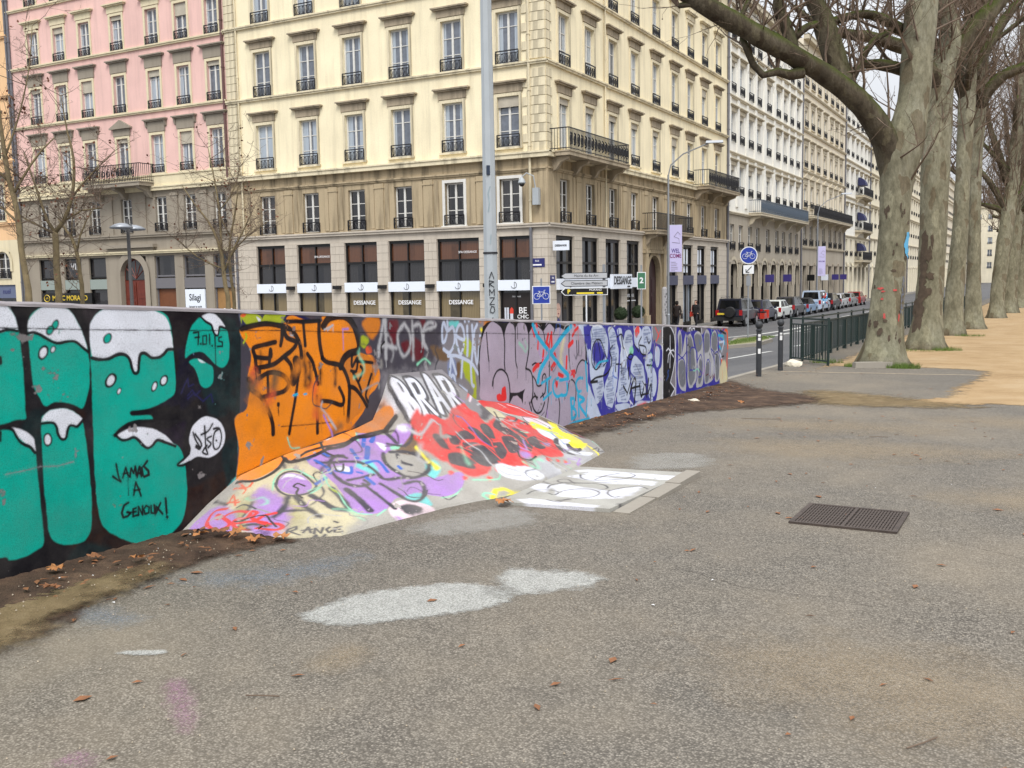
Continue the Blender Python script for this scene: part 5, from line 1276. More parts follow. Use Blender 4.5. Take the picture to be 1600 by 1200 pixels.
def rail_mesh(w, h, style='scroll'):
    def mk():
        m = MB(); y0, y1 = -0.09, -0.06; a = w / 2 + 0.02
        m.box(-a, a, y0 - 0.01, y1 + 0.01, h - 0.05, h).box(-a, a, y0, y1, 0.04, 0.075).box(-a, a, y0, y1, h - 0.16, h - 0.135)
        for s in (-1, 1): m.box(s * a - 0.018, s * a + 0.018, y0, 0.05, 0, h - 0.05)
        n = 5
        for i in range(n):
            c = -a + (i + 0.5) * 2 * a / n
            if style == 'cross':
                if i % 2 == 0: m.tube([(c - a / n, -0.075, 0.08), (c + a / n, -0.075, h - 0.14)], 0.012, 4).tube([(c + a / n, -0.075, 0.08), (c - a / n, -0.075, h - 0.14)], 0.012, 4)
                else: m.box(c - 0.012, c + 0.012, y0, y1, 0.07, h - 0.14)
            else:
                hh = (h - 0.21) / 2
                m.tube([(c + (a / n * 0.75) * math.cos(t), -0.075, 0.075 + hh + hh * 0.92 * math.sin(t)) for t in [k * math.pi / 5 for k in range(11)]], 0.014, 4, False)
                m.box(c - 0.011, c + 0.011, y0, y1, 0.07, h - 0.14)
        return m.mesh('window_railing', M['iron'])
    return cached(('rail', w, h, style), mk)
def lintel_mesh(w, mat, style='cornice', fr=0.42):
    def mk():
        m = MB(); a = w / 2
        if style == 'pediment':
            m.prism([(-a - 0.42, 0.5), (a + 0.42, 0.5), (0, 0.95)], -0.2, 0.0); m.box(-a - 0.42, a + 0.42, -0.22, 0.0, 0.42, 0.498).box(-a - 0.24, a + 0.24, -0.07, 0.0, 0, 0.418)
        else:
            m.box(-a - 0.45, a + 0.45, -0.26, 0.0, fr + 0.07, fr + 0.14).box(-a - 0.38, a + 0.38, -0.19, 0.0, fr, fr + 0.068).box(-a - 0.22, a + 0.22, -0.07, 0.0, 0.02, fr - 0.002)
            if style == 'bracket':
                for s in (-1, 1): m.prism([(0, fr - 0.02), (-0.17, fr - 0.02), (-0.08, fr - 0.3), (0, fr - 0.36)], s * (a + 0.3) - 0.06, s * (a + 0.3) + 0.06, 'x')
        return m.mesh('lintel', mat)
    return cached(('lint', w, mat.name, style, fr), mk)
def surround_mesh(w, h, mat, t=0.15, out=0.045, sill=True):
    def mk():
        m = MB(); a = w / 2
        m.box(-a - t, -a, -out, 0.001, 0, h).box(a, a + t, -out, 0.001, 0, h).box(-a - t, a + t, -out, 0.001, h, h + t)
        if sill: m.box(-a - t - 0.05, a + t + 0.05, -0.12, 0.001, -0.1, -0.002)
        return m.mesh('surround', mat)
    return cached(('sur', w, h, mat.name, t, out, sill), mk)
def wall_holes(u0, u1, z0, z1, holes, depth=0.32):
    """a wall skin at y=0 with openings and their reveals"""
    m = MB(); us = sorted({u0, u1, *[v for h in holes for v in h[:2] if u0 < v < u1]}); zs = sorted({z0, z1, *[v for h in holes for v in h[2:] if z0 < v < z1]})
    for i in range(len(us) - 1):
        run = None
        for j in range(len(zs) - 1):
            cu, cz = (us[i] + us[i + 1]) / 2, (zs[j] + zs[j + 1]) / 2
            solid = not any(h[0] < cu < h[1] and h[2] < cz < h[3] for h in holes)
            if solid: run = zs[j] if run is None else run
            if run is not None and (not solid or j == len(zs) - 2):
                top = zs[j + 1] if solid else zs[j]; m.quad((us[i], 0, run), (us[i + 1], 0, run), (us[i + 1], 0, top), (us[i], 0, top)); run = None
    for (a, b, c, d) in holes:
        c = max(c, z0); d = min(d, z1)
        m.quad((a, 0, c), (a, 0, d), (a, depth, d), (a, depth, c)).quad((b, 0, d), (b, 0, c), (b, depth, c), (b, depth, d)).quad((a, 0, d), (b, 0, d), (b, depth, d), (a, depth, d)).quad((b, 0, c), (a, 0, c), (a, depth, c), (b, depth, c))
        m.quad((a, depth, c), (a, depth, d), (b, depth, d), (b, depth, c))
    return m
class Facade:
    def __init__(s, root, rot=0.0): s.root = root; s.rot = rot
    def put(s, name, mesh, u=0.0, z=0.0, y=0.0, parent=None):
        if parent is None:
            p = Matrix.Rotation(s.rot, 3, 'Z') @ Vector((u, y, 0)); return link(name, mesh, s.root, (p.x, p.y, z - ZB), s.rot)
        return link(name, mesh, parent, (u, y, z))
    def wall(s, name, u0, u1, z0, z1, holes, mat, depth=0.32): return s.put(name, wall_holes(u0, u1, z0, z1, holes, depth).mesh(name, mat, fix=False))
    def band(s, name, u0, u1, z0, z1, out, mat): 
        m = MB().box(u0, u1, -out, 0.0, z0, z1)
        if z1 - z0 > 0.1: m.box(u0, u1, -out - 0.05, 0.0, z1 - 0.06, z1 + 0.02)
        return s.put(name, m.mesh(name, mat))
    def window(s, u, z, w, h, bars=(0.33, 0.66), rail=None, lintel=None, lmat=None, smat=None, fmat=None, pmat=None, lz=None, rstyle='scroll', fr=0.42, shutter=None):
        o = s.put('window', casement(w, h, bars, fmat or M['white_frame']), u, z)
        s.put('pane', pane_mesh(w, h, pmat or M['pane']), parent=o)
        if smat: s.put('surround', surround_mesh(w, h, smat), parent=o)
        if rail: s.put('window_railing', rail_mesh(w, rail, rstyle), parent=o)
        if lintel: s.put('lintel', lintel_mesh(w, lmat, lintel, fr), 0, h + (0.16 if smat else 0.0) if lz is None else lz, parent=o)
        if shutter: s.put('blind', cached(('bl', w, shutter), lambda: MB().box(-w / 2 + 0.01, w / 2 - 0.01, 0.06, 0.12, -shutter, 0.0).mesh('blind', M['blind'])), 0, h, parent=o)
        return o
    def balcony(s, u0, u1, z, out, rail=1.0, slab=0.22, mat=None, corb=3, ornate=True, name='balcony', rmat=None):
        o = s.put(name, MB().box(u0, u1, -out, 0.0, 0, slab).box(u0 - 0.04, u1 + 0.04, -out - 0.04, 0.0, slab - 0.06, slab - 0.003).mesh(name, mat), 0, z)
        m = MB(); yo = -out + 0.05; h0 = slab + 0.02
        for (a, b, c, d) in ((u0, u1, yo - 0.015, yo + 0.015), (u0, u0 + 0.03, yo, 0), (u1 - 0.03, u1, yo, 0)):
            m.box(a, b, c, d, h0 + rail - 0.05, h0 + rail).box(a, b, c + 0.004, d - 0.004, h0 + 0.06, h0 + 0.1)
        n = int((u1 - u0) / 0.14)
        for i in range(n + 1):
            c = u0 + 0.02 + (u1 - u0 - 0.04) * i / n; m.box(c - 0.017, c + 0.017, yo - 0.012, yo + 0.012, h0, h0 + rail - 0.05)
        for k in range(1, int(out / 0.15)):
            for c in (u0 + 0.015, u1 - 0.015): m.box(c - 0.01, c + 0.01, yo + k * 0.15 - 0.01, yo + k * 0.15 + 0.01, h0, h0 + rail - 0.05)
        if ornate:
            for i in range(int((u1 - u0) / 0.42)):
                c = u0 + 0.25 + i * 0.42
                if c > u1 - 0.2: break
                m.tube([(c + 0.13 * math.cos(t), yo - 0.012, h0 + rail * 0.5 + 0.3 * math.sin(t)) for t in [k * math.pi / 5 for k in range(11)]], 0.026, 4, False)
                m.tube([(c + 0.07 * math.cos(t), yo - 0.012, h0 + rail * 0.5 + 0.15 * math.sin(t)) for t in [k * math.pi / 4 for k in range(9)]], 0.03, 4, False)
        s.put('balcony_railing', m.mesh('balcony_railing', rmat or M['iron']), parent=o)
        for i in range(corb):
            c = u0 + 0.35 + (u1 - u0 - 0.7) * (i / (corb - 1) if corb > 1 else 0.5)
            s.put('corbel', cached(('corb', out, mat.name), lambda: MB().prism([(0, -0.01), (-out * 0.85, -0.01), (-out * 0.8, -0.15), (-out * 0.45, -0.28), (-0.25, -0.62), (0, -0.7)], -0.13, 0.13, 'x').mesh('corbel', mat)), c, 0, 0, parent=o)
        return o
    def body(s, u0, u1, depth, z1, mat, roofmat, rh=2.5):
        m = MB(); m.quad((u0, 0.33, ZB - 0.4), (u0, depth, ZB - 0.4), (u0, depth, z1), (u0, 0.0, z1)).quad((u1, 0.0, z1), (u1, depth, z1), (u1, depth, ZB - 0.4), (u1, 0.33, ZB - 0.4)).quad((u0, depth, ZB - 0.4), (u1, depth, ZB - 0.4), (u1, depth, z1), (u0, depth, z1))
        s.put('rear_walls', m.mesh('rear_walls', mat, fix=False))
        r = MB(); r.add([(u0, 0.1, z1), (u1, 0.1, z1), (u1, depth, z1), (u0, depth, z1), (u0 + 0.3, 3.2, z1 + rh), (u1 - 0.3, 3.2, z1 + rh), (u1 - 0.3, depth - 2, z1 + rh), (u0 + 0.3, depth - 2, z1 + rh)], [(0, 1, 5, 4), (1, 2, 6, 5), (2, 3, 7, 6), (3, 0, 4, 7), (4, 5, 6, 7)])
        s.put('roof', r.mesh('roof', roofmat))
    def pipe(s, u, z0, z1, r=0.06, mat=None):
        m = MB().cyl(u, -0.09, z0, z1, r, r, 8); z = z0 + 1
        while z < z1: m.cyl(u, -0.09, z, z + 0.06, r * 1.35, r * 1.35, 8); z += 2.6
        s.put('downpipe', m.mesh('downpipe', mat or M['pipe']))
    def text(s, txt, size, mat, u, z, y, parent, bold=0.0, sx=1.0): return s.put('lettering', text_mesh(txt, size, mat, 0.004, bold, sx), u, z, y, parent)
M['blind'] = plain('roller_blind', (176, 168, 152), 0.7, var=0.2)

# ---- yellow corner house
M['yellow'] = stucco('cream_yellow_render', (242, 230, 197), 0.65, (0.22, 0.17, 0.11), 0.4)
M['ybrown'] = stucco('ochre_stained_stone', (180, 163, 134), 1.0, (0.07, 0.055, 0.038), 0.9)
M['ytrim'] = stucco('cream_trim', (226, 214, 184), 0.9, (0.13, 0.105, 0.075), 0.7)
M['ylint'] = stucco('weathered_lintel', (172, 158, 136), 0.9, (0.1, 0.085, 0.065), 0.7)
M['ashlar'] = stucco('grey_ashlar', (198, 188, 174), 0.6, (0.16, 0.14, 0.12), 0.4)
M['joint'] = plain('stone_joint', (122, 112, 100), 0.9)
XF, YF = -21.13, 42.8
yel = thing('corner_house', 'pale yellow corner house with quoins, iron window rails and glazed salon shopfronts', 'house', (XF, YF, ZB))
def stone_piers(F, spans, z0, z1, mat, ch=0.42):
    for (a, b) in spans:
        back = F.put('pier', MB().box(a + 0.012, b - 0.012, -0.028, 0.3, 0, z1 - z0).mesh('pier', M['joint']), 0, z0); k = 0; z = 0.0
        while z < z1 - z0 - 0.05:
            zz = min(z + ch, z1 - z0); segs = [(a, b)]
            if b - a > 0.75: c = a + (b - a) * (0.64 if k % 2 else 0.36); segs = [(a, c), (c, b)]
            for (p, q) in segs:
                w, h = round(q - p - 0.016, 2), round(zz - z - 0.016, 3)
                F.put('stone_block', cached(('blk', w, h, mat.name), lambda: MB().box(-w / 2, w / 2, -0.045, 0.02, -h / 2, h / 2).mesh('stone_block', mat)), (p + q) / 2, (z + zz) / 2, 0, parent=back)
            z = zz; k += 1
def monogram(F, u, z, parent, s=1.0, y=-0.012):
    m = MB(); m.tube([(0.03 + 0.13 * s * math.sin(t), 0, 0.15 * s * math.cos(t)) for t in [k * math.pi / 8 for k in range(9)]], 0.012 * s, 4).tube([(0.03, 0, 0.15 * s), (0.03, 0, -0.15 * s)], 0.01 * s, 4).tube([(0.03, 0, -0.15 * s), (-0.1 * s, 0, -0.13 * s), (-0.15 * s, 0, -0.04 * s)], 0.012 * s, 4)
    F.put('monogram', m.mesh('monogram', M['ink']), u, z, y, parent)
def shopfront(F, u, w, ztop, z0, zt, fas=None, upper='pane_warm', low='pane_shop', txt=None, txt2=None, door=False):
    o = F.put('shopfront', (lambda: (lambda m: m.box(-w / 2, -w / 2 + 0.09, 0.1, 0.3, z0, ztop).box(w / 2 - 0.09, w / 2, 0.1, 0.3, z0, ztop).box(-w / 2 + 0.09, w / 2 - 0.09, 0.1, 0.3, ztop - 0.14, ztop).box(-w / 2 + 0.09, w / 2 - 0.09, 0.1, 0.3, zt - 0.06, zt + 0.06).box(-0.035, 0.035, 0.12, 0.3, z0, zt - 0.06).box(-0.03, 0.03, 0.12, 0.3, zt + 0.06, ztop - 0.14).box(-w / 2 + 0.09, w / 2 - 0.09, 0.11, 0.3, z0, z0 + 0.22).mesh('shopfront', M['black_frame']))(MB()))(), u, 0)
    for s_ in (-1, 1):
        a, b = (-w / 2 + 0.09, -0.035) if s_ < 0 else (0.035, w / 2 - 0.09)
        F.put('pane', MB().box(a, b, 0.2, 0.212, zt + 0.06, ztop - 0.14).mesh('pane', M[upper]), parent=o)
        F.put('pane', MB().box(a, b, 0.2, 0.212, 1.6, zt - 0.06).mesh('pane', M['pane_dark']), parent=o)
        F.put('pane', MB().box(a, b, 0.2, 0.212, z0 + 0.22, 1.2).mesh('pane', M[low]), parent=o)
    if fas:
        p = F.put('fascia', MB().box(-w / 2 - 0.02, w / 2 + 0.02, -0.1, 0.06, fas[0], fas[1]).mesh('fascia', M['white_panel']), parent=o)
        monogram(F, 0, (fas[0] + fas[1]) / 2, o, 1.0, -0.112)
    if txt: F.text(txt, 0.3, M['white_ink'], 0.05, 0.55, 0.105, o, 0.006)
    if txt2: F.text(txt2, 0.16, M['white_ink'], w * 0.2, 3.08, 0.105, o)
    return o
FL = Facade(yel, 0.0); FR = Facade(yel, math.pi / 2)
LU = [-38.67, -35.55, -32.45, -29.45, -26.33, -23.17]; LU = [u - XF for u in LU]
LS = [(-38.57, 2.1), (-35.48, 2.35), (-32.28, 2.15), (-29.34, 2.25), (-26.2, 2.5), (-22.97, 1.75)]; LS = [(u - XF, w) for u, w in LS]
RU = [y - YF for y in (44.8, 47.9, 51.0, 54.25, 57.75, 61.2, 64.3, 67.4, 70.55)]
RS = [(y - YF, w) for y, w in ((44.7, 2.15), (47.8, 2.2), (50.9, 2.2), (53.95, 2.15), (57.3, 2.1), (60.75, 1.9), (63.9, 2.1), (66.85, 2.0), (69.9, 2.0))]
L0, L1, R0, R1 = -20.25, 0.0, 0.0, 30.4
rows = [(8.05, 2.42), (12.0, 2.45), (15.98, 2.2), (19.75, 2.0)]
for F, U, u0, u1, SH in ((FL, LU, L0, L1, LS), (FR, RU, R0, R1, RS)):
    right = F is FR
    F.wall('upper_wall', u0, u1, 7.5, 22.4, [(u - 0.6, u + 0.6, z, z + h) for u in U for z, h in rows], M['yellow'])
    ent = [(u - 0.55, u + 0.55, 4.42, 6.55) for u in U]
    F.wall('mezzanine_wall', u0, u1, 4.2, 7.5, ent, M['ybrown'])
    F.wall('shop_wall', u0, u1, ZB - 0.4, 4.2, [(u - w / 2, u + w / 2, ZB - 0.4, 3.78) for u, w in SH if not (right and abs(u - 14.5) < 0.1)] + ([(14.5 - 1.05, 14.5 + 1.05, ZB - 0.4, 3.0)] if right else []), M['ashlar'], 0.34)
    for i, (z, h) in enumerate(rows):
        for j, u in enumerate(U):
            rl = None if (right and i == 0 and (j < 3 or j >= 7)) else 0.62
            F.window(u, z, 1.2, h, (0.33, 0.66) if (i + j) % 3 else (0.72,), rl, 'cornice', M['ylint'] if i < 2 else M['ytrim'], M['ytrim'], lz=h + 0.16, fr=0.4 if i == 0 else 0.36, shutter=0.3 if (right and i == 0 and j < 5) else (0.5 if (i * 5 + j * 3) % 11 == 4 else None))
    for j, u in enumerate(U):
        F.window(u, 4.42, 1.1, 2.13, (0.36, 0.66), 0.55 if not (right and j in (4, 5)) else None, None, None, M['white_frame'] if (not right and j >= 4) else None, rstyle='cross', pmat=M['pane_dark'])
    # pilaster strips between the mezzanine windows
    for j in range(len(U) - 1):
        c = (U[j] + U[j + 1]) / 2
        F.put('pilaster', cached(('pil',), lambda: MB().box(-0.28, 0.28, -0.06, 0, 0, 2.36).box(-0.33, 0.33, -0.09, 0, 2.1, 2.16).box(-0.62, -0.34, -0.03, 0, 0.05, 2.3).box(0.34, 0.62, -0.03, 0, 0.05, 2.3).mesh('pilaster', M['ybrown'])), c, 4.42)
    e0, e1 = (u0, u1 + 0.3) if not right else (u0, u1)
    F.band('cornice', e0, u1 + (0.28 if not right else 0), 7.46, 7.72, 0.28, M['ytrim'])
    F.band('frieze', e0, u1, 6.84, 6.98, 0.07, M['ybrown'])
    F.band('string_course', e0, u1 + (0.12 if not right else 0), 11.82, 11.97, 0.12, M['ytrim']); F.band('string_course', e0, u1 + (0.12 if not right else 0), 15.78, 15.93, 0.12, M['ytrim']); F.band('string_course', e0, u1 + (0.12 if not right else 0), 19.45, 19.6, 0.12, M['ytrim'])
    F.band('shop_cornice', e0, u1 + (0.14 if not right else 0), 4.16, 4.34, 0.14, M['ashlar'])
    F.band('eaves_cornice', e0, u1 + (0.5 if not right else 0), 22.2, 22.7, 0.5, M['ytrim'])
# stone piers between the shopfronts
ed = sorted([(u - w / 2, u + w / 2) for u, w in LS]); sp = [(L0 + 0.05, ed[0][0])] + [(ed[i][1], ed[i + 1][0]) for i in range(len(ed) - 1)] + [(ed[-1][1], L1 + 0.02)]
stone_piers(FL, sp, ZB - 0.3, 3.8, M['ashlar'])
ed = sorted([(u - w / 2, u + w / 2) for u, w in RS]); sp = [(R0 + 0.03, ed[0][0])] + [(ed[i][1], ed[i + 1][0]) for i in range(len(ed) - 1) if i not in (3, 4)] + [(ed[-1][1], R1)]
stone_piers(FR, sp, ZB - 0.3, 3.8, M['ashlar'])
for k, (u, w) in enumerate(LS): shopfront(FL, u, w, 3.78, ZB, 2.68, (1.13, 1.64), 'pane_warm', 'pane_shop' if k < 5 else 'pane_dark', 'DESSANGE' if k in (2, 3, 4) else None, 'SPA·DESSANGE' if k in (1, 4) else None)
for k, (u, w) in enumerate(RS):
    if k == 4: continue
    shopfront(FR, u, w, 3.74, ZB, 2.45, None, 'pane_dark', 'pane_dark' if k != 6 else 'pane')
    if k > 4:
        FR.put('window_poster', MB().box(-0.62, 0.5, 0.17, 0.185, 1.95, 3.5).mesh('window_poster', M['white_panel']), u, ZB + (-ZB) + 0, 0) if k > 5 else None
        p = FR.put('shop_fascia', MB().box(-w / 2 - 0.05, w / 2 + 0.05, -0.06, 0.1, 1.15, 1.75).mesh('shop_fascia', plain('slate_blue_fascia', (72, 74, 96), 0.5)), u, 0)
# long salon fascia on the right front, with its letters
p = FR.put('salon_fascia', MB().box(0.75, 12.35, -0.24, -0.06, 1.12, 1.66).mesh('salon_fascia', M['white_panel']))
for u in (2.0, 11.8): monogram(FR, u, 1.39, p, 1.0, -0.252)
b2 = FR.put('letter_board', MB().box(7.1, 9.9, -0.42, -0.25, 1.06, 1.86).mesh('letter_board', M['white_panel']))
FR.text('DESSANGE', 0.62, M['ink'], 8.5, 1.5, -0.432, b2, 0.012, 0.85); FR.put('small_line', MB().box(9.2, 9.6, -0.434, -0.421, 1.13, 1.21).mesh('small_line', M['ink']), parent=b2)
b3 = FR.put('hanging_sign', MB().box(-0.02, 0.06, -0.95, -0.1, 3.02, 3.48).mesh('hanging_sign', M['white_panel']), 0.35)
t_ = link('lettering', text_mesh('DESSANGE', 0.13, M['ink'], 0.004, 0.003), b3)
t_.rotation_euler = (0, 0, -math.pi / 2); t_.location = (-0.028, -0.53, 3.25)
# posters and lettering in the salon windows
pst = FL.put('lipstick_poster', MB().box(-0.8, 0.8, 0.17, 0.19, -1.2, 1.02).mesh('lipstick_poster', plain('dark_brown_poster', (40, 32, 30), 0.4)), LS[5][0])
m = MB(); m.box(-0.68, -0.58, 0.15, 0.168, -1.2, 0.28).box(-0.54, -0.44, 0.15, 0.168, -1.2, 0.28).box(-0.36, -0.20, 0.15, 0.168, -1.2, -0.02); FL.put('lipstick_case', m.mesh('lipstick_case', plain('silver_print', (200, 204, 214), 0.4)), parent=pst)
FL.put('lipstick', MB().prism([(-0.38, -0.02), (-0.18, -0.02), (-0.18, 0.18), (-0.28, 0.3), (-0.38, 0.18)], 0.148, 0.168).mesh('lipstick', plain('red_print', (214, 66, 48), 0.4)), parent=pst)
for tx, sz, z in (('BE', 0.44, 0.12), ('CHIC', 0.27, -0.18), ('BE', 0.44, -0.5)): FL.text(tx, sz, M['white_ink'], 0.34, z, 0.166, pst, 0.004)
FL.text('DESSANGE', 0.1, M['white_ink'], 0.0, 0.82, 0.166, pst)
pc = FR.put('portrait_poster', MB().box(-1.0, 0.02, 0.17, 0.19, -1.2, 0.95).mesh('portrait_poster', plain('grey_poster', (128, 122, 122), 0.4, var=0.4, scale=3)), RS[0][0])
m = MB(); m.prism([(-0.5 + 0.26 * math.cos(t), 0.1 + 0.36 * math.sin(t)) for t in [k * math.pi / 8 for k in range(16)]], 0.15, 0.168); FR.put('portrait_face', m.mesh('portrait_face', plain('skin_print', (214, 176, 158), 0.5, var=0.2, scale=8)), parent=pc)
m = MB(); m.prism([(-0.9, -1.15), (-0.1, -1.15), (-0.2, -0.5), (-0.5, -0.3), (-0.85, -0.6)], 0.15, 0.168); FR.put('portrait_dress', m.mesh('portrait_dress', plain('blue_print', (52, 50, 120), 0.5)), parent=pc)
m = MB(); m.prism([(-0.58, -0.04), (-0.42, -0.04), (-0.46, -0.1), (-0.54, -0.1)], 0.144, 0.149).prism([(-0.66, 0.16), (-0.56, 0.18), (-0.56, 0.13)], 0.144, 0.149).prism([(-0.44, 0.18), (-0.34, 0.16), (-0.44, 0.13)], 0.144, 0.149); FR.put('portrait_features', m.mesh('portrait_features', plain('lip_print', (120, 44, 48), 0.5)), parent=pc)
FR.text('DESSANGE', 0.24, M['white_ink'], RS[3][0], 0.62, 0.19, pst if False else FR.put('glass_lettering', MB().box(RS[3][0] - 0.9, RS[3][0] + 0.9, 0.195, 0.199, 0.3, 0.36).mesh('glass_lettering', M['white_ink'])), 0.004)
# arched door of the right front
ac = 14.5
def arch(cx, zc, r, z0, n=12): return [(cx - r, z0)] + [(cx + r * math.cos(math.pi - math.pi * k / n), zc + r * math.sin(math.pi - math.pi * k / n)) for k in range(n + 1)] + [(cx + r, z0)]
dr = FR.put('door', MB().prism(arch(ac, 1.95, 1.0, ZB), 0.22, 0.3).mesh('door', M['door_dark']))
FR.put('door_leaf', MB().box(ac - 0.92, ac - 0.03, 0.17, 0.22, ZB, 1.7).box(ac + 0.03, ac + 0.92, 0.17, 0.22, ZB, 1.7).mesh('door_leaf', M['door_dark']), parent=dr)
m = MB()
for s_ in (-1, 1):
    for (z0_, z1_) in ((ZB + 0.2, -0.7), (-0.5, 0.5), (0.7, 1.55)): m.box(ac + s_ * 0.47 - 0.3, ac + s_ * 0.47 + 0.3, 0.145, 0.17, z0_, z1_)
FR.put('door_panel', m.mesh('door_panel', M['door_dark']), parent=dr)
pr = arch(ac, 1.95, 1.03, ZB - 0.3); po = arch(ac, 1.95, 1.3, ZB - 0.3); m = MB()
for k in range(len(pr) - 1): m.add([(pr[k][0], -0.1, pr[k][1]), (pr[k + 1][0], -0.1, pr[k + 1][1]), (po[k + 1][0], -0.1, po[k + 1][1]), (po[k][0], -0.1, po[k][1]), (pr[k][0], 0.3, pr[k][1]), (pr[k + 1][0], 0.3, pr[k + 1][1])], [(0, 1, 2, 3), (0, 4, 5, 1)])
FR.put('door_arch', m.mesh('door_arch', M['ybrown'], fix=False), parent=dr)
FR.put('door_pillar', MB().box(ac - 1.75, ac - 1.32, -0.22, 0.0, ZB - 0.2, 3.4).box(ac - 1.82, ac - 1.25, -0.3, 0.0, ZB - 0.2, -0.6).mesh('door_pillar', M['ybrown'])); FR.put('door_pillar', MB().box(ac + 1.32, ac + 1.75, -0.22, 0.0, ZB - 0.2, 3.4).box(ac + 1.25, ac + 1.82, -0.3, 0.0, ZB - 0.2, -0.6).mesh('door_pillar', M['ybrown']))
FR.put('door_entablature', MB().box(ac - 1.8, ac + 1.8, -0.24, 0.0, 3.1, 3.3).box(ac - 1.8, ac + 1.8, -0.18, 0.0, 3.32, 4.14).mesh('door_entablature', M['ybrown']))
FR.balcony(0.25, 7.9, 7.5, 1.1, 1.05, 0.24, M['ylint'], 4); FR.balcony(22.2, 29.6, 7.5, 1.15, 1.05, 0.24, M['ylint'], 3); FR.balcony(12.6, 19.2, 4.2, 1.0, 1.0, 0.24, M['ylint'], 3, False)
# quoins at the corner
for F, s_ in ((FL, -1), (FR, 1)):
    for k in range(34):
        z = 7.78 + k * 0.43
        if z > 22: break
        w = (1.25 if k % 2 else 1.0) if F is FL else (0.42 if k % 2 else 0.6)
        if any(abs(z + 0.2 - q) < 0.26 for q in (11.9, 15.85, 19.5)): continue
        F.put('quoin', cached(('quoin', w), lambda: MB().box(0, w, -0.055, 0, 0, 0.405, 0.012).mesh('quoin', M['ytrim'])), (-w if F is FL else 0.0) if True else 0, z)
for k in range(34):
    z = 7.78 + k * 0.43
    if z > 22: break
    FL.put('quoin', cached(('quoin', 0.75), lambda: MB().box(0, 0.75, -0.055, 0, 0, 0.405, 0.012).mesh('quoin', M['ytrim'])), L0 + 0.05, z)
FL.put('corner_post', MB().box(-0.42, 0.052, -0.05, 0.0, 4.36, 7.44).mesh('corner_post', M['ybrown'])); FR.put('corner_post', MB().box(0.002, 0.62, -0.05, 0.0, 4.36, 7.44).mesh('corner_post', M['ybrown']))
FL.pipe(-0.86, 4.4, 22, 0.07, M['ytrim']); FL.pipe(-0.86, ZB, 4.15, 0.08); FL.pipe(L0 + 0.95, 4.4, 22, 0.05, M['ytrim']); FL.pipe(L0 + 0.3, ZB, 4.2, 0.07); FR.pipe(7.0, 4.4, 22, 0.05, M['ytrim']); FR.pipe(30.2, ZB, 22.2, 0.1)
m = MB().quad((L0, 0.3, ZB - 0.4), (L0, 24, ZB - 0.4), (L0, 24, 22.4), (L0, 0, 22.4)).quad((L0, 24, 22.4), (-24, 30.4, 22.4), (0, 30.4, 22.4), (0, 24, 22.4)); FL.put('rear_walls', m.mesh('rear_walls', M['yellow'], fix=False))
FL.put('roof', MB().add([(L0, 0, 22.7), (0, 0, 22.7), (0, 30.4, 22.7), (L0, 30.4, 22.7), (L0 + 1, 3.5, 25), (-3.5, 3.5, 25), (-3.5, 29, 25), (L0 + 1, 29, 25)], [(0, 1, 5, 4), (1, 2, 6, 5), (2, 3, 7, 6), (3, 0, 4, 7), (4, 5, 6, 7)]).mesh('roof', M['slate']))
# black spot lamps between the fascias, street-name plates, outlets
for i in range(5): FL.put('spot_lamp', MB().box(-0.22, 0.22, -0.3, -0.05, 1.3, 1.48).mesh('spot_lamp', M['black_frame']), (LS[i][0] + LS[i][1] / 2 + LS[i + 1][0] - LS[i + 1][1] / 2) / 2)
M['plate_blue'] = plain('enamel_blue', (40, 42, 104), 0.35)
for (F, u, z, w, h) in ((FL, -0.55, 2.45, 0.8, 0.42), (FL, 0 - 0.05, 1.62, 0.0, 0), (FR, 0.36, 1.62, 0.5, 0.42)):
    if w:
        p = F.put('street_name_plate', MB().box(-w / 2, w / 2, -0.075, -0.05, -h / 2, h / 2).mesh('street_name_plate', M['plate_blue']), u, z)
        F.text('RUE', 0.12, M['white_ink'], 0, 0.08, -0.08, p); F.put('faint_line', MB().box(-w * 0.36, w * 0.3, -0.08, -0.0755, -0.14, -0.07).mesh('faint_line', M['white_ink']), parent=p)

# ---- pink house
M['pink'] = stucco('pink_render', (228, 189, 180), 0.6, (0.3, 0.2, 0.18), 0.4)
M['pstone'] = stucco('grey_brown_stone', (154, 145, 131), 0.5, (0.14, 0.11, 0.09), 0.5)
M['pcream'] = stucco('cream_stone', (222, 210, 178), 0.5, (0.2, 0.17, 0.13), 0.4)
pk_x0 = -60.3
pnk = thing('pink_house', 'pink rendered house with cream window surrounds above brown stone shops', 'house', (-41.38, YF, ZB))
F = Facade(pnk); O = -41.38; U = [u - O for u in (-57.9, -55.4, -53.0, -50.1, -47.1, -44.7, -42.3)]; u0, u1 = pk_x0 - O, 0.0
rows = [(8.4, 2.25, 'bracket'), (12.18, 2.22, 'cornice'), (15.9, 2.05, 'cornice'), (19.6, 1.9, 'cornice')]
F.wall('upper_wall', u0, u1, 7.55, 22.4, [(u - 0.5, u + 0.5, z, z + h) for u in U for z, h, _ in rows], M['pink'])
for i, (z, h, st) in enumerate(rows):
    for j, u in enumerate(U):
        F.window(u, z, 1.0, h, (0.33, 0.66) if i >= 2 else (0.78,), 0.5, 'pediment' if (i == 0 and j == 3) else st, M['pcream'] if i > 1 else M['pstone'], M['pcream'], fr=0.62 if i < 2 else 0.4, shutter=(None, 0.35, None, 0.25, None, 0.7)[(i * 3 + j) % 6])
    F.band('string_course', u0, u1, (7.6, 11.98, 15.72, 19.4)[i], (8.3, 12.12, 15.87, 19.55)[i], 0.1, M['pcream'])
F.band('eaves_cornice', u0, u1, 22.1, 22.6, 0.45, M['pcream'])
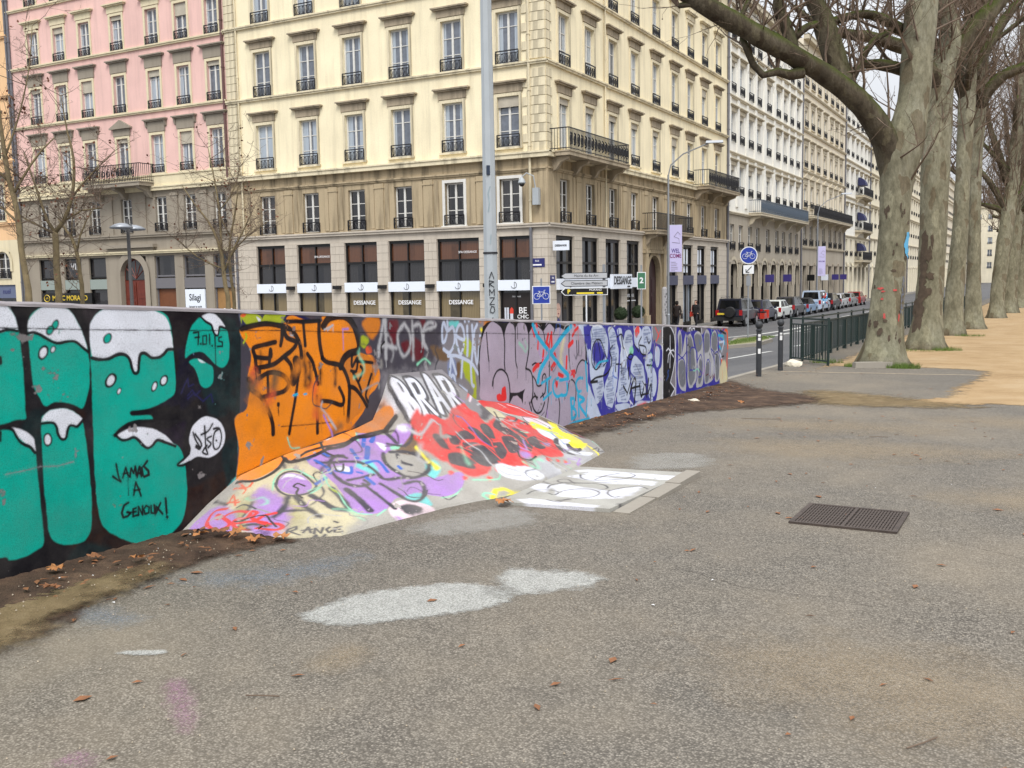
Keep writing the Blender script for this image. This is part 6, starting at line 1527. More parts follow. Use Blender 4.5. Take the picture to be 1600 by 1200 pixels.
F.wall('mezzanine_wall', u0, u1, 3.55, 7.55, [(u - 0.48, u + 0.48, 4.95, 7.0) for u in U], M['pstone'])
for u in U: F.window(u, 4.95, 0.96, 2.05, (0.25, 0.5, 0.75), 0.5, None, None, None, pmat=M['pane_dark'])
for j in range(6):
    F.put('pilaster', cached(('ppil',), lambda: MB().box(-0.25, 0.25, -0.08, 0, 0, 2.45).box(-0.32, 0.32, -0.12, 0, 2.25, 2.4).mesh('pilaster', M['pstone'])), (U[j] + U[j + 1]) / 2, 4.75)
F.band('cornice', u0, u1, 7.36, 7.6, 0.22, M['pcream']); F.band('string_course', u0, u1, 4.62, 4.8, 0.16, M['pstone']); F.band('shop_cornice', u0, u1, 3.62, 3.78, 0.18, M['pcream'])
SHP = [(u - O, w) for u, w in ((-57.75, 1.9), (-55.4, 1.7), (-53.05, 1.6), (-49.8, 2.3), (-47.05, 1.7), (-44.6, 1.75), (-42.2, 1.7))]
F.wall('shop_wall', u0, u1, ZB - 0.4, 3.55, [(u - w / 2, u + w / 2, ZB - 0.4, 3.48) for u, w in SHP], M['pstone'])
M['sage'] = plain('sage_panel', (142, 152, 146), 0.5); M['grey_panel'] = plain('grey_blind_box', (108, 106, 110), 0.6); M['gold'] = plain('gold_lettering', (216, 186, 60), 0.4)
M['rust_shutter'] = plain('rust_shutter', (112, 66, 38), 0.6, var=0.2); M['tan_shutter'] = plain('tan_blind', (156, 118, 72), 0.6, var=0.2)
for k, (u, w) in enumerate(SHP):
    if k == 3: continue
    o = F.put('shop_window', MB().box(-w / 2, -w / 2 + 0.06, 0.12, 0.3, ZB, 3.48).box(w / 2 - 0.06, w / 2, 0.12, 0.3, ZB, 3.48).box(-w / 2 + 0.06, w / 2 - 0.06, 0.12, 0.3, 3.4, 3.48).box(-w / 2 + 0.06, w / 2 - 0.06, 0.12, 0.3, 2.2, 2.3).mesh('shop_window', M['black_frame'] if k < 3 else M['grey_panel']), u)
    F.put('pane', MB().box(-w / 2 + 0.06, w / 2 - 0.06, 0.2, 0.212, 2.3, 3.4).mesh('pane', M['pane_dark']), parent=o)
    F.put('panel', MB().box(-w / 2 - 0.0, w / 2, 0.02, 0.1, 1.5, 2.12).mesh('panel', M['sage'] if k < 3 else M['grey_panel']), parent=o)
    F.put('pane' if k < 3 or k == 5 else 'blind', MB().box(-w / 2 + 0.06, w / 2 - 0.06, 0.2, 0.212, ZB, 1.45).mesh('pane', M['pane_dark'] if k < 3 or k == 5 else (M['rust_shutter'] if k == 4 else M['tan_shutter'])), parent=o)
    if k == 4 or k == 6: F.text('SIAGI', 0.32, M['white_ink'], 0, 0.15, 0.19, o, 0.006)
    if k == 5:
        q = F.put('sign_board', MB().box(-0.8, 0.8, -0.04, 0.06, 0.2, 1.42).mesh('sign_board', M['white_panel']), parent=o)
        F.text('Silagi', 0.55, M['ink'], 0, 0.92, -0.05, o, 0.004, 0.9); F.text('Garantir le crédit', 0.15, M['ink'], 0, 0.38, -0.05, o)
    if k == 1: F.text('VIE', 0.62, M['white_ink'], 0.0, 2.95, 0.19, o, 0.006)
q = F.put('sign_board', MB().box(-58.45 - O, -53.6 - O, -0.12, 0.0, 0.62, 1.28).mesh('sign_board', M['black_frame']))
F.text('MARC MORAND', 0.46, M['gold'], -55.7 - O, 0.95, -0.13, q, 0.006)
m = MB().tube([(-57.95 - O + 0.28 * math.cos(t), -0.13, 0.95 + 0.22 * math.sin(t)) for t in [k * math.pi / 8 for k in range(17)]], 0.025, 4, False); F.put('oval_emblem', m.mesh('oval_emblem', M['gold'])); F.text('UM', 0.16, M['gold'], -57.95 - O, 0.95, -0.13, q)
ac = SHP[3][0]
dr = F.put('door', MB().prism(arch(ac, 2.3, 1.06, ZB), 0.24, 0.3).mesh('door', M['door_wood']))
F.put('fanlight', MB().prism(arch(ac, 2.3, 0.95, 2.05, 10), 0.2, 0.238).mesh('fanlight', M['pane_dark']), parent=dr)
m = MB()
for k in range(1, 6): a = math.pi * k / 6; m.tube([(ac, 0.19, 2.1), (ac + 0.95 * math.cos(a), 0.19, 2.3 + 0.92 * math.sin(a))], 0.03, 4)
F.put('fanlight_bar', m.mesh('fanlight_bar', M['door_wood']), parent=dr)
m = MB()
for s_ in (-1, 1):
    m.box(ac + s_ * 0.5 - 0.46, ac + s_ * 0.5 + 0.46, 0.18, 0.24, ZB, 1.9)
    for (z0_, z1_) in ((ZB + 0.2, -0.6), (-0.4, 0.7), (0.9, 1.7)): m.box(ac + s_ * 0.5 - 0.33, ac + s_ * 0.5 + 0.33, 0.15, 0.18, z0_, z1_)
F.put('door_leaf', m.mesh('door_leaf', M['door_wood']), parent=dr)
pr = arch(ac, 2.3, 1.08, ZB - 0.3); po = arch(ac, 2.3, 1.5, ZB - 0.3); m = MB()
for k in range(len(pr) - 1): m.add([(pr[k][0], -0.1, pr[k][1]), (pr[k + 1][0], -0.1, pr[k + 1][1]), (po[k + 1][0], -0.1, po[k + 1][1]), (po[k][0], -0.1, po[k][1]), (pr[k][0], 0.3, pr[k][1]), (pr[k + 1][0], 0.3, pr[k + 1][1])], [(0, 1, 2, 3), (0, 4, 5, 1)])
F.put('door_arch', m.mesh('door_arch', M['pstone'], fix=False), parent=dr)
F.put('door_hood', MB().box(ac - 2.2, ac + 2.2, -0.35, 0.0, 4.0, 4.2).box(ac - 2.0, ac + 2.0, -0.15, 0.0, 3.8, 3.998).mesh('door_hood', M['pstone']))
F.balcony(-52.5 - O, -47.5 - O, 7.62, 1.2, 1.05, 0.26, M['pstone'], 3)
F.pipe(u0 + 0.12, ZB, 22, 0.09); F.pipe(-0.12, 7.7, 22, 0.08, plain('rust_pipe', (98, 68, 66), 0.6)); F.body(u0, u1, 14, 22.4, M['pink'], M['slate'])

# ---- peach house beyond it
M['peach'] = stucco('peach_render', (232, 192, 148), 0.35, (0.28, 0.2, 0.14), 0.3)
pch = thing('peach_house', 'peach house with an arched mezzanine window beside the pink house', 'house', (-60.35, YF, ZB))
F = Facade(pch); U = [-2.05 - 2.9 * k for k in range(6)]; u0, u1 = -18.5, -0.02
rows = [(6.2, 2.4), (10.3, 2.4), (14.5, 2.2), (18.3, 2.0)]
F.wall('upper_wall', u0, u1, 4.9, 22, [(u - 0.55, u + 0.55, z, z + h) for u in U for z, h in rows], M['peach'])
for i, (z, h) in enumerate(rows):
    for u in U: F.window(u, z, 1.1, h, (0.33, 0.66), 0.6, 'cornice', M['pstone'], M['pcream'])
    F.band('string_course', u0, u1, z - 0.32, z - 0.16, 0.12, M['peach'])
F.wall('shop_wall', u0, u1, ZB - 0.4, 4.9, [(u - 0.75, u + 0.75, 2.3, 4.1) for u in U] + [(u - 1.1, u + 1.1, ZB - 0.4, 1.9) for u in U], M['pcream'])
for u in U:
    F.window(u, 2.3, 1.5, 1.8, (0.4, 0.75), 0.55, None, None, None, pmat=M['pane_dark'])
    pr = arch(0, 0.0, 0.75, -0.6); po = arch(0, 0.0, 1.0, -0.6); m = MB()
    for k in range(len(pr) - 1): m.quad((pr[k][0], -0.06, pr[k][1]), (pr[k + 1][0], -0.06, pr[k + 1][1]), (po[k + 1][0], -0.06, po[k + 1][1]), (po[k][0], -0.06, po[k][1]))
    F.put('arch_moulding', cached(('archm',), lambda: m.mesh('arch_moulding', M['pcream'], fix=False)), u, 3.4)
    o = F.put('shop_window', MB().box(-1.1, 1.1, 0.1, 0.2, 1.0, 1.9).mesh('shop_window', plain('blue_grey_fascia', (96, 104, 130), 0.5)), u); F.put('pane', MB().box(-1.05, 1.05, 0.2, 0.22, ZB, 1.0).mesh('pane', M['pane_dark']), parent=o)
    F.text('nuel', 0.5, M['plate_blue'], 0, 1.45, 0.09, o)
F.pipe(-0.1, ZB, 22, 0.08); F.body(u0, u1, 14, 22, M['peach'], M['slate'])

# ---- terrace along the quay
def terrace(name, label, y0, y1, U, w, rows, wallmat, trim, lower, ztop, zlow, strings, balc=None, lint='cornice', rail=0.6, roofh=2.6, small=False, arches=False, pil=False, smat=None, grow=None):
    root = thing(name, label, 'house', (XF, y0, ZB)); F = Facade(root, math.pi / 2); u1 = y1 - y0; U = [u - y0 for u in U]
    up = [r for r in rows if r[0] >= zlow]; lo = [r for r in rows if r[0] < zlow]
    F.wall('upper_wall', 0, u1, zlow, ztop, [(u - w / 2, u + w / 2, z, z + h) for u in U for z, h in up], wallmat)
    gz = 3.0
    F.wall('mezzanine_wall', 0, u1, gz, zlow, [(u - w / 2, u + w / 2, z, z + h) for u in U for z, h in lo], lower)
    for i, (z, h) in enumerate(rows):
        for j, u in enumerate(U):
            l_ = lint if z >= zlow else None
            if lint == 'pediment' and not (8 < z < 9): l_ = 'cornice' if z >= zlow else None
            F.window(u, z, w, h, (0.33, 0.66), rail, l_, trim, smat if z >= zlow else None, pmat=M['pane'] if z >= zlow else M['pane_dark'], fr=0.34, shutter=0.35 if (i + j) % 2 and z > zlow and not small else None)
    for z in strings: F.band('string_course', 0, u1, z - 0.16, z, 0.14, trim)
    F.band('eaves_cornice', 0, u1, ztop - 0.1, ztop + 0.35, 0.5, trim)
    n = max(3, int(u1 / 2.9)); ow = u1 / n; G = [(k + 0.5) * ow for k in range(n)]
    F.wall('shop_wall', 0, u1, ZB - 0.4, gz, [(g - ow * 0.34, g + ow * 0.34, ZB - 0.4, 2.6) for g in G], lower, 0.6)
    for k, g in enumerate(G):
        o = F.put('shop_window', cached(('tsh', round(ow, 2)), lambda: MB().box(-ow * 0.34, ow * 0.34, 0.3, 0.42, 1.0, 1.7).box(-ow * 0.34, -ow * 0.34 + 0.07, 0.3, 0.5, ZB, 2.6).box(ow * 0.34 - 0.07, ow * 0.34, 0.3, 0.5, ZB, 2.6).box(-0.03, 0.03, 0.3, 0.5, ZB, 2.6).mesh('shop_window', M['black_frame'])), g)
        F.put('pane', cached(('tsp', round(ow, 2)), lambda: MB().box(-ow * 0.34, ow * 0.34, 0.45, 0.46, ZB, 2.6).mesh('pane', M['pane_dark'])), parent=o)
        F.put('pier', cached(('tpier', lower.name), lambda: MB().box(-0.26, 0.26, -0.1, 0, ZB - 0.3, 2.7).box(-0.34, 0.34, -0.16, 0, 2.7, 2.9).mesh('pier', lower)), g - ow / 2 + (0.3 if k == 0 else 0))
        if arches:
            pr = arch(0, 0, ow * 0.3, -1.2); po = arch(0, 0, ow * 0.3 + 0.25, -1.2); m = MB()
            for q in range(len(pr) - 1): m.quad((pr[q][0], -0.06, pr[q][1]), (pr[q + 1][0], -0.06, pr[q + 1][1]), (po[q + 1][0], -0.06, po[q + 1][1]), (po[q][0], -0.06, po[q][1]))
            F.put('arch_moulding', m.mesh('arch_moulding', trim, fix=False), g, 2.0)
    if pil:
        for j in range(len(U) + 1):
            c = (U[j - 1] + U[j]) / 2 if 0 < j < len(U) else (U[0] - 1.1 if j == 0 else U[-1] + 1.1)
            F.put('pilaster', cached(('tp', ztop), lambda: MB().box(-0.3, 0.3, -0.12, 0, 0, ztop - zlow - 0.7).mesh('pilaster', wallmat)), c, zlow + 0.5)
    for b in (balc or []): F.balcony(b[0] - y0, b[1] - y0, b[2], 1.05, 1.0, 0.24, trim, b[3] if len(b) > 3 else 4, True, rmat=b[4] if len(b) > 4 else None)
    F.pipe(u1 - 0.1, ZB, ztop, 0.09); F.body(0, u1, 14, ztop, wallmat, M['slate'], roofh)
    return root, F
M['bluegrey_iron'] = plain('blue_grey_iron', (72, 84, 98), 0.5)
M['twhite'] = stucco('white_render', (232, 230, 222), 0.35, (0.3, 0.28, 0.25), 0.3); M['ttrim'] = stucco('stone_trim', (196, 186, 164), 0.5); M['tlow'] = stucco('brown_stone_base', (172, 163, 148), 0.5, (0.14, 0.11, 0.09), 0.5)
M['tbeige'] = stucco('beige_render', (224, 214, 194), 0.4); M['tcream'] = stucco('cream_render', (226, 218, 196), 0.35)
_, FW = terrace('white_terrace_house', 'white house with tall pilasters and a long blue-grey balcony next to the yellow house', 73.3, 98.4, [74.5, 76.95, 79.65, 82.1, 85.45, 88.75, 91.25, 93.9, 96.5], 1.25, [(3.65, 1.95), (7.9, 2.1), (11.75, 2.2), (15.45, 2.2), (19.2, 2.0)], M['twhite'], M['ttrim'], M['tlow'], 22.6, 6.45, [6.5, 10.95, 15.1, 18.95], [(79.2, 97.0, 6.45, 5, M['bluegrey_iron'])], 'cornice', 0.65, pil=True, arches=True)
M['violet_sign'] = plain('violet_sign', (62, 54, 120), 0.4)
for g in (11.0, 17.5): 
    q = FW.put('hanging_sign', MB().box(-0.06, 0.06, -0.85, -0.12, 1.1, 1.75).mesh('hanging_sign', M['violet_sign']), g)
_, FB = terrace('beige_house', 'beige house with triangular window pediments and a full-width black balcony', 98.5, 121.6, [100.2, 103.2, 106.2, 109.6, 113.1, 116.0, 119.0], 1.45, [(4.6, 2.0), (8.3, 2.2), (12.15, 2.1), (16.05, 1.95), (20.0, 1.9)], M['tbeige'], M['ttrim'], M['tlow'], 24.2, 7.3, [4.45, 7.4, 11.85, 15.7, 19.5], [(99.6, 121.2, 7.2, 6)], 'pediment', 0.65, smat=M['ttrim'])
for g, c in ((2.5, 'black_frame'), (9.5, 'white_panel'), (15.5, 'violet_sign'), (20.5, 'violet_sign')): FB.put('hanging_sign', MB().box(-0.06, 0.06, -0.85, -0.12, 1.1, 1.7).mesh('hanging_sign', M[c]), g)
_, FC = terrace('white_balcony_house', 'white house with small balconies under dark blue awnings', 121.7, 140.4, [123.4, 126.6, 129.9, 133.2, 136.4, 139.0], 1.3, [(3.9, 2.0), (7.6, 2.2), (11.9, 2.2), (15.8, 2.0), (19.6, 1.9)], M['twhite'], M['ttrim'], M['tcream'], 23.4, 6.2, [6.3, 10.9, 15.2, 19.2], [(129.2, 136.6, 3.2, 2), (129.2, 136.6, 6.9, 2), (129.2, 136.6, 11.2, 2)], 'cornice', 0.6, small=True, arches=True)
M['awning'] = plain('navy_awning', (40, 44, 84), 0.7)
for z in (3.4, 7.2, 11.5):
    FC.put('awning', MB().prism([(-0.1 - 0.9 * math.sin(t), 1.2 + 1.0 * math.cos(t)) for t in [k * math.pi / 12 for k in range(7)]] + [(-0.1, 1.2)], 8.6, 10.4, 'x').mesh('awning', M['awning']), 0, z)
k = 0
for (y0, y1, mt, nm, lb) in ((140.5, 157.5, 'tcream', 'cream_house', 'cream house beyond the blue awnings, partly behind the trunks'), (157.6, 182, 'twhite', 'pale_house', 'plain white house seen between the two nearest plane trunks'), (182.1, 210, 'tcream', 'far_cream_house', 'long cream house far along the quay behind the trunks'), (210.1, 250, 'twhite', 'far_white_house', 'large white house far along the quay'), (250.1, 300, 'tbeige', 'last_house', 'last house of the terrace at the far end of the quay'), (300.1, 360, 'twhite', 'farthest_house', 'white house beyond the terrace, where the quay bends')):
    n = int((y1 - y0) / 3.3); terrace(nm, lb, y0, y1, [y0 + 1.7 + q * (y1 - y0 - 3.4) / (n - 1) for q in range(n)], 1.35, [(4.2, 2.0), (8.0, 2.2), (12.0, 2.2), (15.9, 2.0), (19.7, 1.8)], M[mt], M['ttrim'], M['tlow'] if k % 2 else M['tcream'], 22.8 + (k % 3), 6.4, [6.5, 11.0, 15.2, 19.1], None, 'cornice', 0.6, small=True); k += 1

fbk = thing('closing_house', 'pale house standing across the far end of the quay behind the trunks', 'house', (-22, 362, ZB)); F = Facade(fbk); U = [2 + 3.4 * k for k in range(15)]; rows = [(3, 2.1), (7, 2.2), (11, 2.2), (15, 2.0), (19, 1.8)]
F.wall('wall', 0, 52, ZB - 2, 23, [(u - 0.7, u + 0.7, z, z + h) for u in U for z, h in rows], M['tcream'])
for u in U:
    for z, h in rows: F.window(u, z, 1.4, h, (0.5,), 0.6, None)
F.band('eaves_cornice', 0, 52, 22.8, 23.4, 0.5, M['ttrim']); F.body(0, 52, 14, 23, M['tcream'], M['slate'], 3)
# trunks and limbs: foot of the tree, then limbs as (dx, dy, dz, radius) in metres
TREES = {
'T1':([-3.21,23.56,-0.47],[[[-0.02,-0.03,-0.12,0.538],[-0.02,0.0,0.09,0.495],[0.01,0.05,0.39,0.437],[0.04,0.15,1.04,0.386],[0.08,0.25,1.76,0.357],[0.12,0.36,2.48,0.335],[0.13,0.45,3.21,0.335],[0.14,0.55,3.93,0.349],[0.18,0.63,4.44,0.386],[0.25,0.73,4.94,0.422],[0.34,0.85,5.52,0.364],[0.43,0.96,6.09,0.327],[0.46,1.07,6.82,0.327],[0.5,1.17,7.54,0.335],[0.52,1.27,8.26,0.335],[0.51,1.72,9.22,0.31],[0.54,2.25,10.65,0.269],[0.58,2.95,12.46,0.213],[0.6,3.66,14.48,0.124]],[[0.18,0.49,3.28,0.189],[0.13,0.54,3.93,0.262],[0.05,0.57,4.54,0.298],[-0.09,0.45,5.08,0.29],[-0.35,0.13,5.57,0.273],[-0.74,-0.25,6.06,0.249],[-1.28,-0.72,6.51,0.233],[-1.84,-1.32,6.87,0.222],[-2.39,-1.92,7.2,0.212],[-2.91,-2.51,7.51,0.203],[-3.43,-3.09,7.84,0.186],[-4.02,-3.59,8.26,0.158],[-4.76,-4.18,8.66,0.131],[-5.62,-4.8,9.26,0.09],[-6.51,-5.3,10.11,0.058]],[[-1.61,-1.12,6.5,0.14],[-1.81,-1.24,6.42,0.112],[-2.07,-1.49,6.49,0.09],[-2.29,-1.62,6.4,0.083],[-2.48,-1.71,6.55,0.076],[-2.61,-1.85,6.85,0.069],[-2.72,-1.99,7.2,0.062]],[[-1.78,-1.3,6.79,0.153],[-1.9,-1.29,7.34,0.139],[-2.03,-1.33,7.65,0.139],[-2.13,-1.34,7.97,0.111],[-2.06,-1.25,8.45,0.097],[-2.23,-1.25,9.28,0.056]],[[-0.82,-0.16,6.19,0.229],[-1.06,-0.22,6.76,0.243],[-1.28,-0.27,7.4,0.243],[-1.41,-0.28,7.9,0.214],[-1.65,-0.36,8.33,0.157],[-1.86,-0.4,8.91,0.114]],[[-1.84,-1.05,7.25,0.098],[-1.62,-0.66,7.55,0.085],[-1.21,-0.08,7.73,0.093],[-0.7,0.57,7.97,0.102],[-0.28,1.02,7.89,0.117],[0.22,1.48,7.57,0.133]],[[-0.92,0.77,6.75,0.089],[-0.67,0.92,6.92,0.104],[-0.21,1.17,6.88,0.133],[0.23,1.38,6.73,0.148]],[[-2.79,-2.23,7.4,0.068],[-2.54,-1.9,8.1,0.055],[-2.41,-1.63,8.81,0.041]],[[-3.42,-3.1,7.75,0.08],[-3.71,-3.27,7.69,0.053]],[[-0.78,-0.01,6.35,0.072],[-0.47,0.5,7.25,0.072],[-0.14,1.06,7.6,0.059]]]),
'T2':([-2.89,30.61,-0.56],[[[-0.13,-0.08,-0.13,0.536],[-0.12,-0.05,0.13,0.499],[-0.1,0.01,0.55,0.453],[-0.05,0.14,1.38,0.397],[-0.01,0.29,2.48,0.379],[-0.02,0.44,3.76,0.379],[-0.03,0.59,5.05,0.379],[-0.03,0.74,6.33,0.379],[-0.0,0.89,7.43,0.379],[0.06,1.0,8.08,0.369],[0.24,1.19,8.9,0.296],[0.04,1.22,10.0,0.24],[-0.11,1.31,11.48,0.185],[-0.26,1.45,13.31,0.111]],[[0.08,0.98,7.8,0.277],[0.46,1.52,8.76,0.316],[0.92,1.97,9.42,0.28],[1.42,2.43,10.09,0.244],[2.01,2.97,10.94,0.188],[2.8,3.64,11.99,0.113]],[[0.14,0.92,7.06,0.24],[-0.45,0.4,8.3,0.219],[-1.07,-0.24,8.6,0.181],[-1.66,-0.88,8.76,0.152],[-2.24,-1.53,8.8,0.133],[-2.8,-2.17,8.95,0.105],[-3.39,-2.66,9.43,0.069]],[[0.13,0.96,7.43,0.185],[-0.3,1.26,8.98,0.149],[-0.6,1.35,10.13,0.131],[-0.81,1.48,11.28,0.094]]]),
'T3':([-2.88,39.05,-0.65],[[[-0.04,-0.04,-0.14,0.384],[-0.03,0.01,0.21,0.349],[-0.02,0.11,1.02,0.326],[0.02,0.3,2.41,0.314],[0.07,0.49,3.79,0.291],[0.1,0.7,5.41,0.268],[0.13,0.88,6.8,0.268],[0.12,1.04,8.19,0.279],[0.11,1.21,9.58,0.303],[0.15,1.39,10.96,0.256],[0.21,1.62,12.58,0.21],[0.25,1.92,14.89,0.128]],[[0.11,1.15,9.11,0.21],[0.64,1.93,10.33,0.2],[1.21,2.61,11.53,0.165],[2.0,3.53,12.78,0.107]],[[0.11,1.07,8.42,0.186],[-0.36,0.63,9.75,0.162],[-0.65,0.4,11.09,0.138],[-0.96,0.31,12.66,0.092]]]),
'T4':([-2.53,44.79,-0.7],[[[-0.04,-0.04,-0.16,0.436],[-0.05,-0.0,0.24,0.37],[-0.07,0.13,1.42,0.304],[-0.11,0.3,3.0,0.264],[-0.15,0.5,4.84,0.238],[-0.17,0.71,6.68,0.238],[-0.15,0.91,8.25,0.251],[-0.12,1.05,9.31,0.251],[-0.1,1.25,10.88,0.251],[-0.12,1.46,12.72,0.198],[-0.11,1.74,15.09,0.119]],[[-0.18,0.98,9.04,0.264],[0.2,1.05,9.79,0.263],[0.72,1.17,10.31,0.236],[1.45,1.37,10.6,0.195],[2.36,1.66,10.8,0.13]],[[-0.18,0.92,8.52,0.185],[-0.64,1.15,9.63,0.16],[-0.95,1.41,11.27,0.12]]]),
'T5':([-2.25,58.69,-0.83],[[[-0.02,-0.03,-0.17,0.463],[-0.01,0.02,0.24,0.411],[0.03,0.21,1.6,0.377],[0.16,0.48,3.3,0.377],[0.39,0.93,6.02,0.36],[0.53,1.25,8.06,0.343],[0.64,1.56,10.11,0.309],[0.74,1.89,12.49,0.24],[0.75,2.27,15.56,0.154]],[[0.46,1.05,6.7,0.206],[-0.22,0.93,8.76,0.189],[-0.73,0.86,10.47,0.137],[-1.02,0.98,12.86,0.086]],[[0.31,0.85,5.68,0.189],[-0.46,0.6,7.06,0.154],[-0.94,0.42,7.75,0.12],[-1.41,0.23,8.27,0.069]]]),
'T6':([-1.91,68.19,-0.9],[[[-0.03,-0.04,-0.2,0.495],[-0.01,0.04,0.35,0.436],[0.02,0.29,2.32,0.396],[0.15,0.64,4.68,0.376],[0.27,0.99,7.04,0.356],[0.46,1.42,9.79,0.317],[0.55,1.85,12.93,0.238],[0.63,2.36,16.87,0.139]],[[0.27,0.76,5.07,0.198],[-0.64,0.4,6.27,0.178],[-1.35,0.06,6.6,0.139],[-2.05,-0.3,6.77,0.079]],[[0.47,1.14,7.43,0.178],[-0.23,1.0,9.41,0.158],[-0.67,1.09,12.17,0.099]]]),
'T7':([-1.65,80.73,-0.99],[[[0.01,-0.02,-0.23,0.513],[-0.01,0.04,0.42,0.42],[0.11,0.4,2.83,0.397],[0.28,0.88,6.07,0.373],[0.46,1.47,10.24,0.327],[0.63,2.12,14.87,0.233],[0.7,2.6,18.58,0.14]],[[0.2,0.56,3.75,0.21],[-0.67,0.25,5.16,0.187],[-1.59,-0.19,5.64,0.117]],[[0.16,0.65,4.68,0.187],[-0.92,0.26,6.32,0.163],[-1.96,-0.26,6.67,0.093]]]),
'F0':([-1.9,94.0,-1.07],[[[0.0,-0.01,-0.11,0.45],[-0.03,0.1,0.99,0.325],[-0.05,0.45,3.98,0.3],[0.07,0.99,7.95,0.25],[0.02,1.44,11.92,0.175],[-0.03,1.88,15.9,0.075]],[[0.0,0.59,4.97,0.15],[-1.58,0.04,7.48,0.11],[-2.99,-0.43,9.99,0.05]],[[0.05,0.74,5.96,0.15],[1.46,1.8,8.42,0.11],[2.22,2.62,11.88,0.05]]]),
'F1':([-1.8,103.0,-1.12],[[[0.0,-0.01,-0.12,0.45],[-0.03,0.1,0.99,0.325],[-0.05,0.45,3.98,0.3],[0.07,0.99,7.95,0.25],[0.02,1.44,11.92,0.175],[-0.03,1.88,15.9,0.075]],[[0.0,0.59,4.97,0.15],[-1.58,0.04,7.48,0.11],[-2.99,-0.43,9.99,0.05]],[[0.05,0.74,5.96,0.15],[1.46,1.8,8.42,0.11],[2.22,2.62,11.88,0.05]]]),
'F2':([-1.7,113.0,-1.16],[[[0.0,-0.01,-0.13,0.45],[-0.03,0.1,0.99,0.325],[-0.05,0.45,3.98,0.3],[0.07,0.99,7.95,0.25],[0.02,1.44,11.92,0.175],[-0.03,1.88,15.9,0.075]],[[0.0,0.59,4.97,0.15],[-1.58,0.04,7.48,0.11],[-2.99,-0.43,9.99,0.05]],[[0.05,0.74,5.96,0.15],[1.46,1.8,8.42,0.11],[2.22,2.62,11.88,0.05]]]),
'F3':([-1.6,124.0,-1.21],[[[0.0,-0.01,-0.14,0.45],[-0.03,0.1,0.99,0.325],[-0.05,0.45,3.98,0.3],[0.07,0.99,7.95,0.25],[0.02,1.44,11.92,0.175],[-0.03,1.88,15.9,0.075]],[[0.0,0.59,4.97,0.15],[-1.58,0.04,7.48,0.11],[-2.99,-0.43,9.99,0.05]],[[0.05,0.74,5.96,0.15],[1.46,1.8,8.42,0.11],[2.22,2.62,11.88,0.05]]]),
'F4':([-1.6,136.0,-1.26],[[[0.01,-0.02,-0.16,0.45],[-0.03,0.1,0.99,0.325],[-0.05,0.45,3.98,0.3],[0.07,0.99,7.95,0.25],[0.02,1.44,11.92,0.175],[-0.03,1.88,15.9,0.075]],[[0.0,0.59,4.97,0.15],[-1.58,0.04,7.48,0.11],[-2.99,-0.43,9.99,0.05]],[[0.05,0.74,5.96,0.15],[1.46,1.8,8.42,0.11],[2.22,2.62,11.88,0.05]]]),
'F5':([-1.6,149.0,-1.3],[[[0.01,-0.02,-0.17,0.45],[-0.03,0.1,0.99,0.325],[-0.05,0.45,3.98,0.3],[0.07,0.99,7.95,0.25],[0.02,1.44,11.92,0.175],[-0.03,1.88,15.9,0.075]],[[0.0,0.59,4.97,0.15],[-1.58,0.04,7.48,0.11],[-2.99,-0.43,9.99,0.05]],[[0.05,0.74,5.96,0.15],[1.46,1.8,8.42,0.11],[2.22,2.62,11.88,0.05]]]),
'F6':([-1.5,163.0,-1.34],[[[0.01,-0.02,-0.19,0.45],[-0.03,0.1,0.99,0.325],[-0.05,0.45,3.98,0.3],[0.07,0.99,7.95,0.25],[0.02,1.44,11.92,0.175],[-0.03,1.88,15.9,0.075]],[[0.0,0.59,4.97,0.15],[-1.58,0.04,7.48,0.11],[-2.99,-0.43,9.99,0.05]],[[0.05,0.74,5.96,0.15],[1.46,1.8,8.42,0.11],[2.22,2.62,11.88,0.05]]]),
'F7':([-1.5,178.0,-1.37],[[[0.01,-0.02,-0.2,0.45],[-0.03,0.1,0.99,0.325],[-0.05,0.45,3.98,0.3],[0.07,0.99,7.95,0.25],[0.02,1.44,11.92,0.175],[-0.03,1.88,15.9,0.075]],[[0.0,0.59,4.97,0.15],[-1.58,0.04,7.48,0.11],[-2.99,-0.43,9.99,0.05]],[[0.05,0.74,5.96,0.15],[1.46,1.8,8.42,0.11],[2.22,2.62,11.88,0.05]]]),
'F8':([-1.4,195.0,-1.41],[[[0.01,-0.02,-0.22,0.45],[-0.03,0.1,0.99,0.325],[-0.05,0.45,3.98,0.3],[0.07,0.99,7.95,0.25],[0.02,1.44,11.92,0.175],[-0.03,1.88,15.9,0.075]],[[0.0,0.59,4.97,0.15],[-1.58,0.04,7.48,0.11],[-2.99,-0.43,9.99,0.05]],[[0.05,0.74,5.96,0.15],[1.46,1.8,8.42,0.11],[2.22,2.62,11.88,0.05]]]),
'F9':([-1.4,215.0,-1.44],[[[0.01,-0.02,-0.24,0.45],[-0.03,0.1,0.99,0.325],[-0.05,0.45,3.98,0.3],[0.07,0.99,7.95,0.25],[0.02,1.44,11.92,0.175],[-0.03,1.88,15.9,0.075]],[[0.0,0.59,4.97,0.15],[-1.58,0.04,7.48,0.11],[-2.99,-0.43,9.99,0.05]],[[0.05,0.74,5.96,0.15],[1.46,1.8,8.42,0.11],[2.22,2.62,11.88,0.05]]]),
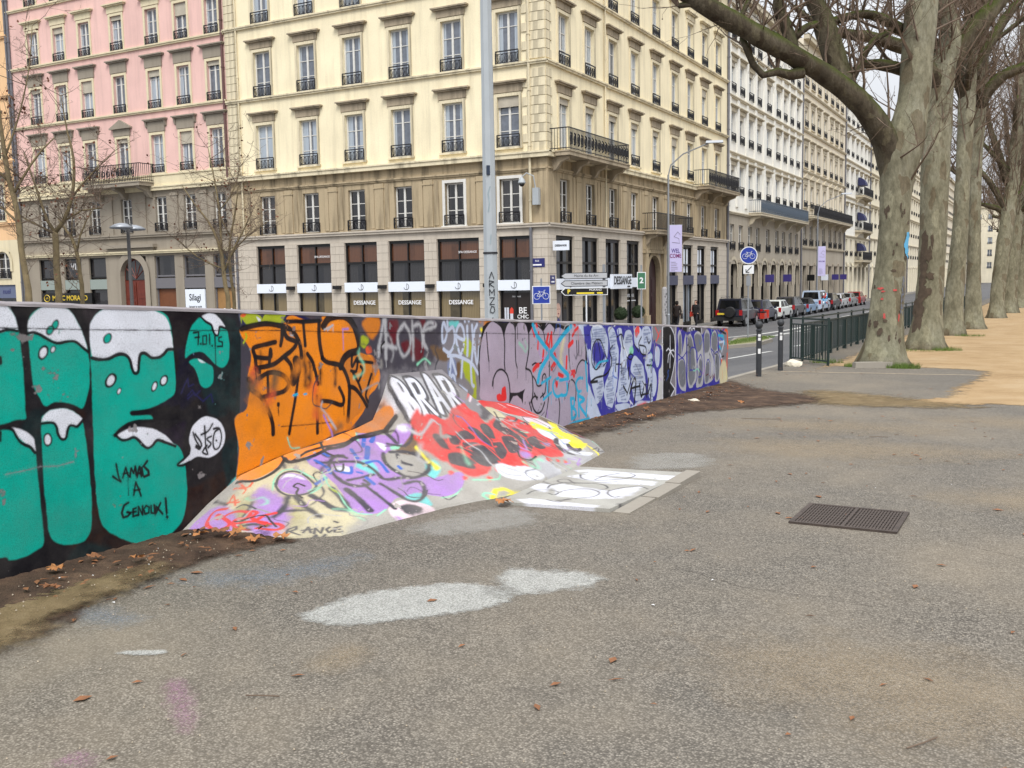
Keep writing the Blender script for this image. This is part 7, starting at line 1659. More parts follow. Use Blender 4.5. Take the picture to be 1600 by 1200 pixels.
'F10':([-1.4,240.0,-1.48],[[[0.01,-0.03,-0.27,0.45],[-0.03,0.1,0.99,0.325],[-0.05,0.45,3.98,0.3],[0.07,0.99,7.95,0.25],[0.02,1.44,11.92,0.175],[-0.03,1.88,15.9,0.075]],[[0.0,0.59,4.97,0.15],[-1.58,0.04,7.48,0.11],[-2.99,-0.43,9.99,0.05]],[[0.05,0.74,5.96,0.15],[1.46,1.8,8.42,0.11],[2.22,2.62,11.88,0.05]]]),
'A':([-24.46,17.22,-1.7],[[[0.0,0.0,0.0,0.106],[-0.1,0.3,2.98,0.097],[-0.21,0.33,3.68,0.088],[-0.34,0.34,4.38,0.084],[-0.45,0.39,5.25,0.079],[-0.56,0.39,5.78,0.075],[-0.68,0.37,6.22,0.07],[-0.81,0.38,6.83,0.062],[-0.94,0.41,7.71,0.048],[-1.14,0.47,9.11,0.035],[-1.3,0.55,10.51,0.018]],[[-0.59,0.38,5.87,0.044],[-0.3,0.61,6.47,0.035],[-0.01,0.83,6.99,0.028],[0.36,1.08,7.42,0.018]],[[-0.68,0.37,6.22,0.035],[-1.08,0.21,6.66,0.031],[-1.57,0.01,7.2,0.022]],[[-0.82,0.39,6.92,0.035],[-0.52,0.68,8.05,0.026],[-0.33,0.93,9.27,0.018],[-0.29,1.1,10.49,0.011]],[[-0.41,0.38,5.08,0.035],[-0.73,0.25,5.43,0.026],[-1.21,0.04,5.79,0.018]]]),
'B':([-25.5,18.94,-1.7],[[[0.0,-0.0,0.0,0.104],[-0.1,0.3,2.94,0.099],[-0.18,0.34,3.69,0.094],[-0.22,0.4,4.35,0.09],[-0.27,0.45,4.97,0.085]],[[-0.27,0.44,4.93,0.076],[-0.05,0.6,5.28,0.061],[0.12,0.78,5.94,0.052],[0.16,0.89,6.69,0.043],[0.09,0.93,7.34,0.033],[-0.06,0.91,7.91,0.024],[-0.26,0.93,8.95,0.014]],[[-0.27,0.44,4.93,0.061],[-0.48,0.37,5.29,0.047],[-0.71,0.33,5.95,0.038],[-0.89,0.29,6.52,0.028],[-1.15,0.24,7.27,0.019]],[[-0.27,0.44,4.89,0.038],[-0.71,0.23,5.16,0.033],[-1.22,-0.01,5.47,0.024],[-1.74,-0.23,5.97,0.015]],[[0.12,0.78,5.94,0.038],[0.41,0.99,6.4,0.028],[0.73,1.2,6.77,0.019],[1.2,1.53,7.32,0.011]],[[-0.05,0.6,5.28,0.028],[0.35,0.86,5.56,0.023],[0.93,1.18,5.64,0.015]]]),
'C':([-26.63,20.62,-1.7],[[[-0.0,0.0,0.0,0.071],[-0.08,0.3,2.9,0.066],[-0.18,0.34,3.7,0.063],[-0.3,0.37,4.41,0.059],[-0.46,0.34,4.87,0.05],[-0.68,0.25,5.22,0.035],[-0.87,0.19,5.52,0.02]],[[-0.3,0.36,4.39,0.04],[-0.23,0.46,4.91,0.03],[-0.07,0.61,5.41,0.022],[0.18,0.81,5.9,0.013]],[[-0.46,0.34,4.87,0.03],[-0.47,0.39,5.41,0.022],[-0.39,0.52,6.12,0.015]]]),
'D':([-24.07,24.3,-1.7],[[[0.0,0.0,0.0,0.086],[-0.05,0.28,2.62,0.081],[-0.15,0.3,3.22,0.075],[-0.25,0.33,3.86,0.07],[-0.32,0.35,4.4,0.064],[-0.49,0.32,4.93,0.048],[-0.76,0.24,5.47,0.038],[-1.16,0.09,6.02,0.027],[-1.56,-0.05,6.66,0.017]],[[-0.32,0.35,4.4,0.048],[-0.37,0.41,5.15,0.041],[-0.46,0.47,6.0,0.032],[-0.62,0.48,6.86,0.024],[-0.85,0.49,7.93,0.013]],[[-0.23,0.33,3.75,0.043],[-0.02,0.51,4.39,0.037],[0.26,0.74,5.03,0.028],[0.5,0.95,5.66,0.019]],[[-0.25,0.33,3.86,0.032],[-0.71,0.1,4.08,0.027],[-1.19,-0.12,4.41,0.021],[-1.68,-0.33,4.91,0.013]],[[-0.45,0.45,5.79,0.026],[-0.04,0.75,6.42,0.019],[0.12,0.94,7.27,0.013]]]),
'E':([-24.62,25.14,-1.7],[[[-0.0,0.0,-0.0,0.066],[-0.05,0.28,2.59,0.061],[-0.16,0.32,3.43,0.055],[-0.26,0.36,4.21,0.049],[-0.25,0.46,4.98,0.04],[-0.13,0.63,5.85,0.029],[-0.08,0.76,6.73,0.018]],[[-0.26,0.36,4.21,0.033],[0.05,0.59,4.75,0.027],[0.42,0.84,5.14,0.018],[0.9,1.14,5.5,0.011]],[[-0.25,0.46,4.98,0.027],[-0.57,0.37,5.64,0.02],[-0.79,0.35,6.53,0.011]]]),
}
def bark_mat(name, cols, moss=0.0, sc=1.0):
    m, nt, N, L, b = new_mat(name)
    tc = N.new('ShaderNodeTexCoord'); tc.name = 'TC'
    mp = N.new('ShaderNodeMapping'); mp.inputs['Scale'].default_value = (1, 1, 0.42); L.new(tc.outputs['Object'], mp.inputs[0])
    wob = noise(nt, 2.3 * sc, 4, 0.6); add = mixc(nt, 0.22, mp.outputs[0], wob.outputs['Color'], 'ADD')
    v = N.new('ShaderNodeTexVoronoi'); v.inputs['Scale'].default_value = 4.6 * sc; L.new(add, v.inputs['Vector'])
    sep = N.new('ShaderNodeSeparateColor'); L.new(v.outputs['Color'], sep.inputs[0])
    n1 = noise(nt, 1.4 * sc, 7, 0.7, mp.outputs[0]); n2 = noise(nt, 13 * sc, 6, 0.7, mp.outputs[0])
    col = ramp(nt, n1.outputs['Fac'], [(0.3, cols[0]), (0.5, cols[1]), (0.72, cols[2])]).outputs[0]
    flake = ramp(nt, sep.outputs[0], [(0.62, 0.0), (0.68, 0.38), (0.84, 0.38), (0.9, 0.0)]).outputs[0]
    col = mixc(nt, flake, col, cols[3]); col = mixc(nt, ramp(nt, sep.outputs[1], [(0.84, 0.0), (0.88, 0.6)]).outputs[0], col, cols[4])
    col = mixc(nt, ramp(nt, n2.outputs['Fac'], [(0.35, 0.45), (0.6, 0.0)]).outputs[0], col, tuple(x * 0.45 for x in cols[0]))
    if moss:
        ge = N.new('ShaderNodeNewGeometry'); sx = N.new('ShaderNodeSeparateXYZ'); L.new(ge.outputs['Normal'], sx.inputs[0])
        mm = N.new('ShaderNodeMath'); mm.operation = 'MULTIPLY'; L.new(ramp(nt, sx.outputs[2], [(0.05, 0.0), (0.55, moss)]).outputs[0], mm.inputs[0]); L.new(ramp(nt, n1.outputs['Fac'], [(0.32, 0.2), (0.6, 1.0)]).outputs[0], mm.inputs[1])
        col = mixc(nt, mm.outputs[0], col, (0.055, 0.07, 0.014))
    L.new(col, b.inputs['Base Color']); b.inputs['Roughness'].default_value = 0.95; b.inputs['Specular IOR Level'].default_value = 0.15
    s = N.new('ShaderNodeMath'); s.operation = 'ADD'; L.new(n2.outputs['Fac'], s.inputs[0]); L.new(v.outputs['Distance'], s.inputs[1]); bump(nt, s.outputs[0], b, 0.7, 0.03)
    return m
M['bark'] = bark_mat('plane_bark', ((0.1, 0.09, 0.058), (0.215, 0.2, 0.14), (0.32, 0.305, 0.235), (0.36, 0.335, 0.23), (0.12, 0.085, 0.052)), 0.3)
M['bark2'] = bark_mat('dark_limb_bark', ((0.045, 0.036, 0.026), (0.088, 0.072, 0.05), (0.15, 0.13, 0.095), (0.16, 0.14, 0.085), (0.05, 0.035, 0.024)), 1.0, 1.5)  # limbs have darker brown bark, mossy on top
M['twig'] = plain('twig_bark', (104, 88, 74), 0.9, var=0.35, scale=3)
M['young'] = plain('young_bark', (116, 102, 74), 0.9, var=0.4, scale=5, bmp=0.4)
def resample(pts, step):
    P = np.array(pts); S = spline(P, False, 8); d = np.r_[0, np.cumsum(np.linalg.norm(np.diff(S[:, :3], axis=0), axis=1))]
    n = max(3, int(d[-1] / step)); t = np.linspace(0, d[-1], n); return np.stack([np.interp(t, d, S[:, k]) for k in range(S.shape[1])], 1)
def limb_mesh(m, pts, n, rg, rough=0.05, knob=0.0, step=0.35):
    S = resample(pts, step); ring = []
    ph = rg.uniform(0, 6.28); amp = [rg.uniform(0.4, 1) * rough for _ in range(4)]
    for k, q in enumerate(S): ring.append(max(0.004, q[3] * (1 + knob * (rg.random() - 0.5))))
    base = len(m.v); m.tube([tuple(q[:3]) for q in S], ring, n, True)
    for k in range(len(S)):
        for i in range(n):
            a = 2 * math.pi * i / n; c = Vector(S[k][:3]); v = Vector(m.v[base + k * n + i])
            f = 1 + amp[0] * math.sin(2 * a + ph + k * 0.25) + amp[1] * math.sin(3 * a - ph + k * 0.4) + amp[2] * math.sin(5 * a + k * 0.9) + rg.uniform(-rough, rough) * 0.5
            m.v[base + k * n + i] = tuple(c + (v - c) * f)
    return S
def twigs(m, S, rg, count, length, r, up=0.6, level=2, spread=0.9, t0=0.25, sides=4, droop=0.0, balls=None):
    for _ in range(count):
        k = min(len(S) - 1, int(len(S) * (t0 + (1 - t0) * rg.random()))); p = Vector(S[k][:3])
        ln = length * rg.uniform(0.45, 1.2); d = Vector((rg.gauss(0, spread), rg.gauss(0, spread), up + rg.gauss(0, 0.35))).normalized()
        pts = [p]; rr = [min(r, S[k][3] * 0.8)]; nseg = 6 if ln > 1.2 else 4
        for q in range(nseg):
            d = (d + Vector((rg.gauss(0, 0.16), rg.gauss(0, 0.16), rg.gauss(0, 0.12) + 0.09 * up - droop))).normalized(); p = p + d * ln / nseg; pts.append(p); rr.append(max(0.004, rr[0] * (1 - (q + 1) / nseg * 0.8)))
        m.tube(pts, rr, sides, False)
        if level > 0: twigs(m, [(*q, w) for q, w in zip(pts, rr)], rg, rg.randint(3, 5), ln * 0.5, rr[0] * 0.5, up * 0.8, level - 1, 0.8, 0.2, 3, droop + 0.01, balls)
        elif balls is not None and rg.random() < 0.05: balls.append(pts[-1])
def big_tree(key, label, name='plane_tree', dens=1.0, bark=None, sides=20, extra=4):
    b, limbs = TREES[key]; rg = random.Random(hash(key) % 1000 if False else sum(ord(c) for c in key) * 13)
    root = thing(name, label, 'tree', tuple(b), 0, 'plane trees along the quay path')
    m = MB(); S0 = limb_mesh(m, limbs[0], sides, rg, 0.05, 0.05)
    # root flare
    for i in range(len(m.v)):
        x, y, z = m.v[i]
        if z < 0.9:
            a = math.atan2(y, x); f = 1 + 0.24 * (1 - z / 0.9) ** 2 * (1 + 0.6 * math.sin(5 * a + rg.random() * 0.3)); cx, cy = S0[0][0], S0[0][1]; m.v[i] = (cx + (x - cx) * f, cy + (y - cy) * f, z)
    m.build('trunk', M['bark'], root, smooth=True)
    SS = [S0]; limbs = list(limbs)
    for _ in range(extra):      # side limbs all round the upper trunk
        q = S0[int(len(S0) * rg.uniform(0.38, 0.8))]; a = rg.uniform(0, 6.28); ln = rg.uniform(2.0, 4.0); d = Vector((math.cos(a), math.sin(a), rg.uniform(0.1, 0.7))); p = Vector(q[:3]); lb = [[*p, q[3] * 0.5]]
        for k in range(5): d = (d + Vector((rg.gauss(0, 0.25), rg.gauss(0, 0.25), rg.uniform(-0.1, 0.4)))).normalized(); p = p + d * ln / 5; lb.append([*p, q[3] * 0.5 * (0.85 - k * 0.15)])
        limbs.append(lb)
    for lb in limbs[1:]:
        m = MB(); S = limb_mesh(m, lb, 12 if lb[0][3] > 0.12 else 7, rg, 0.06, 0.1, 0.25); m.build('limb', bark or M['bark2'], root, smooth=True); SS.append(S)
    m = MB(); balls = []
    for k, S in enumerate(SS):
        zmin = 4.8; T = [q for q in S if q[2] > zmin - (2.2 if k else 0)]
        if len(T) < 3: continue
        ln = sum((Vector(T[i + 1][:3]) - Vector(T[i][:3])).length for i in range(len(T) - 1))
        twigs(m, T, rg, int((5 + ln * 2.2) * dens), 2.6 if k else 3.2, 0.035, 0.95, 2, 0.55, 0.05, 4, 0.0, balls)
        twigs(m, T, rg, int((3 + ln * 1.2) * dens), 1.1, 0.016, 0.1, 1, 0.9, 0.1, 3, 0.04, balls)
    me = m.mesh('twigs', M['twig'], False, fix=False); o = link('twigs', me, root); tag(o, kind='stuff')
    if balls:
        m = MB()
        for p in balls[:220]:
            m.tube([p, p + Vector((0, 0, -0.07))], 0.003, 3, False); m.add([(p.x + dx, p.y + dy, p.z - 0.09 + dz) for dx, dy, dz in ((0.02, 0, 0), (-0.02, 0, 0), (0, 0.02, 0), (0, -0.02, 0), (0, 0, 0.02), (0, 0, -0.02))], [(0, 2, 4), (2, 1, 4), (1, 3, 4), (3, 0, 4), (2, 0, 5), (1, 2, 5), (3, 1, 5), (0, 3, 5)])
        tag(m.build('seed_balls', M['twig'], root), kind='stuff')
    return root
t1 = big_tree('T1', 'stout plane tree at the railing end whose mossy limb reaches over the street', dens=0.8, extra=0)
big_tree('T2', 'plane tree with a dark stripped bark patch, next behind the stoutest one', dens=1.0, extra=1, sides=16)
big_tree('T3', 'straight plane trunk, third of the row from the railing end', dens=1.5, extra=3, sides=14)
big_tree('T4', 'straight plane trunk, fourth of the row, with a limb bent over the path', dens=1.5, extra=4, sides=14)
big_tree('T5', 'leaning plane trunk, fifth of the row from the railing end', dens=1.5, extra=6, sides=10)
big_tree('T6', 'slender leaning plane trunk, sixth of the row', dens=1.5, extra=6, sides=10)
big_tree('T7', 'slender plane trunk, seventh of the row', dens=1.5, extra=6, sides=8)
for i in range(11): big_tree('F%d' % i, 'far plane tree at the end of the row along the path', dens=0.7 if i < 5 else 0.45, sides=8, extra=5)
# stripped bark patch, spray marks and paint on the nearest trunks: thin flakes that follow the trunk
def trunk_decal(root, key, cells, mat, name, lift=0.012):
    b, limbs = TREES[key]; S = resample(limbs[0], 0.2); m = MB(); view = Vector((-b[0], -b[1], 0)).normalized(); side = Vector((-view.y, view.x, 0))
    if side.dot(Vector((math.cos(R(28.48)), math.sin(R(28.48)), 0))) < 0: side = -side
    def pt(f, z):
        c = [np.interp(z, S[:, 2], S[:, k]) for k in (0, 1)]; r = np.interp(z, S[:, 2], S[:, 3]); a = f * math.pi / 2
        r = r * 1.05 + lift + max(0, 0.9 - z) ** 2 * 0.16 * r; q = Vector((c[0], c[1], z)) + side * (r * math.sin(a)) + view * (r * math.cos(a)); return tuple(q)
    rq = random.Random(len(cells) + len(name)); out = []
    for (f0, f1, z0, z1) in cells:      # ragged flakes and drips
        cf, cz, rf, rz = (f0 + f1) / 2, (z0 + z1) / 2, abs(f1 - f0) * 0.55, abs(z1 - z0) * 0.6; n = 14; m = MB(); ring = []
        for k in range(n): a = 2 * math.pi * k / n; q = rq.uniform(0.6, 1.25); ring.append((rf * q * math.cos(a), rz * q * math.sin(a)))
        m.add([pt(cf, cz)] + [pt(cf + 0.5 * u, cz + 0.5 * w) for u, w in ring] + [pt(cf + u, cz + w) for u, w in ring], [(0, 1 + k, 1 + (k + 1) % n) for k in range(n)] + [(1 + k, 1 + n + k, 1 + n + (k + 1) % n, 1 + (k + 1) % n) for k in range(n)])
        out.append(link(name, m.mesh(name, mat, True, fix=False), root))
    return out
rg = random.Random(5)
M['red_spray'] = plain('red_spray', (176, 70, 66), 0.8, var=0.3, scale=20); M['blue_spray2'] = plain('sky_blue_spray', (84, 156, 196), 0.7); M['grey_spray'] = plain('grey_spray', (96, 100, 112), 0.7); M['pale_spray'] = plain('pale_blue_spray', (150, 166, 172), 0.8, var=0.3, scale=9)
trunk_decal(t1, 'T1', [(-0.42, -0.2, 1.73, 1.78), (-0.26, -0.12, 1.67, 1.71), (-0.25, -0.15, 1.5, 1.55), (0.14, 0.3, 1.7, 1.74), (-0.1, -0.02, 1.08, 1.2), (0.42, 0.48, 1.0, 1.2)], M['red_spray'], 'red_spray_mark')
trunk_decal(t1, 'T1', [(0.5, 0.78, 2.5, 2.66), (0.48, 0.74, 2.62, 2.86), (0.55, 0.8, 2.8, 2.98), (0.6, 0.8, 2.4, 2.52)], M['blue_spray2'], 'blue_spray_mark', 0.004)
trunk_decal(t1, 'T1', [(0.5, 0.56, 1.2 + 0.12 * k, 1.3 + 0.12 * k) for k in range(7)] + [(0.6, 0.64, 1.15 + 0.15 * k, 1.25 + 0.15 * k) for k in range(6)] + [(0.5, 0.62, 1.3 + 0.3 * k, 1.33 + 0.3 * k) for k in range(3)], M['grey_spray'], 'grey_spray_mark')
M['bare'] = plain('stripped_dark_bark', (74, 62, 50), 0.95, var=0.4, scale=9, bmp=0.5)
t2 = [o for o in COL.objects if o.name.startswith('plane_tree')][1]
trunk_decal(t2, 'T2', [(-0.55, -0.2, 0.5 + 0.24 * k, 0.95 + 0.24 * k) for k in range(11)] + [(-0.3, 0.05, 1.5, 1.75), (-0.25, 0.0, 2.5, 2.9), (-0.1, 0.05, 2.9, 3.3), (-0.75, -0.5, 0.9, 1.5), (-0.2, 0.1, 2.0, 2.2)], M['bare'], 'stripped_bark_patch')
trunk_decal(t1, 'T1', [(f, f + rg.uniform(0.06, 0.2), z, z + rg.uniform(0.05, 0.16)) for f, z in [(rg.uniform(-0.7, 0.6), rg.uniform(0.15, 3.6)) for _ in range(22)]], M['bare'], 'stripped_bark_patch', 0.006)
def young_tree(key, label, dens=1.0):
    b, limbs = TREES[key]; rg = random.Random(ord(key) * 5); root = thing('young_tree', label, 'tree', tuple(b))
    m = MB(); SS = [limb_mesh(m, limbs[0], 9, rg, 0.05, 0.06)]; m.build('trunk', M['young'], root, smooth=True)
    for lb in limbs[1:]:
        m = MB(); SS.append(limb_mesh(m, lb, 6, rg, 0.05, 0.06)); m.build('limb', M['young'], root, smooth=True)
    m = MB(); balls = []
    for S in SS:
        T = [q for q in S if q[2] > 2.8]
        if len(T) < 3: continue
        twigs(m, T, rg, int(12 * dens), 1.5, 0.013, 0.55, 2, 0.8, 0.1, 4, 0.0, balls)
    tag(link('twigs', m.mesh('twigs', M['twig'], fix=False), root), kind='stuff')
    m = MB()
    for p in balls:
        for _ in range(2):
            q = p + Vector((rg.gauss(0, 0.1), rg.gauss(0, 0.1), rg.gauss(0, 0.1))); a = Vector((rg.gauss(0, 1), rg.gauss(0, 1), rg.gauss(0, 1))).normalized() * 0.05; c = a.orthogonal().normalized() * 0.035
            m.quad(q - a, q - c, q + a, q + c)
    if balls: tag(m.build('withered_leaves', plain('withered_leaf', (96, 54, 30), 0.8), root), kind='stuff')
young_tree('A', 'bare young tree with a curved trunk at the street before the peach house')
young_tree('B', 'bare young tree forking low, before the dark shop windows of the pink house')
young_tree('C', 'thin bare sapling before the gold-lettered shop sign', 0.7)
young_tree('D', 'bare young tree spreading before the cream pier between pink and yellow houses')
young_tree('E', 'slim bare sapling close behind another, beside the yellow house', 0.8)
# grass tufts at the feet of the trunks
def tuft_bed(name, cx, cy, rx, ry, n, h, zf, seed, parent=None):
    rg = random.Random(seed); m = MB()
    for _ in range(n):
        a = rg.uniform(0, 6.28); q = math.sqrt(rg.random()); x, y = cx + rx * q * math.cos(a), cy + ry * q * math.sin(a); z = zf(x, y); hh = h * rg.uniform(0.5, 1.2); d = rg.uniform(0, 6.28); w = 0.006
        lx, ly = rg.gauss(0, 0.35) * hh, rg.gauss(0, 0.35) * hh
        m.add([(x - w * math.cos(d), y - w * math.sin(d), z - 0.01), (x + w * math.cos(d), y + w * math.sin(d), z - 0.01), (x + lx, y + ly, z + hh)], [(0, 1, 2)])
    o = link(name, m.mesh(name, M['blade'], fix=False), parent); return tag(o, 'short green grass tufts around the foot of the plane trunks' if 'tuft' in name else 'thin mown grass on the traffic island', 'grass', kind='stuff')
M['blade'] = plain('grass_blade', (88, 112, 40), 0.8, var=0.35, scale=2)
zp = lambda x, y: z_plaza(y)
m_all = [(-2.75, 23.05, 0.42, 0.22, 700, 0.13), (-3.75, 23.1, 0.2, 0.15, 250, 0.1), (-2.35, 29.9, 0.4, 0.3, 300, 0.12), (-3.2, 29.6, 0.9, 0.5, 500, 0.05), (-2.3, 38.5, 0.5, 0.3, 250, 0.1), (-4.55, 24.2, 0.4, 0.25, 200, 0.12)]
for k, (cx, cy, rx, ry, n, h) in enumerate(m_all): tuft_bed('grass_tuft', cx, cy, rx, ry, n, h, zp, k)
# ------------------------------------------------------------------ traffic island, markings
isl_poly = [(-12.95, 46.2), (-11.6, 46.6), (-10.1, 41.9), (-9.9, 38.6), (-10.9, 38.0), (-11.9, 41.5)]
isl = link('traffic_island', None); tag(isl, kind='structure')
m = MB(); cx = sum(p[0] for p in isl_poly) / 6; cy = sum(p[1] for p in isl_poly) / 6
m.add([(x, y, z_ground(x, y) - 0.1) for x, y in isl_poly] + [(x, y, z_ground(x, y) + 0.13) for x, y in isl_poly] + [(cx + (x - cx) * 0.87, cy + (y - cy) * 0.95, z_ground(x, y) + 0.132) for x, y in isl_poly], [(i, (i + 1) % 6, 6 + (i + 1) % 6, 6 + i) for i in range(6)] + [(6 + i, 6 + (i + 1) % 6, 12 + (i + 1) % 6, 12 + i) for i in range(6)])
m.build('island_kerb', M['kerb'], isl)
MB().add([(cx + (x - cx) * 0.86, cy + (y - cy) * 0.945, z_ground(x, y) + 0.12) for x, y in isl_poly], [tuple(range(6))]).build('turf', plain('thin_turf', (122, 122, 78), 0.95, var=0.35, scale=7), isl)
tuft_bed('island_grass', cx, cy, 0.85, 3.3, 2600, 0.09, lambda x, y: z_ground(x, y) + 0.12, 40)
def stripe(pts, w):
    m = MB()
    for k in range(len(pts) - 1):
        a, b = Vector((*pts[k], 0)), Vector((*pts[k + 1], 0)); n = Vector((-(b - a).y, (b - a).x, 0)).normalized() * w / 2
        c = [a + n, b + n, b - n, a - n]; m.quad(*[(q.x, q.y, z_ground(q.x, q.y) + 0.006) for q in c])
    return m
for pts, w in (([(-15.3, 48.8), (-13.2, 52), (-12.6, 56), (-12.4, 62)], 0.4), ([(-11.9, 46.9), (-11.5, 51.5)], 0.35), ([(-11.4, 52.5), (-11.2, 60)], 0.3), ([(-8.8, 30.6), (-8.2, 33.8)], 0.2), ([(-8.0, 36.5), (-7.7, 39.5)], 0.2), ([(-7.6, 42.5), (-7.3, 45.5)], 0.2), ([(-7.2, 48.5), (-7.0, 51.5)], 0.2), ([(-10.6, 50), (-10.4, 53)], 0.15), ([(-10.2, 57), (-10.0, 60)], 0.15), ([(-13.4, 66), (-13.3, 80)], 0.15), ([(-13.2, 86), (-13.1, 100)], 0.15), ([(-9.2, 24), (-9.0, 27)], 0.2)):
    stripe(pts, w).build('lane_marking', M['marking'], road)
sheet('cycle_track', [XK - 2.2, XK - 0.15], [y * 2.0 for y in range(5, 60)], z_ground, aggregate('cycle_track_asphalt', (0.11, 0.1, 0.1), (0.19, 0.17, 0.165), (0.26, 0.235, 0.225), 70, (0.27, 0.23, 0.2), 0.4), road, 0.004)
# ------------------------------------------------------------------ bollards, railing
M['bollard'] = plain('dark_grey_bollard', (52, 54, 58), 0.5, 0.2, var=0.25, scale=9); M['sticker'] = plain('white_sticker', (214, 214, 214), 0.6)
def bollard(x, y, label, st):
    t = thing('bollard', label, 'bollard', (x, y, z_plaza(y)))
    MB().lathe([(0.055, -0.05), (0.055, 0.82), (0.05, 0.84), (0.05, 0.9), (0.06, 0.91), (0.06, 0.94), (0.04, 0.96)], 16).build('post', M['bollard'], t, smooth=False)
    MB().lathe([(0.03, 0.955), (0.06, 0.975), (0.075, 1.02), (0.072, 1.06), (0.05, 1.095), (0.02, 1.11)], 16).build('ball', M['bollard'], t, smooth=True)
    for (z, h) in st:
        m = MB(); a0 = R(-95)
        for k in range(4):
            a, b = a0 + k * 0.24, a0 + (k + 1) * 0.24; m.quad((0.057 * math.cos(a), 0.057 * math.sin(a), z), (0.057 * math.cos(b), 0.057 * math.sin(b), z), (0.057 * math.cos(b), 0.057 * math.sin(b), z + h), (0.057 * math.cos(a), 0.057 * math.sin(a), z + h))
        m.build('sticker', M['sticker'], t)
bollard(-5.0, 19.6, 'dark ball-topped bollard nearest the end of the graffiti wall', [(0.72, 0.06), (0.8, 0.05), (0.46, 0.1)]); bollard(-4.98, 21.35, 'dark ball-topped bollard nearest the green railing', [(0.66, 0.1), (0.78, 0.04)])
M['green'] = plain('dark_green_iron', (30, 48, 46), 0.5, 0.1, var=0.2, scale=6)
def rail_panel(p0, p1, label, h=1.08, post=0.045, bars=0.11, thick=False):
    p0 = Vector((*p0, z_plaza(p0[1]))); p1 = Vector((*p1, z_plaza(p1[1]))); d = p1 - p0; L_ = math.hypot(d.x, d.y); rot = math.atan2(d.y, d.x); sl = d.z / L_
    t = thing('green_railing', label, 'railing', tuple(p0), rot, 'green railing panels along the road')
    def sk(m):
        m.v = [(x, y, z + sl * x) for x, y, z in m.v]; return m
    for x in (0.0, L_): sk(MB().box(x - post / 2, x + post / 2, -post / 2, post / 2, -0.1, h + 0.02)).build('post', M['green'], t)
    sk(MB().box(post / 2, L_ - post / 2, -0.025, 0.025, h - 0.04, h)).build('top_rail', M['green'], t); sk(MB().box(post / 2, L_ - post / 2, -0.018, 0.018, h - 0.17, h - 0.14)).build('upper_rail', M['green'], t); sk(MB().box(post / 2, L_ - post / 2, -0.018, 0.018, 0.09, 0.125)).build('lower_rail', M['green'], t)
    n = int(L_ / bars); bm = cached(('bar', h), lambda: MB().box(-0.009, 0.009, -0.009, 0.009, 0.125, h - 0.17).mesh('bar', M['green']))
    for k in range(1, n): link('bar', bm, t, (L_ * k / n, 0, sl * L_ * k / n))
    if thick: sk(MB().box(L_ * 0.5 - 0.06, L_ * 0.5 + 0.06, -0.05, 0.05, -0.05, h - 0.22)).build('stanchion', M['green'], t)
rail_panel((-5.42, 24.3), (-4.32, 23.15), 'short end panel of the green railing, standing crosswise near the stone')
prev = (-5.2, 24.6)
for k in range(26):
    nx = (-5.16, prev[1] + 2.2); rail_panel(prev, nx, 'dark green iron railing panel running along the road edge behind the trunks', thick=True, bars=0.13 if k < 8 else 0.2); prev = (nx[0], nx[1] + 0.02)
# stones
def rock(name, label, x, y, s, seed, mat, sz=(1, 1, 0.7)):
    bm = bmesh.new(); bmesh.ops.create_icosphere(bm, subdivisions=2, radius=1); rg = random.Random(seed)
    for v in bm.verts: f = 1 + rg.uniform(-0.16, 0.16); v.co = Vector((v.co.x * sz[0] * f * s, v.co.y * sz[1] * f * s, max(-0.3, v.co.z) * sz[2] * f * s))
    me = bpy.data.meshes.new(name); bm.to_mesh(me); bm.free(); me.materials.append(mat); o = link(name, me, None, (x, y, z_plaza(y) + 0.2 * s)); return tag(o, label, 'stone')
M['limestone'] = plain('pale_limestone', (206, 198, 180), 0.9, var=0.2, scale=8, bmp=0.4)
rock('limestone_block', 'pale lump of limestone lying at the corner of the green railing', -5.0, 22.75, 0.17, 3, M['limestone'], (1.1, 0.8, 0.75))
tag(MB().box(-0.42, 0.42, -0.12, 0.12, -0.05, 0.13, 0.015).build('kerb_offcut', M['kerb'], None, (-3.32, 22.92, z_plaza(22.9)), R(28)), 'grey kerbstone offcut lying before the stoutest plane trunk', 'stone')
for k, (x, y) in enumerate(((-4.85, 14.9), (-4.8, 15.4), (-4.6, 14.2))): rock('pebble', 'small pale stone in the soil under the lilac end of the graffiti wall', x, y, 0.06 + 0.015 * k, 20 + k, M['limestone'])
for o in COL.objects:
    if o.name.startswith('pebble'): o['group'] = 'pale stones below the wall'
# ------------------------------------------------------------------ drain grate
gt = thing('drain_grate', 'rusty rectangular drain grate set in the asphalt', 'grate', (-1.18, 7.25, z_plaza(7.25)))
M['rust'] = plain('rusty_iron', (74, 64, 58), 0.7, 0.2, var=0.4, scale=12); M['pit_shade'] = plain('painted_pit_shade', (26, 22, 20), 0.9)
gsl = -0.02
def sg(m): m.v = [(x, y, z + gsl * y) for x, y, z in m.v]; return m
sg(MB().box(-0.34, 0.34, -0.32, 0.32, 0.002, 0.0055)).build('pit_shade', M['pit_shade'], gt)  # flat dark plate, painted as the shade below the bars
for (a, b, c, d) in ((-0.36, 0.36, -0.35, -0.315), (-0.36, 0.36, 0.315, 0.35), (-0.36, -0.325, -0.315, 0.315), (0.325, 0.36, -0.315, 0.315), (-0.012, 0.012, -0.315, 0.315)): sg(MB().box(a, b, c, d, 0.0, 0.016)).build('frame', M['rust'], gt)
gb = sg(MB().box(-0.0065, 0.0065, -0.31, 0.31, 0.004, 0.014)).mesh('bar', M['rust']); 
for k in range(30):
    x = -0.312 + k * 0.0215
    if abs(x) > 0.018: link('bar', gb, gt, (x, 0, 0))
gc = sg(MB().box(-0.31, 0.31, -0.005, 0.005, 0.003, 0.0125)).mesh('cross_bar', M['rust'])
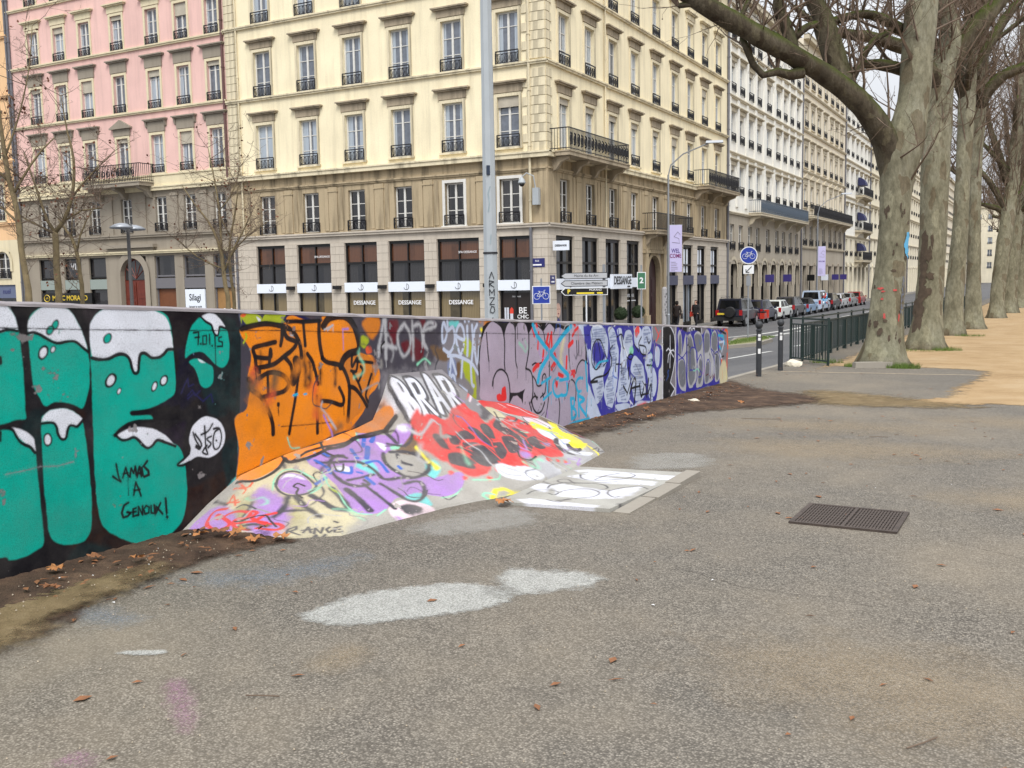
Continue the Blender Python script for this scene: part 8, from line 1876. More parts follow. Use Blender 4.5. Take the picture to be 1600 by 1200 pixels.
for k in range(8): link('cross_bar', gc, gt, (0, -0.27 + k * 0.077, gsl * (-0.27 + k * 0.077)))
# ------------------------------------------------------------------ leaves and litter
M['leaf'] = plain('dry_plane_leaf', (166, 112, 66), 0.8, var=0.35, scale=25); M['leaf2'] = plain('dark_dry_leaf', (128, 84, 52), 0.8, var=0.35, scale=25)
def leaf_mesh(seed, mat):
    rg = random.Random(seed); n = 10; m = MB(); vs = [(0, 0, 0.012)]
    for k in range(n * 2):
        a = 2 * math.pi * k / (n * 2); r = (0.072, 0.058, 0.04, 0.056)[k % 4] * rg.uniform(0.85, 1.15); vs.append((r * math.cos(a), r * math.sin(a), rg.uniform(-0.004, 0.032)))
    m.add(vs, [(0, 1 + k, 1 + (k + 1) % (n * 2)) for k in range(n * 2)]); m.tube([(0.0, 0, 0.012), (-0.06, 0.01, 0.016), (-0.1, 0.03, 0.004)], 0.003, 4); return m.mesh('fallen_leaf', mat)
LM = [leaf_mesh(k, M['leaf'] if k % 3 else M['leaf2']) for k in range(5)]
for k, (x, y) in enumerate(((-4.93, 3.83), (-4.9, 3.55), (-4.68, 3.93), (-4.6, 3.3), (-4.78, 4.52), (-4.86, 4.6), (-4.62, 4.7), (-4.5, 4.72), (-4.54, 4.86), (-4.4, 4.86), (-4.72, 4.64), (-3.62, 6.5), (-4.85, 10.7), (-4.6, 15.0), (-3.9, 14.3), (-4.9, 11.3), (-4.5, 12.1), (-4.7, 11.8), (-4.75, 12.6))):
    zg = z_plaza(y) + 0.03 + (0.045 if x < -4.5 else 0.0)
    o = link('fallen_leaf', LM[k % 5], None, (x, y, zg + 0.01)); o.rotation_euler = (rnd.uniform(-0.25, 0.25), rnd.uniform(-0.25, 0.25), rnd.uniform(0, 6.28)); s = rnd.uniform(0.55, 1.0); o.scale = (s, s, s)
    tag(o, 'curled brown plane leaf fallen at the foot of the graffiti wall', 'leaf', 'fallen leaves along the wall')
m = MB(); rg = random.Random(11)
for _ in range(900):
    y = rg.uniform(1.5, 17) if rg.random() < 0.6 else rg.uniform(3, 24); x = rg.uniform(-5.0, -4.2) if rg.random() < 0.6 else rg.uniform(-4.5, 3.5); z = z_plaza(y) + 0.006 + (0.06 if x < -4.4 and (y < 5 or y > 10.5) else 0); a = rg.uniform(0, 6.28); l = rg.uniform(0.01, 0.045); w = l * rg.uniform(0.15, 0.6)
    if -5.05 < x < -2.6 and 4.7 < y < 10.6: continue
    m.quad((x + l * math.cos(a), y + l * math.sin(a), z), (x - w * math.sin(a), y + w * math.cos(a), z + 0.006), (x - l * math.cos(a), y - l * math.sin(a), z + 0.002), (x + w * math.sin(a), y - w * math.cos(a), z + 0.004))
tag(m.build('leaf_litter', M['leaf2']), 'crumbs of dead leaves scattered on the asphalt and soil', 'litter', kind='stuff')
m = MB()      # loose grit
for _ in range(2600):
    y = rg.uniform(1.6, 9) if rg.random() < 0.7 else rg.uniform(9, 17); x = rg.uniform(-4.95, -4.2) if rg.random() < 0.3 else rg.uniform(-4.3, 2.5); r = rg.uniform(0.002, 0.007); z = z_plaza(y) + r * 0.4 + (0.05 if x < -4.4 and (y < 5 or y > 10.5) else 0)
    if -5.05 < x < -2.6 and 4.5 < y < 10.6: continue
    m.add([(x + r, y, z), (x - r * 0.8, y + r * 0.3, z), (x, y + r, z), (x + r * 0.2, y - r, z), (x, y, z + r)], [(0, 2, 4), (2, 1, 4), (1, 3, 4), (3, 0, 4)])
o = link('grit', m.mesh('grit', plain('grit_stone', (158, 146, 128), 0.9, var=0.5, scale=60), fix=False)); tag(o, 'loose grit strewn over the asphalt and the soil strip', 'grit', kind='stuff')
m = MB()
for _ in range(60):
    y = rg.uniform(1.5, 17); x = rg.uniform(-4.9, -4.25) if rg.random() < 0.88 else rg.uniform(-3.5, 1.5); z = z_plaza(y) + 0.008 + (0.06 if x < -4.4 and (y < 5 or y > 10.5) else 0); a = rg.uniform(0, 6.28); l = rg.uniform(0.006, 0.014)
    if -5.05 < x < -2.6 and 4.7 < y < 10.6: continue
    m.quad((x + l * math.cos(a), y + l * math.sin(a), z), (x - l * math.sin(a) * 0.6, y + l * math.cos(a) * 0.6, z + 0.004), (x - l * math.cos(a), y - l * math.sin(a), z), (x + l * math.sin(a) * 0.6, y - l * math.cos(a) * 0.6, z + 0.004))
tag(m.build('paper_litter', M['sticker']), 'tiny white scraps scattered over the soil along the wall', 'litter', kind='stuff')
for k, (x, y, l, a) in enumerate(((-2.72, 2.86, 0.14, 0.4), (-3.2, 12.7, 0.5, 0.2), (-0.33, 3.63, 0.16, 1.0), (-1.6, 11.6, 0.2, 0.3), (0.4, 10.2, 0.22, -0.2))):
    d = Vector((math.cos(a), math.sin(a), 0)) * l / 2; tag(MB().tube([(-d.x, -d.y, 0.01), (d.y * 0.1, -d.x * 0.1, 0.014), (d.x, d.y, 0.01)], 0.0032, 5).build('fallen_twig', M['twig'], None, (x, y, z_plaza(y))), 'short dry twig lying on the open asphalt', 'twig', 'twigs on the asphalt')
# ------------------------------------------------------------------ lamps and signs
M['pole_grey'] = plain('pale_grey_paint', (166, 172, 176), 0.5, var=0.08, scale=2); M['steel'] = plain('galvanised_steel', (150, 154, 160), 0.45, 0.5)
M['lamp_glass'] = plain('lamp_glass', (214, 216, 214), 0.3)
zp0 = z_ground(-10.9, 19.19)
t = thing('lamp_mast', 'tall pale grey lamp mast with scrawled black tags behind the wall', 'lamp mast', (-10.9, 19.19, zp0))
m = MB(); m.lathe([(0.17, -0.1), (0.17, 1.2), (0.163, 1.21), (0.155, 3.2), (0.125, 9.0), (0.1, 13.0)], 8); m.build('mast', M['pole_grey'], t)
MB().lathe([(0.172, 3.28), (0.17, 3.3), (0.17, 3.31), (0.165, 3.32)], 8).build('joint_ring', M['iron'], t)
m = MB().tube([(0, 0, 12.9), (0.4, 0.2, 13.4), (1.4, 0.6, 13.6)], 0.04, 6).tube([(0, 0, 12.9), (-0.4, -0.2, 13.4), (-1.4, -0.6, 13.6)], 0.04, 6); m.build('arm', M['pole_grey'], t)
for s_ in (-1, 1): MB().box(s_ * 1.9 - 0.4, s_ * 1.9 + 0.4, s_ * 0.8 - 0.15, s_ * 0.8 + 0.15, 13.52, 13.68, 0.05).build('lamp_head', M['pole_grey'], t)
vw = math.atan2(-19.19, 10.9)      # side of the mast turned to the plaza
def on_mast(pts, w, mat, nm, r=0.166):
    m = MB()
    for k in range(len(pts) - 1):
        (a0, z0), (a1, z1) = pts[k], pts[k + 1]; m.tube([((r + 0.004) * math.cos(vw + a0 / r), (r + 0.004) * math.sin(vw + a0 / r), z0), ((r + 0.004) * math.cos(vw + a1 / r), (r + 0.004) * math.sin(vw + a1 / r), z1)], w, 4)
    return m.build(nm, mat, t)
gl = {'A': [(-1, 0), (0, 1), (1, 0)], 'R': [(-1, 0), (-1, 1), (1, 0.8), (-1, 0.5), (1, 0)], 'M': [(-1, 0), (-1, 1), (0, 0.4), (1, 1), (1, 0)], 'Z': [(-1, 1), (1, 1), (-1, 0), (1, 0)], 'O': [(-1, 0.2), (-0.4, 1), (0.7, 0.9), (1, 0.3), (0.2, 0), (-1, 0.2)], 'C': [(1, 0.9), (-0.6, 1), (-1, 0.4), (0, 0), (1, 0.1)], '-': [(-0.3, 0.5), (0.3, 0.55)], 'D': [(-1, 0), (-1, 1), (0.6, 0.9), (1, 0.4), (-1, 0)]}
z = 2.92
for ch in 'ARMZO-OOCC':
    z -= 0.19; on_mast([(0.055 * x + 0.02 - 0.01 * (z - 2), z + 0.15 * y) for x, y in gl[ch]], 0.009, M['ink'], 'scrawl')
on_mast([(-0.02, 5.0), (-0.02, 5.2)], 0.05, plain('dark_sticker', (30, 44, 66), 0.5), 'sticker', 0.128); on_mast([(-0.03, 4.2), (0.0, 4.4), (-0.03, 4.6), (0.02, 4.75)], 0.012, M['pale_spray'], 'scrawl', 0.14); on_mast([(0.0, 3.5), (0.02, 3.7)], 0.01, M['pale_spray'], 'scrawl', 0.15)
# double-headed square lamp on the left
t = thing('double_lamp', 'slim grey lamp post with two flat heads before the arched red door', 'street lamp', (-24.45, 20.9, -1.7), R(118))
MB().lathe([(0.08, 0), (0.08, 1), (0.055, 1.05), (0.05, 5.2), (0.05, 5.35)], 10).build('post', plain('grey_brown_post', (84, 82, 82), 0.5), t)
for s_ in (-1, 1):
    MB().tube([(0, 0, 5.2), (s_ * 0.2, 0, 5.2), (s_ * 0.35, 0, 5.12)], 0.025, 6).build('arm', M['steel'], t); MB().lathe([(0.1, 5.02), (0.32, 5.04), (0.34, 5.08), (0.2, 5.16), (0.06, 5.2)], 14, s_ * 0.5, 0).build('lamp_head', M['steel'], t, smooth=True)
def quay_lamp(x, y, label, bz0, bz1, word):
    z0 = -1.6; t = thing('street_lamp', label, 'street lamp', (x, y, z0)); t.scale = (1.13, 1.13, 1.13)
    MB().lathe([(0.1, 0), (0.1, 0.9), (0.075, 0.95), (0.05, 8.2)], 10).build('post', M['steel'], t); MB().tube([(0, 0, 8.15), (0.12, 0.05, 8.7), (0.7, 0.3, 9.25), (1.9, 0.75, 9.75)], 0.035, 6).build('arm', M['steel'], t)
    MB().box(-0.45, 0.45, -0.16, 0.16, -0.06, 0.06, 0.03).build('lamp_head', M['steel'], t, (2.2, 0.87, 9.82), R(20))
    # banner turned to the plaza
    o = MB().box(0.07, 0.72, -0.012, 0.012, bz0 - z0, bz1 - z0).build('banner', plain('lavender_banner', (190, 184, 222), 0.7), t, (0, 0, 0), R(28))
    for z in (bz0 - z0, bz1 - z0): MB().tube([(0, 0, z), (0.74, 0, z)], 0.015, 5).build('bracket', M['steel'], o)
    zc = bz1 - z0
    if word:
        for k, w in enumerate(('WEL', 'COME')): link('lettering', text_mesh(w, 0.3, M['violet_ink'] if not k else M['pink_ink'], 0.003, 0.006, 0.72), o, (0.38, -0.018, zc - 1.35 - 0.27 * k))
    else: link('lettering', text_mesh('WELCOME', 0.16, M['violet_ink'], 0.003, 0.003, 0.7), o, (0.38, -0.018, zc - 1.3))
    m = MB(); rg = random.Random(3)
    for k in range(6): m.box(0.14, 0.14 + rg.uniform(0.2, 0.45), -0.02, -0.014, zc - 1.95 - k * 0.09, zc - 1.93 - k * 0.09)
    m.tube([(0.2, -0.017, zc - 0.9), (0.6, -0.017, zc - 0.95), (0.55, -0.017, zc - 0.7), (0.3, -0.017, zc - 0.6), (0.5, -0.017, zc - 0.35), (0.62, -0.017, zc - 0.5)], 0.012, 4); m.build('print', plain('grey_print', (120, 112, 130), 0.6), o)
M['violet_ink'] = plain('violet_lettering', (74, 48, 128), 0.5); M['pink_ink'] = plain('magenta_lettering', (120, 44, 104), 0.5)
quay_lamp(-19.85, 56.4, 'curved-arm street lamp with the large lavender welcome banner', 1.55, 4.0, True); quay_lamp(-19.85, 100.0, 'street lamp with a small lavender banner among the parked cars', 1.2, 3.75, False)
# bike roundel on the island
M['sign_blue'] = plain('sign_blue', (34, 58, 152), 0.4); M['sign_white'] = plain('sign_white', (224, 226, 228), 0.4)
def bike_mesh(s, mat):
    m = MB(); w = 0.016 * s
    for c in (-0.34, 0.34): m.tube([(s * (c + 0.23 * math.cos(t)), 0, s * (-0.1 + 0.23 * math.sin(t))) for t in [k * math.pi / 8 for k in range(17)]], w, 4, False)
    for a, b in (((-0.34, -0.1), (-0.14, 0.22)), ((-0.14, 0.22), (0.22, 0.22)), ((0.22, 0.22), (0.0, -0.1)), ((0.0, -0.1), (-0.34, -0.1)), ((0.0, -0.1), (-0.17, 0.28)), ((0.34, -0.1), (0.2, 0.34)), ((0.2, 0.34), (0.32, 0.36)), ((-0.25, 0.28), (-0.1, 0.28))): m.tube([(s * a[0], 0, s * a[1]), (s * b[0], 0, s * b[1])], w, 4)
    return m.mesh('bicycle_symbol', mat)
zi = z_ground(-12.1, 45.4) + 0.12
t = thing('cycle_sign', 'round blue bicycle sign over a white arrow plate on the island', 'road sign', (-12.1, 45.4, zi), R(22))
MB().cyl(0, 0, -0.1, 4.1, 0.035, 0.035, 10).build('post', M['steel'], t)
MB().cyl(0, 3.8, -0.06, -0.045, 0.4, 0.4, 28, 'y').build('plate_rim', M['sign_white'], t); 
m = MB(); n = 28
m.add([(0.36 * math.cos(2 * math.pi * k / n), -0.064, 3.8 + 0.36 * math.sin(2 * math.pi * k / n)) for k in range(n)], [tuple(range(n))]); m.build('plate_face', M['sign_blue'], t); link('bicycle_symbol', bike_mesh(0.5, M['sign_white']), t, (0, -0.072, 3.8))
pl = MB().box(-0.24, 0.24, -0.06, -0.045, 2.95, 3.35).build('arrow_plate', M['sign_white'], t); MB().tube([(0.13, -0.066, 3.28), (-0.1, -0.066, 3.04)], 0.02, 4).tube([(-0.12, -0.066, 3.16), (-0.12, -0.066, 3.02), (0.03, -0.066, 3.02)], 0.02, 4).build('arrow', M['ink'], pl)
m = MB().box(-0.1, 0.1, -0.055, -0.04, 2.4, 2.85); m.build('sticker_plate', M['steel'], t)
# direction signs
zs = z_ground(-13.43, 31.55)
t = thing('direction_signs', 'three arrow-shaped direction boards stacked on one post before the salon', 'road sign', (-13.43, 31.55, zs), R(26))
MB().cyl(0, 0, -0.1, 3.5, 0.05, 0.05, 10).build('post', M['steel'], t)
M['sign_dull'] = plain('dull_sign_white', (176, 178, 182), 0.5); M['p_yellow'] = plain('yellow_lettering', (230, 206, 60), 0.5)
for k, (zc, txt, mt, im) in enumerate(((3.12, 'Mairie du 6e Arr.', 'sign_dull', 'ink'), (2.86, 'Chambre des Métiers', 'sign_dull', 'ink'), (2.58, 'MORAND', 'black_frame', 'white_ink'))):
    h = 0.11 if k < 2 else 0.13; b = MB().prism([(-1.5, zc), (-1.36, zc + h), (0.12, zc + h), (0.12, zc - h), (-1.36, zc - h)], -0.1, -0.07).build('sign_board', M['ink'] if k < 2 else M['sign_white'], t)
    MB().prism([(-1.46, zc), (-1.345, zc + h - 0.025), (0.098, zc + h - 0.025), (0.098, zc - h + 0.025), (-1.345, zc - h + 0.025)], -0.104, -0.1005).build('board_face', M[mt], b)
    if k < 2: link('lettering', text_mesh(txt, 0.125, M[im], 0.002), b, (-0.6, -0.108, zc))
    else: link('lettering', text_mesh('P', 0.19, M['p_yellow'], 0.002, 0.008), b, (-1.22, -0.108, zc)); link('lettering', text_mesh('MORAND', 0.1, M['white_ink'], 0.002), b, (-0.3, -0.108, zc + 0.05)); MB().box(-0.95, -0.35, -0.109, -0.1045, zc - 0.085, zc - 0.03).box(-0.25, -0.05, -0.109, -0.1045, zc - 0.085, zc - 0.03).build('small_line', M['p_yellow'], b)
for (nm, lb, x, y, w, h, zc, colr, rot) in (('cycle_route_sign', 'square blue bicycle route sign by the corner pier', -16.24, 32.31, 0.66, 0.66, 3.0, 'sign_blue', 24), ('green_sign', 'small green and white sign on a thin post beside the salon door', -13.74, 35.94, 0.34, 0.66, 3.25, 'sg', 26)):
    if colr == 'sg': M['sg'] = plain('sign_green', (60, 112, 84), 0.4)
    zz = z_ground(x, y); t = thing(nm, lb, 'road sign', (x, y, zz), R(rot)); MB().cyl(0, 0, -0.1, zc + 0.3, 0.03, 0.03, 8).build('post', M['steel'], t)
    pl = MB().box(-w / 2, w / 2, -0.06, -0.045, zc - h / 2 - 0.3, zc + h / 2 - 0.3).build('plate', M['sign_white'], t); MB().box(-w / 2 + 0.03, w / 2 - 0.03, -0.066, -0.0605, zc - h / 2 - 0.27, zc + h / 2 - 0.33).build('plate_face', M[colr], pl)
    if colr == 'sign_blue': link('bicycle_symbol', bike_mesh(0.48, M['sign_white']), pl, (0, -0.072, zc - 0.3))
    else: link('lettering', text_mesh('2', 0.3, M['sign_white'], 0.002, 0.01), pl, (0, -0.07, zc - 0.3))
t = thing('bare_post', 'thin pale post standing before the salon window', 'post', (-14.79, 33.09, z_ground(-14.79, 33.09))); MB().cyl(0, 0, -0.1, 2.6, 0.03, 0.03, 8).build('post', M['sign_white'], t); MB().lathe([(0.032, 2.6), (0.032, 2.62), (0.01, 2.65)], 8).build('cap', M['steel'], t)
# security camera on the corner house
t = thing('security_camera', 'grey dome security camera on a bracket at the corner of the yellow house', 'camera', (-21.85, 42.7, 6.3))
MB().box(0.1, 0.42, -0.25, -0.02, -1.1, -0.3).build('housing', M['pole_grey'], t); MB().tube([(0.25, -0.2, -0.3), (0.2, -0.3, 0.25), (-0.1, -0.45, 0.4), (-0.3, -0.55, 0.2)], 0.03, 6).build('arm', M['pole_grey'], t); MB().lathe([(0.05, 0.2), (0.14, 0.08), (0.17, -0.02), (0.19, -0.06), (0.15, -0.1)], 12, -0.3, -0.55).build('hood', M['pole_grey'], t, smooth=True); MB().lathe([(0.14, -0.1), (0.12, -0.18), (0.05, -0.24)], 12, -0.3, -0.55).build('dome', M['black_frame'], t, smooth=True)
# clipped box balls in tall planters beside the salon door
M['box_leaf'] = plain('box_leaf', (40, 58, 30), 0.8, var=0.5, scale=14)
for k, (y, lb) in enumerate(((50.0, 'clipped box ball in a grey planter on the corner side of the salon door'), (52.6, 'clipped box ball in a grey planter on the arch side of the salon door'))):
    t = thing('planter', lb, 'planter', (-20.3, y, ZB)); MB().box(-0.2, 0.2, -0.2, 0.2, 0, 0.95, -0.06).build('pot', plain('grey_pot', (132, 128, 122), 0.7), t); m = MB(); rg = random.Random(k)
    for _ in range(900):
        a = Vector((rg.gauss(0, 1), rg.gauss(0, 1), rg.gauss(0, 1))).normalized(); c = a * 0.38 * rg.uniform(0.85, 1.03) + Vector((0, 0, 1.3)); u = a.orthogonal().normalized() * 0.035; v = a.cross(u).normalized() * 0.03; u = (u + Vector((rg.gauss(0, 0.02), rg.gauss(0, 0.02), rg.gauss(0, 0.02)))); m.quad(c - u, c - v, c + u, c + v)
    m.lathe([(0.05, 0.95), (0.25, 1.05), (0.33, 1.3), (0.25, 1.55), (0.05, 1.63)], 10); m.build('clipped_ball', M['box_leaf'], t)
# advertising column beside the arched door
t = thing('poster_column', 'pale narrow column with scrawled letters beside the arched door', 'column', (-20.3, 57.0, ZB)); 
MB().lathe([(0.17, 0), (0.17, 2.5), (0.14, 2.6), (0.05, 2.65)], 14).build('shaft', plain('pale_column', (196, 194, 196), 0.6, var=0.2, scale=3), t); m = MB(); rg = random.Random(9)
for k in range(9):
    a = R(-50) + rg.uniform(-0.5, 0.5); m.tube([(0.174 * math.cos(a + d), 0.174 * math.sin(a + d), 0.9 + k * 0.16 + e) for d, e in ((0, 0), (0.2, 0.1), (0.35, -0.04), (0.5, 0.1))], 0.012, 4)
m.build('scrawl', M['ink'], t)
# ------------------------------------------------------------------ parked cars, seen from behind
M['tyre'] = plain('tyre', (22, 22, 23), 0.9); M['rim'] = plain('alloy_rim', (172, 174, 178), 0.35, 0.6); M['car_glass'] = plain('car_glass', (16, 19, 23), 0.05, spec=0.8); M['tail'] = plain('tail_lamp', (164, 24, 28), 0.3); M['plate_y'] = plain('yellow_plate', (222, 196, 60), 0.5); M['plate_w'] = plain('white_plate', (222, 224, 224), 0.5); M['trim'] = plain('black_trim', (26, 26, 28), 0.6)
def paint(name, rgb, metal=0.3): 
    m = plain(name, rgb, 0.28, metal); m.node_tree.nodes['Principled BSDF'].inputs['Coat Weight'].default_value = 0.6; return m
CARP = dict(  # length, half width, belt, roof, wheel radius, lower profile (y,z), cabin base and roof (rear, front)
    suv=(4.7, 0.92, 1.12, 1.86, 0.38, [(-2.3, 0.45), (-2.35, 0.75), (-2.3, 1.12), (0.95, 1.12), (2.1, 1.02), (2.32, 0.85), (2.35, 0.45)], (-2.26, 1.0), (-2.05, 0.35)),
    estate=(4.4, 0.88, 0.98, 1.62, 0.33, [(-2.15, 0.32), (-2.2, 0.6), (-2.14, 0.98), (0.9, 0.98), (1.95, 0.82), (2.18, 0.62), (2.18, 0.3)], (-2.08, 1.1), (-1.75, 0.25)),
    hatch=(3.8, 0.83, 0.92, 1.47, 0.3, [(-1.85, 0.3), (-1.9, 0.6), (-1.82, 0.92), (0.7, 0.92), (1.7, 0.78), (1.9, 0.58), (1.9, 0.28)], (-1.76, 0.95), (-1.35, 0.15)),
    cabrio=(3.9, 0.85, 0.9, 1.4, 0.3, [(-1.9, 0.3), (-1.95, 0.6), (-1.88, 0.9), (0.7, 0.88), (1.75, 0.74), (1.95, 0.56), (1.95, 0.28)], (-1.2, 0.85), (-0.8, 0.1)),
    van=(4.3, 0.92, 1.1, 1.95, 0.33, [(-2.1, 0.35), (-2.14, 0.7), (-2.12, 1.1), (1.0, 1.1), (1.9, 0.9), (2.12, 0.7), (2.14, 0.32)], (-2.1, 1.2), (-2.02, 0.55)),
    saloon=(4.5, 0.88, 0.95, 1.44, 0.32, [(-2.2, 0.32), (-2.25, 0.6), (-2.2, 0.95), (0.8, 0.92), (2.0, 0.78), (2.24, 0.6), (2.24, 0.3)], (-1.75, 1.0), (-1.0, 0.2)))
def car(kind, x, y, label, body, rot=0.0, plate='plate_w', roofmat=None, scrawl=None, zz=None):
    L_, hw, belt, roof, wr, prof, cb, cr = CARP[kind]
    t = thing('parked_car', label, 'van' if kind == 'van' else 'car', (x, y, ZS if zz is None else zz), rot, 'cars parked along the quay')
    m = MB(); sec = [(-hw, 0.97), (-hw + 0.03, 0.992), (-hw + 0.09, 1.0), (0, 1.004), (hw - 0.09, 1.0), (hw - 0.03, 0.992), (hw, 0.97)]; zc = 0.6; n = len(prof); vs = []
    for (xx, s) in sec:
        for (py, pz) in prof: vs.append((xx, py * s, zc + (pz - zc) * (s if abs(xx) < hw - 0.001 else 0.9)))
    fs = [(i * n + j, (i + 1) * n + j, (i + 1) * n + (j + 1) % n, i * n + (j + 1) % n) for i in range(len(sec) - 1) for j in range(n)] + [tuple(range(n)), tuple(range(6 * n + n - 1, 6 * n - 1, -1))]
    m.add(vs, fs)
    b = m.build('body', body, t); bv = b.modifiers.new('bevel', 'BEVEL'); bv.width = 0.05; bv.segments = 2; bv.limit_method = 'ANGLE'
    iw = hw - 0.06; tw = hw - 0.2; k_ = [(-iw, cb[0], belt - 0.02), (iw, cb[0], belt - 0.02), (iw, cb[1], belt - 0.02), (-iw, cb[1], belt - 0.02), (-tw, cr[0], roof), (tw, cr[0], roof), (tw, cr[1], roof), (-tw, cr[1], roof)]
    mid = [(-tw + 0.02, (cr[0] + cr[1]) / 2, roof + 0.03), (tw - 0.02, (cr[0] + cr[1]) / 2, roof + 0.03)]
    MB().add(k_ + mid, [(0, 1, 5, 4), (1, 2, 6, 9, 5), (2, 3, 7, 6), (3, 0, 4, 8, 7), (4, 5, 9, 8), (8, 9, 6, 7)]).build('cabin', roofmat or body, t)
    def win(q, nm, ins=(0.08, 0.1), off=0.008):
        a, b_, c, d = [Vector(p) for p in q]; nrm = (b_ - a).cross(d - a).normalized(); 
        def bl(u, v): return (a * (1 - u) + b_ * u) * (1 - v) + (d * (1 - u) + c * u) * v + nrm * off
        u, v = ins; p = [bl(u, v), bl(1 - u, v), bl(1 - u, 1 - v), bl(u, 1 - v)]; MB().add([tuple(x_) for x_ in p] + [tuple(x_ - nrm * 0.006) for x_ in p], [(0, 1, 2, 3), (0, 4, 5, 1), (1, 5, 6, 2), (2, 6, 7, 3), (3, 7, 4, 0)]).build(nm, M['car_glass'], t)
    P = [Vector(p) for p in k_]
    win((P[0], P[1], P[5], P[4]), 'rear_window', (0.09, 0.14)); win((P[2], P[3], P[7], P[6]), 'windscreen', (0.06, 0.1))
    for (lo0, lo1, hi1, hi0) in ((P[1], P[2], P[6], P[5]), (P[3], P[0], P[4], P[7])):
        c0 = lo0.lerp(lo1, 0.5); c1 = hi0.lerp(hi1, 0.5); win((lo0, c0, c1, hi0), 'side_window', (0.09, 0.13)); win((c0, lo1, hi1, c1), 'side_window', (0.09, 0.13))
    wm = cached(('tyre', wr), lambda: MB().cyl(0, 0, -0.1, 0.1, wr, wr, 20, 'x').mesh('tyre', M['tyre'])); rm = cached(('rim', wr), lambda: MB().cyl(0, 0, -0.112, 0.112, wr * 0.66, wr * 0.6, 14, 'x').mesh('rim', M['rim'])); am = cached(('arch', wr), lambda: MB().cyl(0, 0, -0.05, 0.05, wr * 1.16, wr * 1.16, 20, 'x').mesh('wheel_arch', M['trim']))
    for sx in (-1, 1):
        for wy in (-L_ * 0.305, L_ * 0.31):
            link('wheel_arch', am, t, (sx * (hw - 0.044), wy, wr)); w_ = link('wheel', wm, t, (sx * (hw - 0.08), wy, wr)); link('rim', rm, w_)
    ye = prof[1][0]
    for sx in (-1, 1): MB().box(-0.1, 0.1, -0.05, 0.03, -0.15, 0.2).build('tail_lamp', M['tail'], t, (sx * (hw - 0.13), ye + 0.05, belt - 0.2))
    MB().box(-hw + 0.04, hw - 0.04, ye - 0.06, ye + 0.3, prof[0][1] - 0.04, prof[0][1] + 0.22, 0.02).build('bumper', M['trim'] if kind == 'suv' else body, t)
    pl = MB().box(-0.26, 0.26, ye - 0.075, ye - 0.06, prof[0][1] + 0.26, prof[0][1] + 0.38).build('number_plate', M[plate], t)
    if kind == 'suv':
        sp = MB().lathe([(0.05, 0.24), (0.33, 0.23), (0.37, 0.16), (0.37, 0.02)], 20); sp.v = [(x_ + 0.1, ye - z_, y_ + 0.98) for x_, y_, z_ in sp.v]; sp.build('spare_wheel_cover', M['trim'], t); pl.location = (-0.5, 0, 0.1)
        for sx in (-1, 1): MB().tube([(sx * 0.66, -1.9, 1.9), (sx * 0.66, -1.8, 1.96), (sx * 0.66, 0.2, 1.96), (sx * 0.66, 0.3, 1.9)], 0.02, 5).build('roof_rail', M['trim'], t)
    for sx in (-1, 1): MB().box(-0.1, 0.1, -0.05, 0.06, -0.07, 0.07).build('wing_mirror', body, t, (sx * (hw + 0.08), cb[1] - 0.15, belt + 0.05))
    if scrawl:
        rg = random.Random(4)
        for q, mt in enumerate(('blue_spray2', 'sign_white', 'red_spray', 'blue_spray2')):
            m = MB(); 
            for _ in range(5):
                y0_, z0_ = rg.uniform(-1.6, 0.4), rg.uniform(0.7, 1.6); xs = hw + 0.006 if z0_ < 1.1 else hw - 0.03; m.tube([(xs, y0_, z0_), (xs, y0_ + 0.25, min(1.7, z0_ + 0.2)), (xs, y0_ + 0.45, z0_ - 0.05)], 0.05, 4)
            m.build('scrawl', M[mt], t)
    return t
CX = -18.45
car('suv', CX, 66.6, 'dark navy off-roader with a spare wheel on its tailgate', paint('navy_paint', (34, 36, 50)), R(1), 'plate_y')
car('estate', CX - 0.05, 72.4, 'midnight blue estate car parked ahead of the off-roader', paint('midnight_paint', (34, 38, 66)))
car('hatch', CX + 0.05, 77.4, 'white hatchback parked ahead of the midnight blue estate', paint('white_paint_car', (208, 212, 208), 0.0))
car('estate', CX, 82.3, 'charcoal estate car parked between white hatchback and pale blue convertible', paint('charcoal_paint', (54, 54, 60)))
car('cabrio', CX + 0.05, 87.3, 'pale blue convertible with a black soft top', paint('pale_blue_paint', (126, 162, 200)), 0, 'plate_w', M['trim'])
car('van', CX, 92.5, 'small white van sprayed all over with blue graffiti', paint('van_white', (176, 190, 210), 0.0), 0, 'plate_w', None, True)
car('estate', CX + 0.1, 97.9, 'black estate car parked ahead of the graffiti van', paint('black_paint', (30, 30, 34)))
car('hatch', CX, 103.0, 'silver-white hatchback parked ahead of the black estate', paint('silver_white_paint', (196, 198, 200), 0.2))
car('saloon', CX, 108.2, 'silver saloon car parked ahead of the silver-white hatchback', paint('silver_paint', (150, 152, 154), 0.5))
car('hatch', CX + 0.1, 113.6, 'dark red hatchback half hidden by the stoutest trunk', paint('red_paint', (150, 40, 34)))
car('saloon', -11.5, 118, 'grey saloon driving away, seen between two plane trunks', paint('grey_paint', (120, 122, 126), 0.4), 0, 'plate_w', None, None, z_ground(-11.5, 118)); car('hatch', -11.8, 128, 'white hatchback driving away, seen between two plane trunks', M['white_frame'], 0, 'plate_w', None, None, z_ground(-11.8, 128))
t = thing('red_scooter', 'red scooter parked between the off-roader and the blue estate', 'scooter', (-17.4, 69.7, ZS)); 
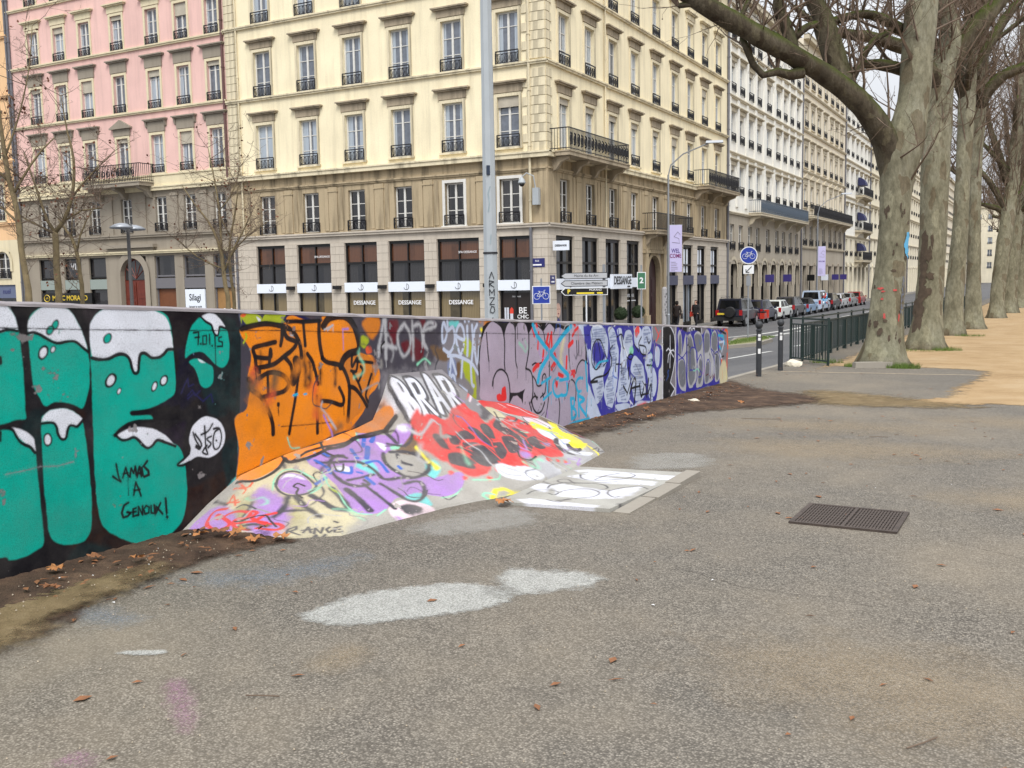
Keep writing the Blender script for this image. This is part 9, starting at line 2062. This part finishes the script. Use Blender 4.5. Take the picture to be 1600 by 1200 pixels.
m = MB().prism([(-0.75, 0.35), (-0.7, 0.75), (-0.1, 0.78), (0.1, 0.4), (0.45, 0.4), (0.55, 0.95), (0.65, 0.95), (0.62, 0.35)], -0.17, 0.17, 'x'); m.build('bodywork', paint('scooter_red', (196, 56, 40)), t); MB().box(-0.15, 0.15, -0.7, -0.1, 0.781, 0.86).build('seat', M['trim'], t)
for y in (-0.5, 0.72): w_ = MB().cyl(y, 0.25, -0.06, 0.06, 0.25, 0.25, 16, 'x').build('wheel', M['tyre'], t); MB().cyl(y, 0.25, -0.065, 0.065, 0.13, 0.13, 12, 'x').build('rim', M['rim'], w_)
MB().tube([(-0.32, 0.5, 1.05), (0, 0.6, 1.02), (0.32, 0.5, 1.05)], 0.02, 5).build('handlebar', M['trim'], t)
# ------------------------------------------------------------------ people on the pavement
def person(x, y, rot, label, coat, trousers, hair, skin, h=1.68, bag=None, stride=0.22):
    t = thing('person', label, 'person', (x, y, ZB), rot, None); s = h / 1.75
    V = [(0, 0, 0.95, 0.15), (0, 0.0, 1.15, 0.14), (0, 0.02, 1.38, 0.17), (0, 0.02, 1.5, 0.075), (0, 0.03, 1.58, 0.075), (0, 0.04, 1.68, 0.1),
         (-0.2, 0.02, 1.42, 0.075), (-0.27, 0.05, 1.16, 0.06), (-0.24, 0.18, 0.93, 0.045), (-0.23, 0.23, 0.84, 0.04), (0.2, 0.02, 1.42, 0.075), (0.27, -0.08, 1.16, 0.06), (0.25, -0.1, 0.92, 0.045), (0.24, -0.08, 0.83, 0.04),
         (-0.1, 0.0, 0.88, 0.115), (-0.1, stride * 0.7, 0.5, 0.08), (-0.1, stride * 0.6, 0.1, 0.05), (-0.1, stride * 0.6 + 0.16, 0.04, 0.045), (0.1, 0, 0.88, 0.115), (0.1, -stride * 0.3, 0.5, 0.08), (0.1, -stride - 0.1, 0.14, 0.05), (0.1, -stride + 0.05, 0.05, 0.045), (0, 0.04, 1.76, 0.075)]
    E_ = [(0, 1), (1, 2), (2, 3), (3, 4), (4, 5), (5, 22), (2, 6), (6, 7), (7, 8), (8, 9), (2, 10), (10, 11), (11, 12), (12, 13), (0, 14), (14, 15), (15, 16), (16, 17), (0, 18), (18, 19), (19, 20), (20, 21)]
    me = bpy.data.meshes.new('body'); me.from_pydata([(a * s, b * s, c * s) for a, b, c, _ in V], E_, []); o = link('body_source', me); sk = o.modifiers.new('skin', 'SKIN'); 
    for k, v in enumerate(me.skin_vertices[0].data): v.radius = (V[k][3] * s, V[k][3] * s); v.use_root = (k == 0)
    sb = o.modifiers.new('sub', 'SUBSURF'); sb.levels = 2; dg = bpy.context.evaluated_depsgraph_get(); me2 = bpy.data.meshes.new_from_object(o.evaluated_get(dg)); bpy.data.objects.remove(o); me2.name = 'body'
    me2.materials.clear()
    for mm in (coat, trousers, hair, skin): me2.materials.append(mm)
    for p in me2.polygons:
        c = p.center / s; p.use_smooth = True
        p.material_index = 0 if 0.9 < c.z < 1.5 or (abs(c.x) > 0.17 and 0.9 < c.z < 1.5) else (1 if c.z <= 0.9 and abs(c.x) < 0.2 else (3 if (c.z <= 0.9 or c.z < 1.58 or (c.y > 0.08 and c.z < 1.72)) else 2))
    link('body', me2, t)
    cm = MB().lathe([(0.2 * s, 0.72 * s), (0.19 * s, 0.9 * s), (0.165 * s, 1.1 * s), (0.19 * s, 1.34 * s), (0.13 * s, 1.48 * s)], 16); cm.v = [(a, b * 0.72, c) for a, b, c in cm.v]; cm.build('coat', coat, t, smooth=True)
    hm = MB().lathe([(0.03 * s, 1.52 * s), (0.1 * s, 1.56 * s), (0.115 * s, 1.66 * s), (0.1 * s, 1.76 * s), (0.03 * s, 1.8 * s)], 12); hm.v = [(a, b * 0.95 - 0.02 * s, c) for a, b, c in hm.v]; hm.build('hair', hair, t, smooth=True)
    if bag: bx = MB().box(0.26, 0.36, -0.2, 0.18, 0.62, 0.95, 0.02).build('handbag', bag, t); MB().tube([(0.3, -0.12, 0.95), (0.24, 0.0, 1.4), (0.3, 0.12, 0.95)], 0.012, 5).build('strap', bag, bx)
    return t
black_cloth = plain('black_cloth', (30, 29, 32), 0.9); dark_cloth = plain('dark_trousers', (36, 36, 42), 0.9); brown_cloth = plain('dark_brown_cloth', (44, 36, 34), 0.9)
person(-20.3, 59.3, R(5), 'person in a long dark coat walking away past the arched door', brown_cloth, dark_cloth, plain('dark_hair', (34, 27, 24), 0.8), plain('skin', (196, 148, 124), 0.6), 1.7, brown_cloth)
person(-20.2, 62.8, R(175), 'person in black with a red shoulder bag walking towards the corner', black_cloth, dark_cloth, plain('brown_hair', (66, 42, 32), 0.8), plain('skin_light', (206, 160, 138), 0.6), 1.66, plain('red_leather', (176, 52, 38), 0.5), 0.18)
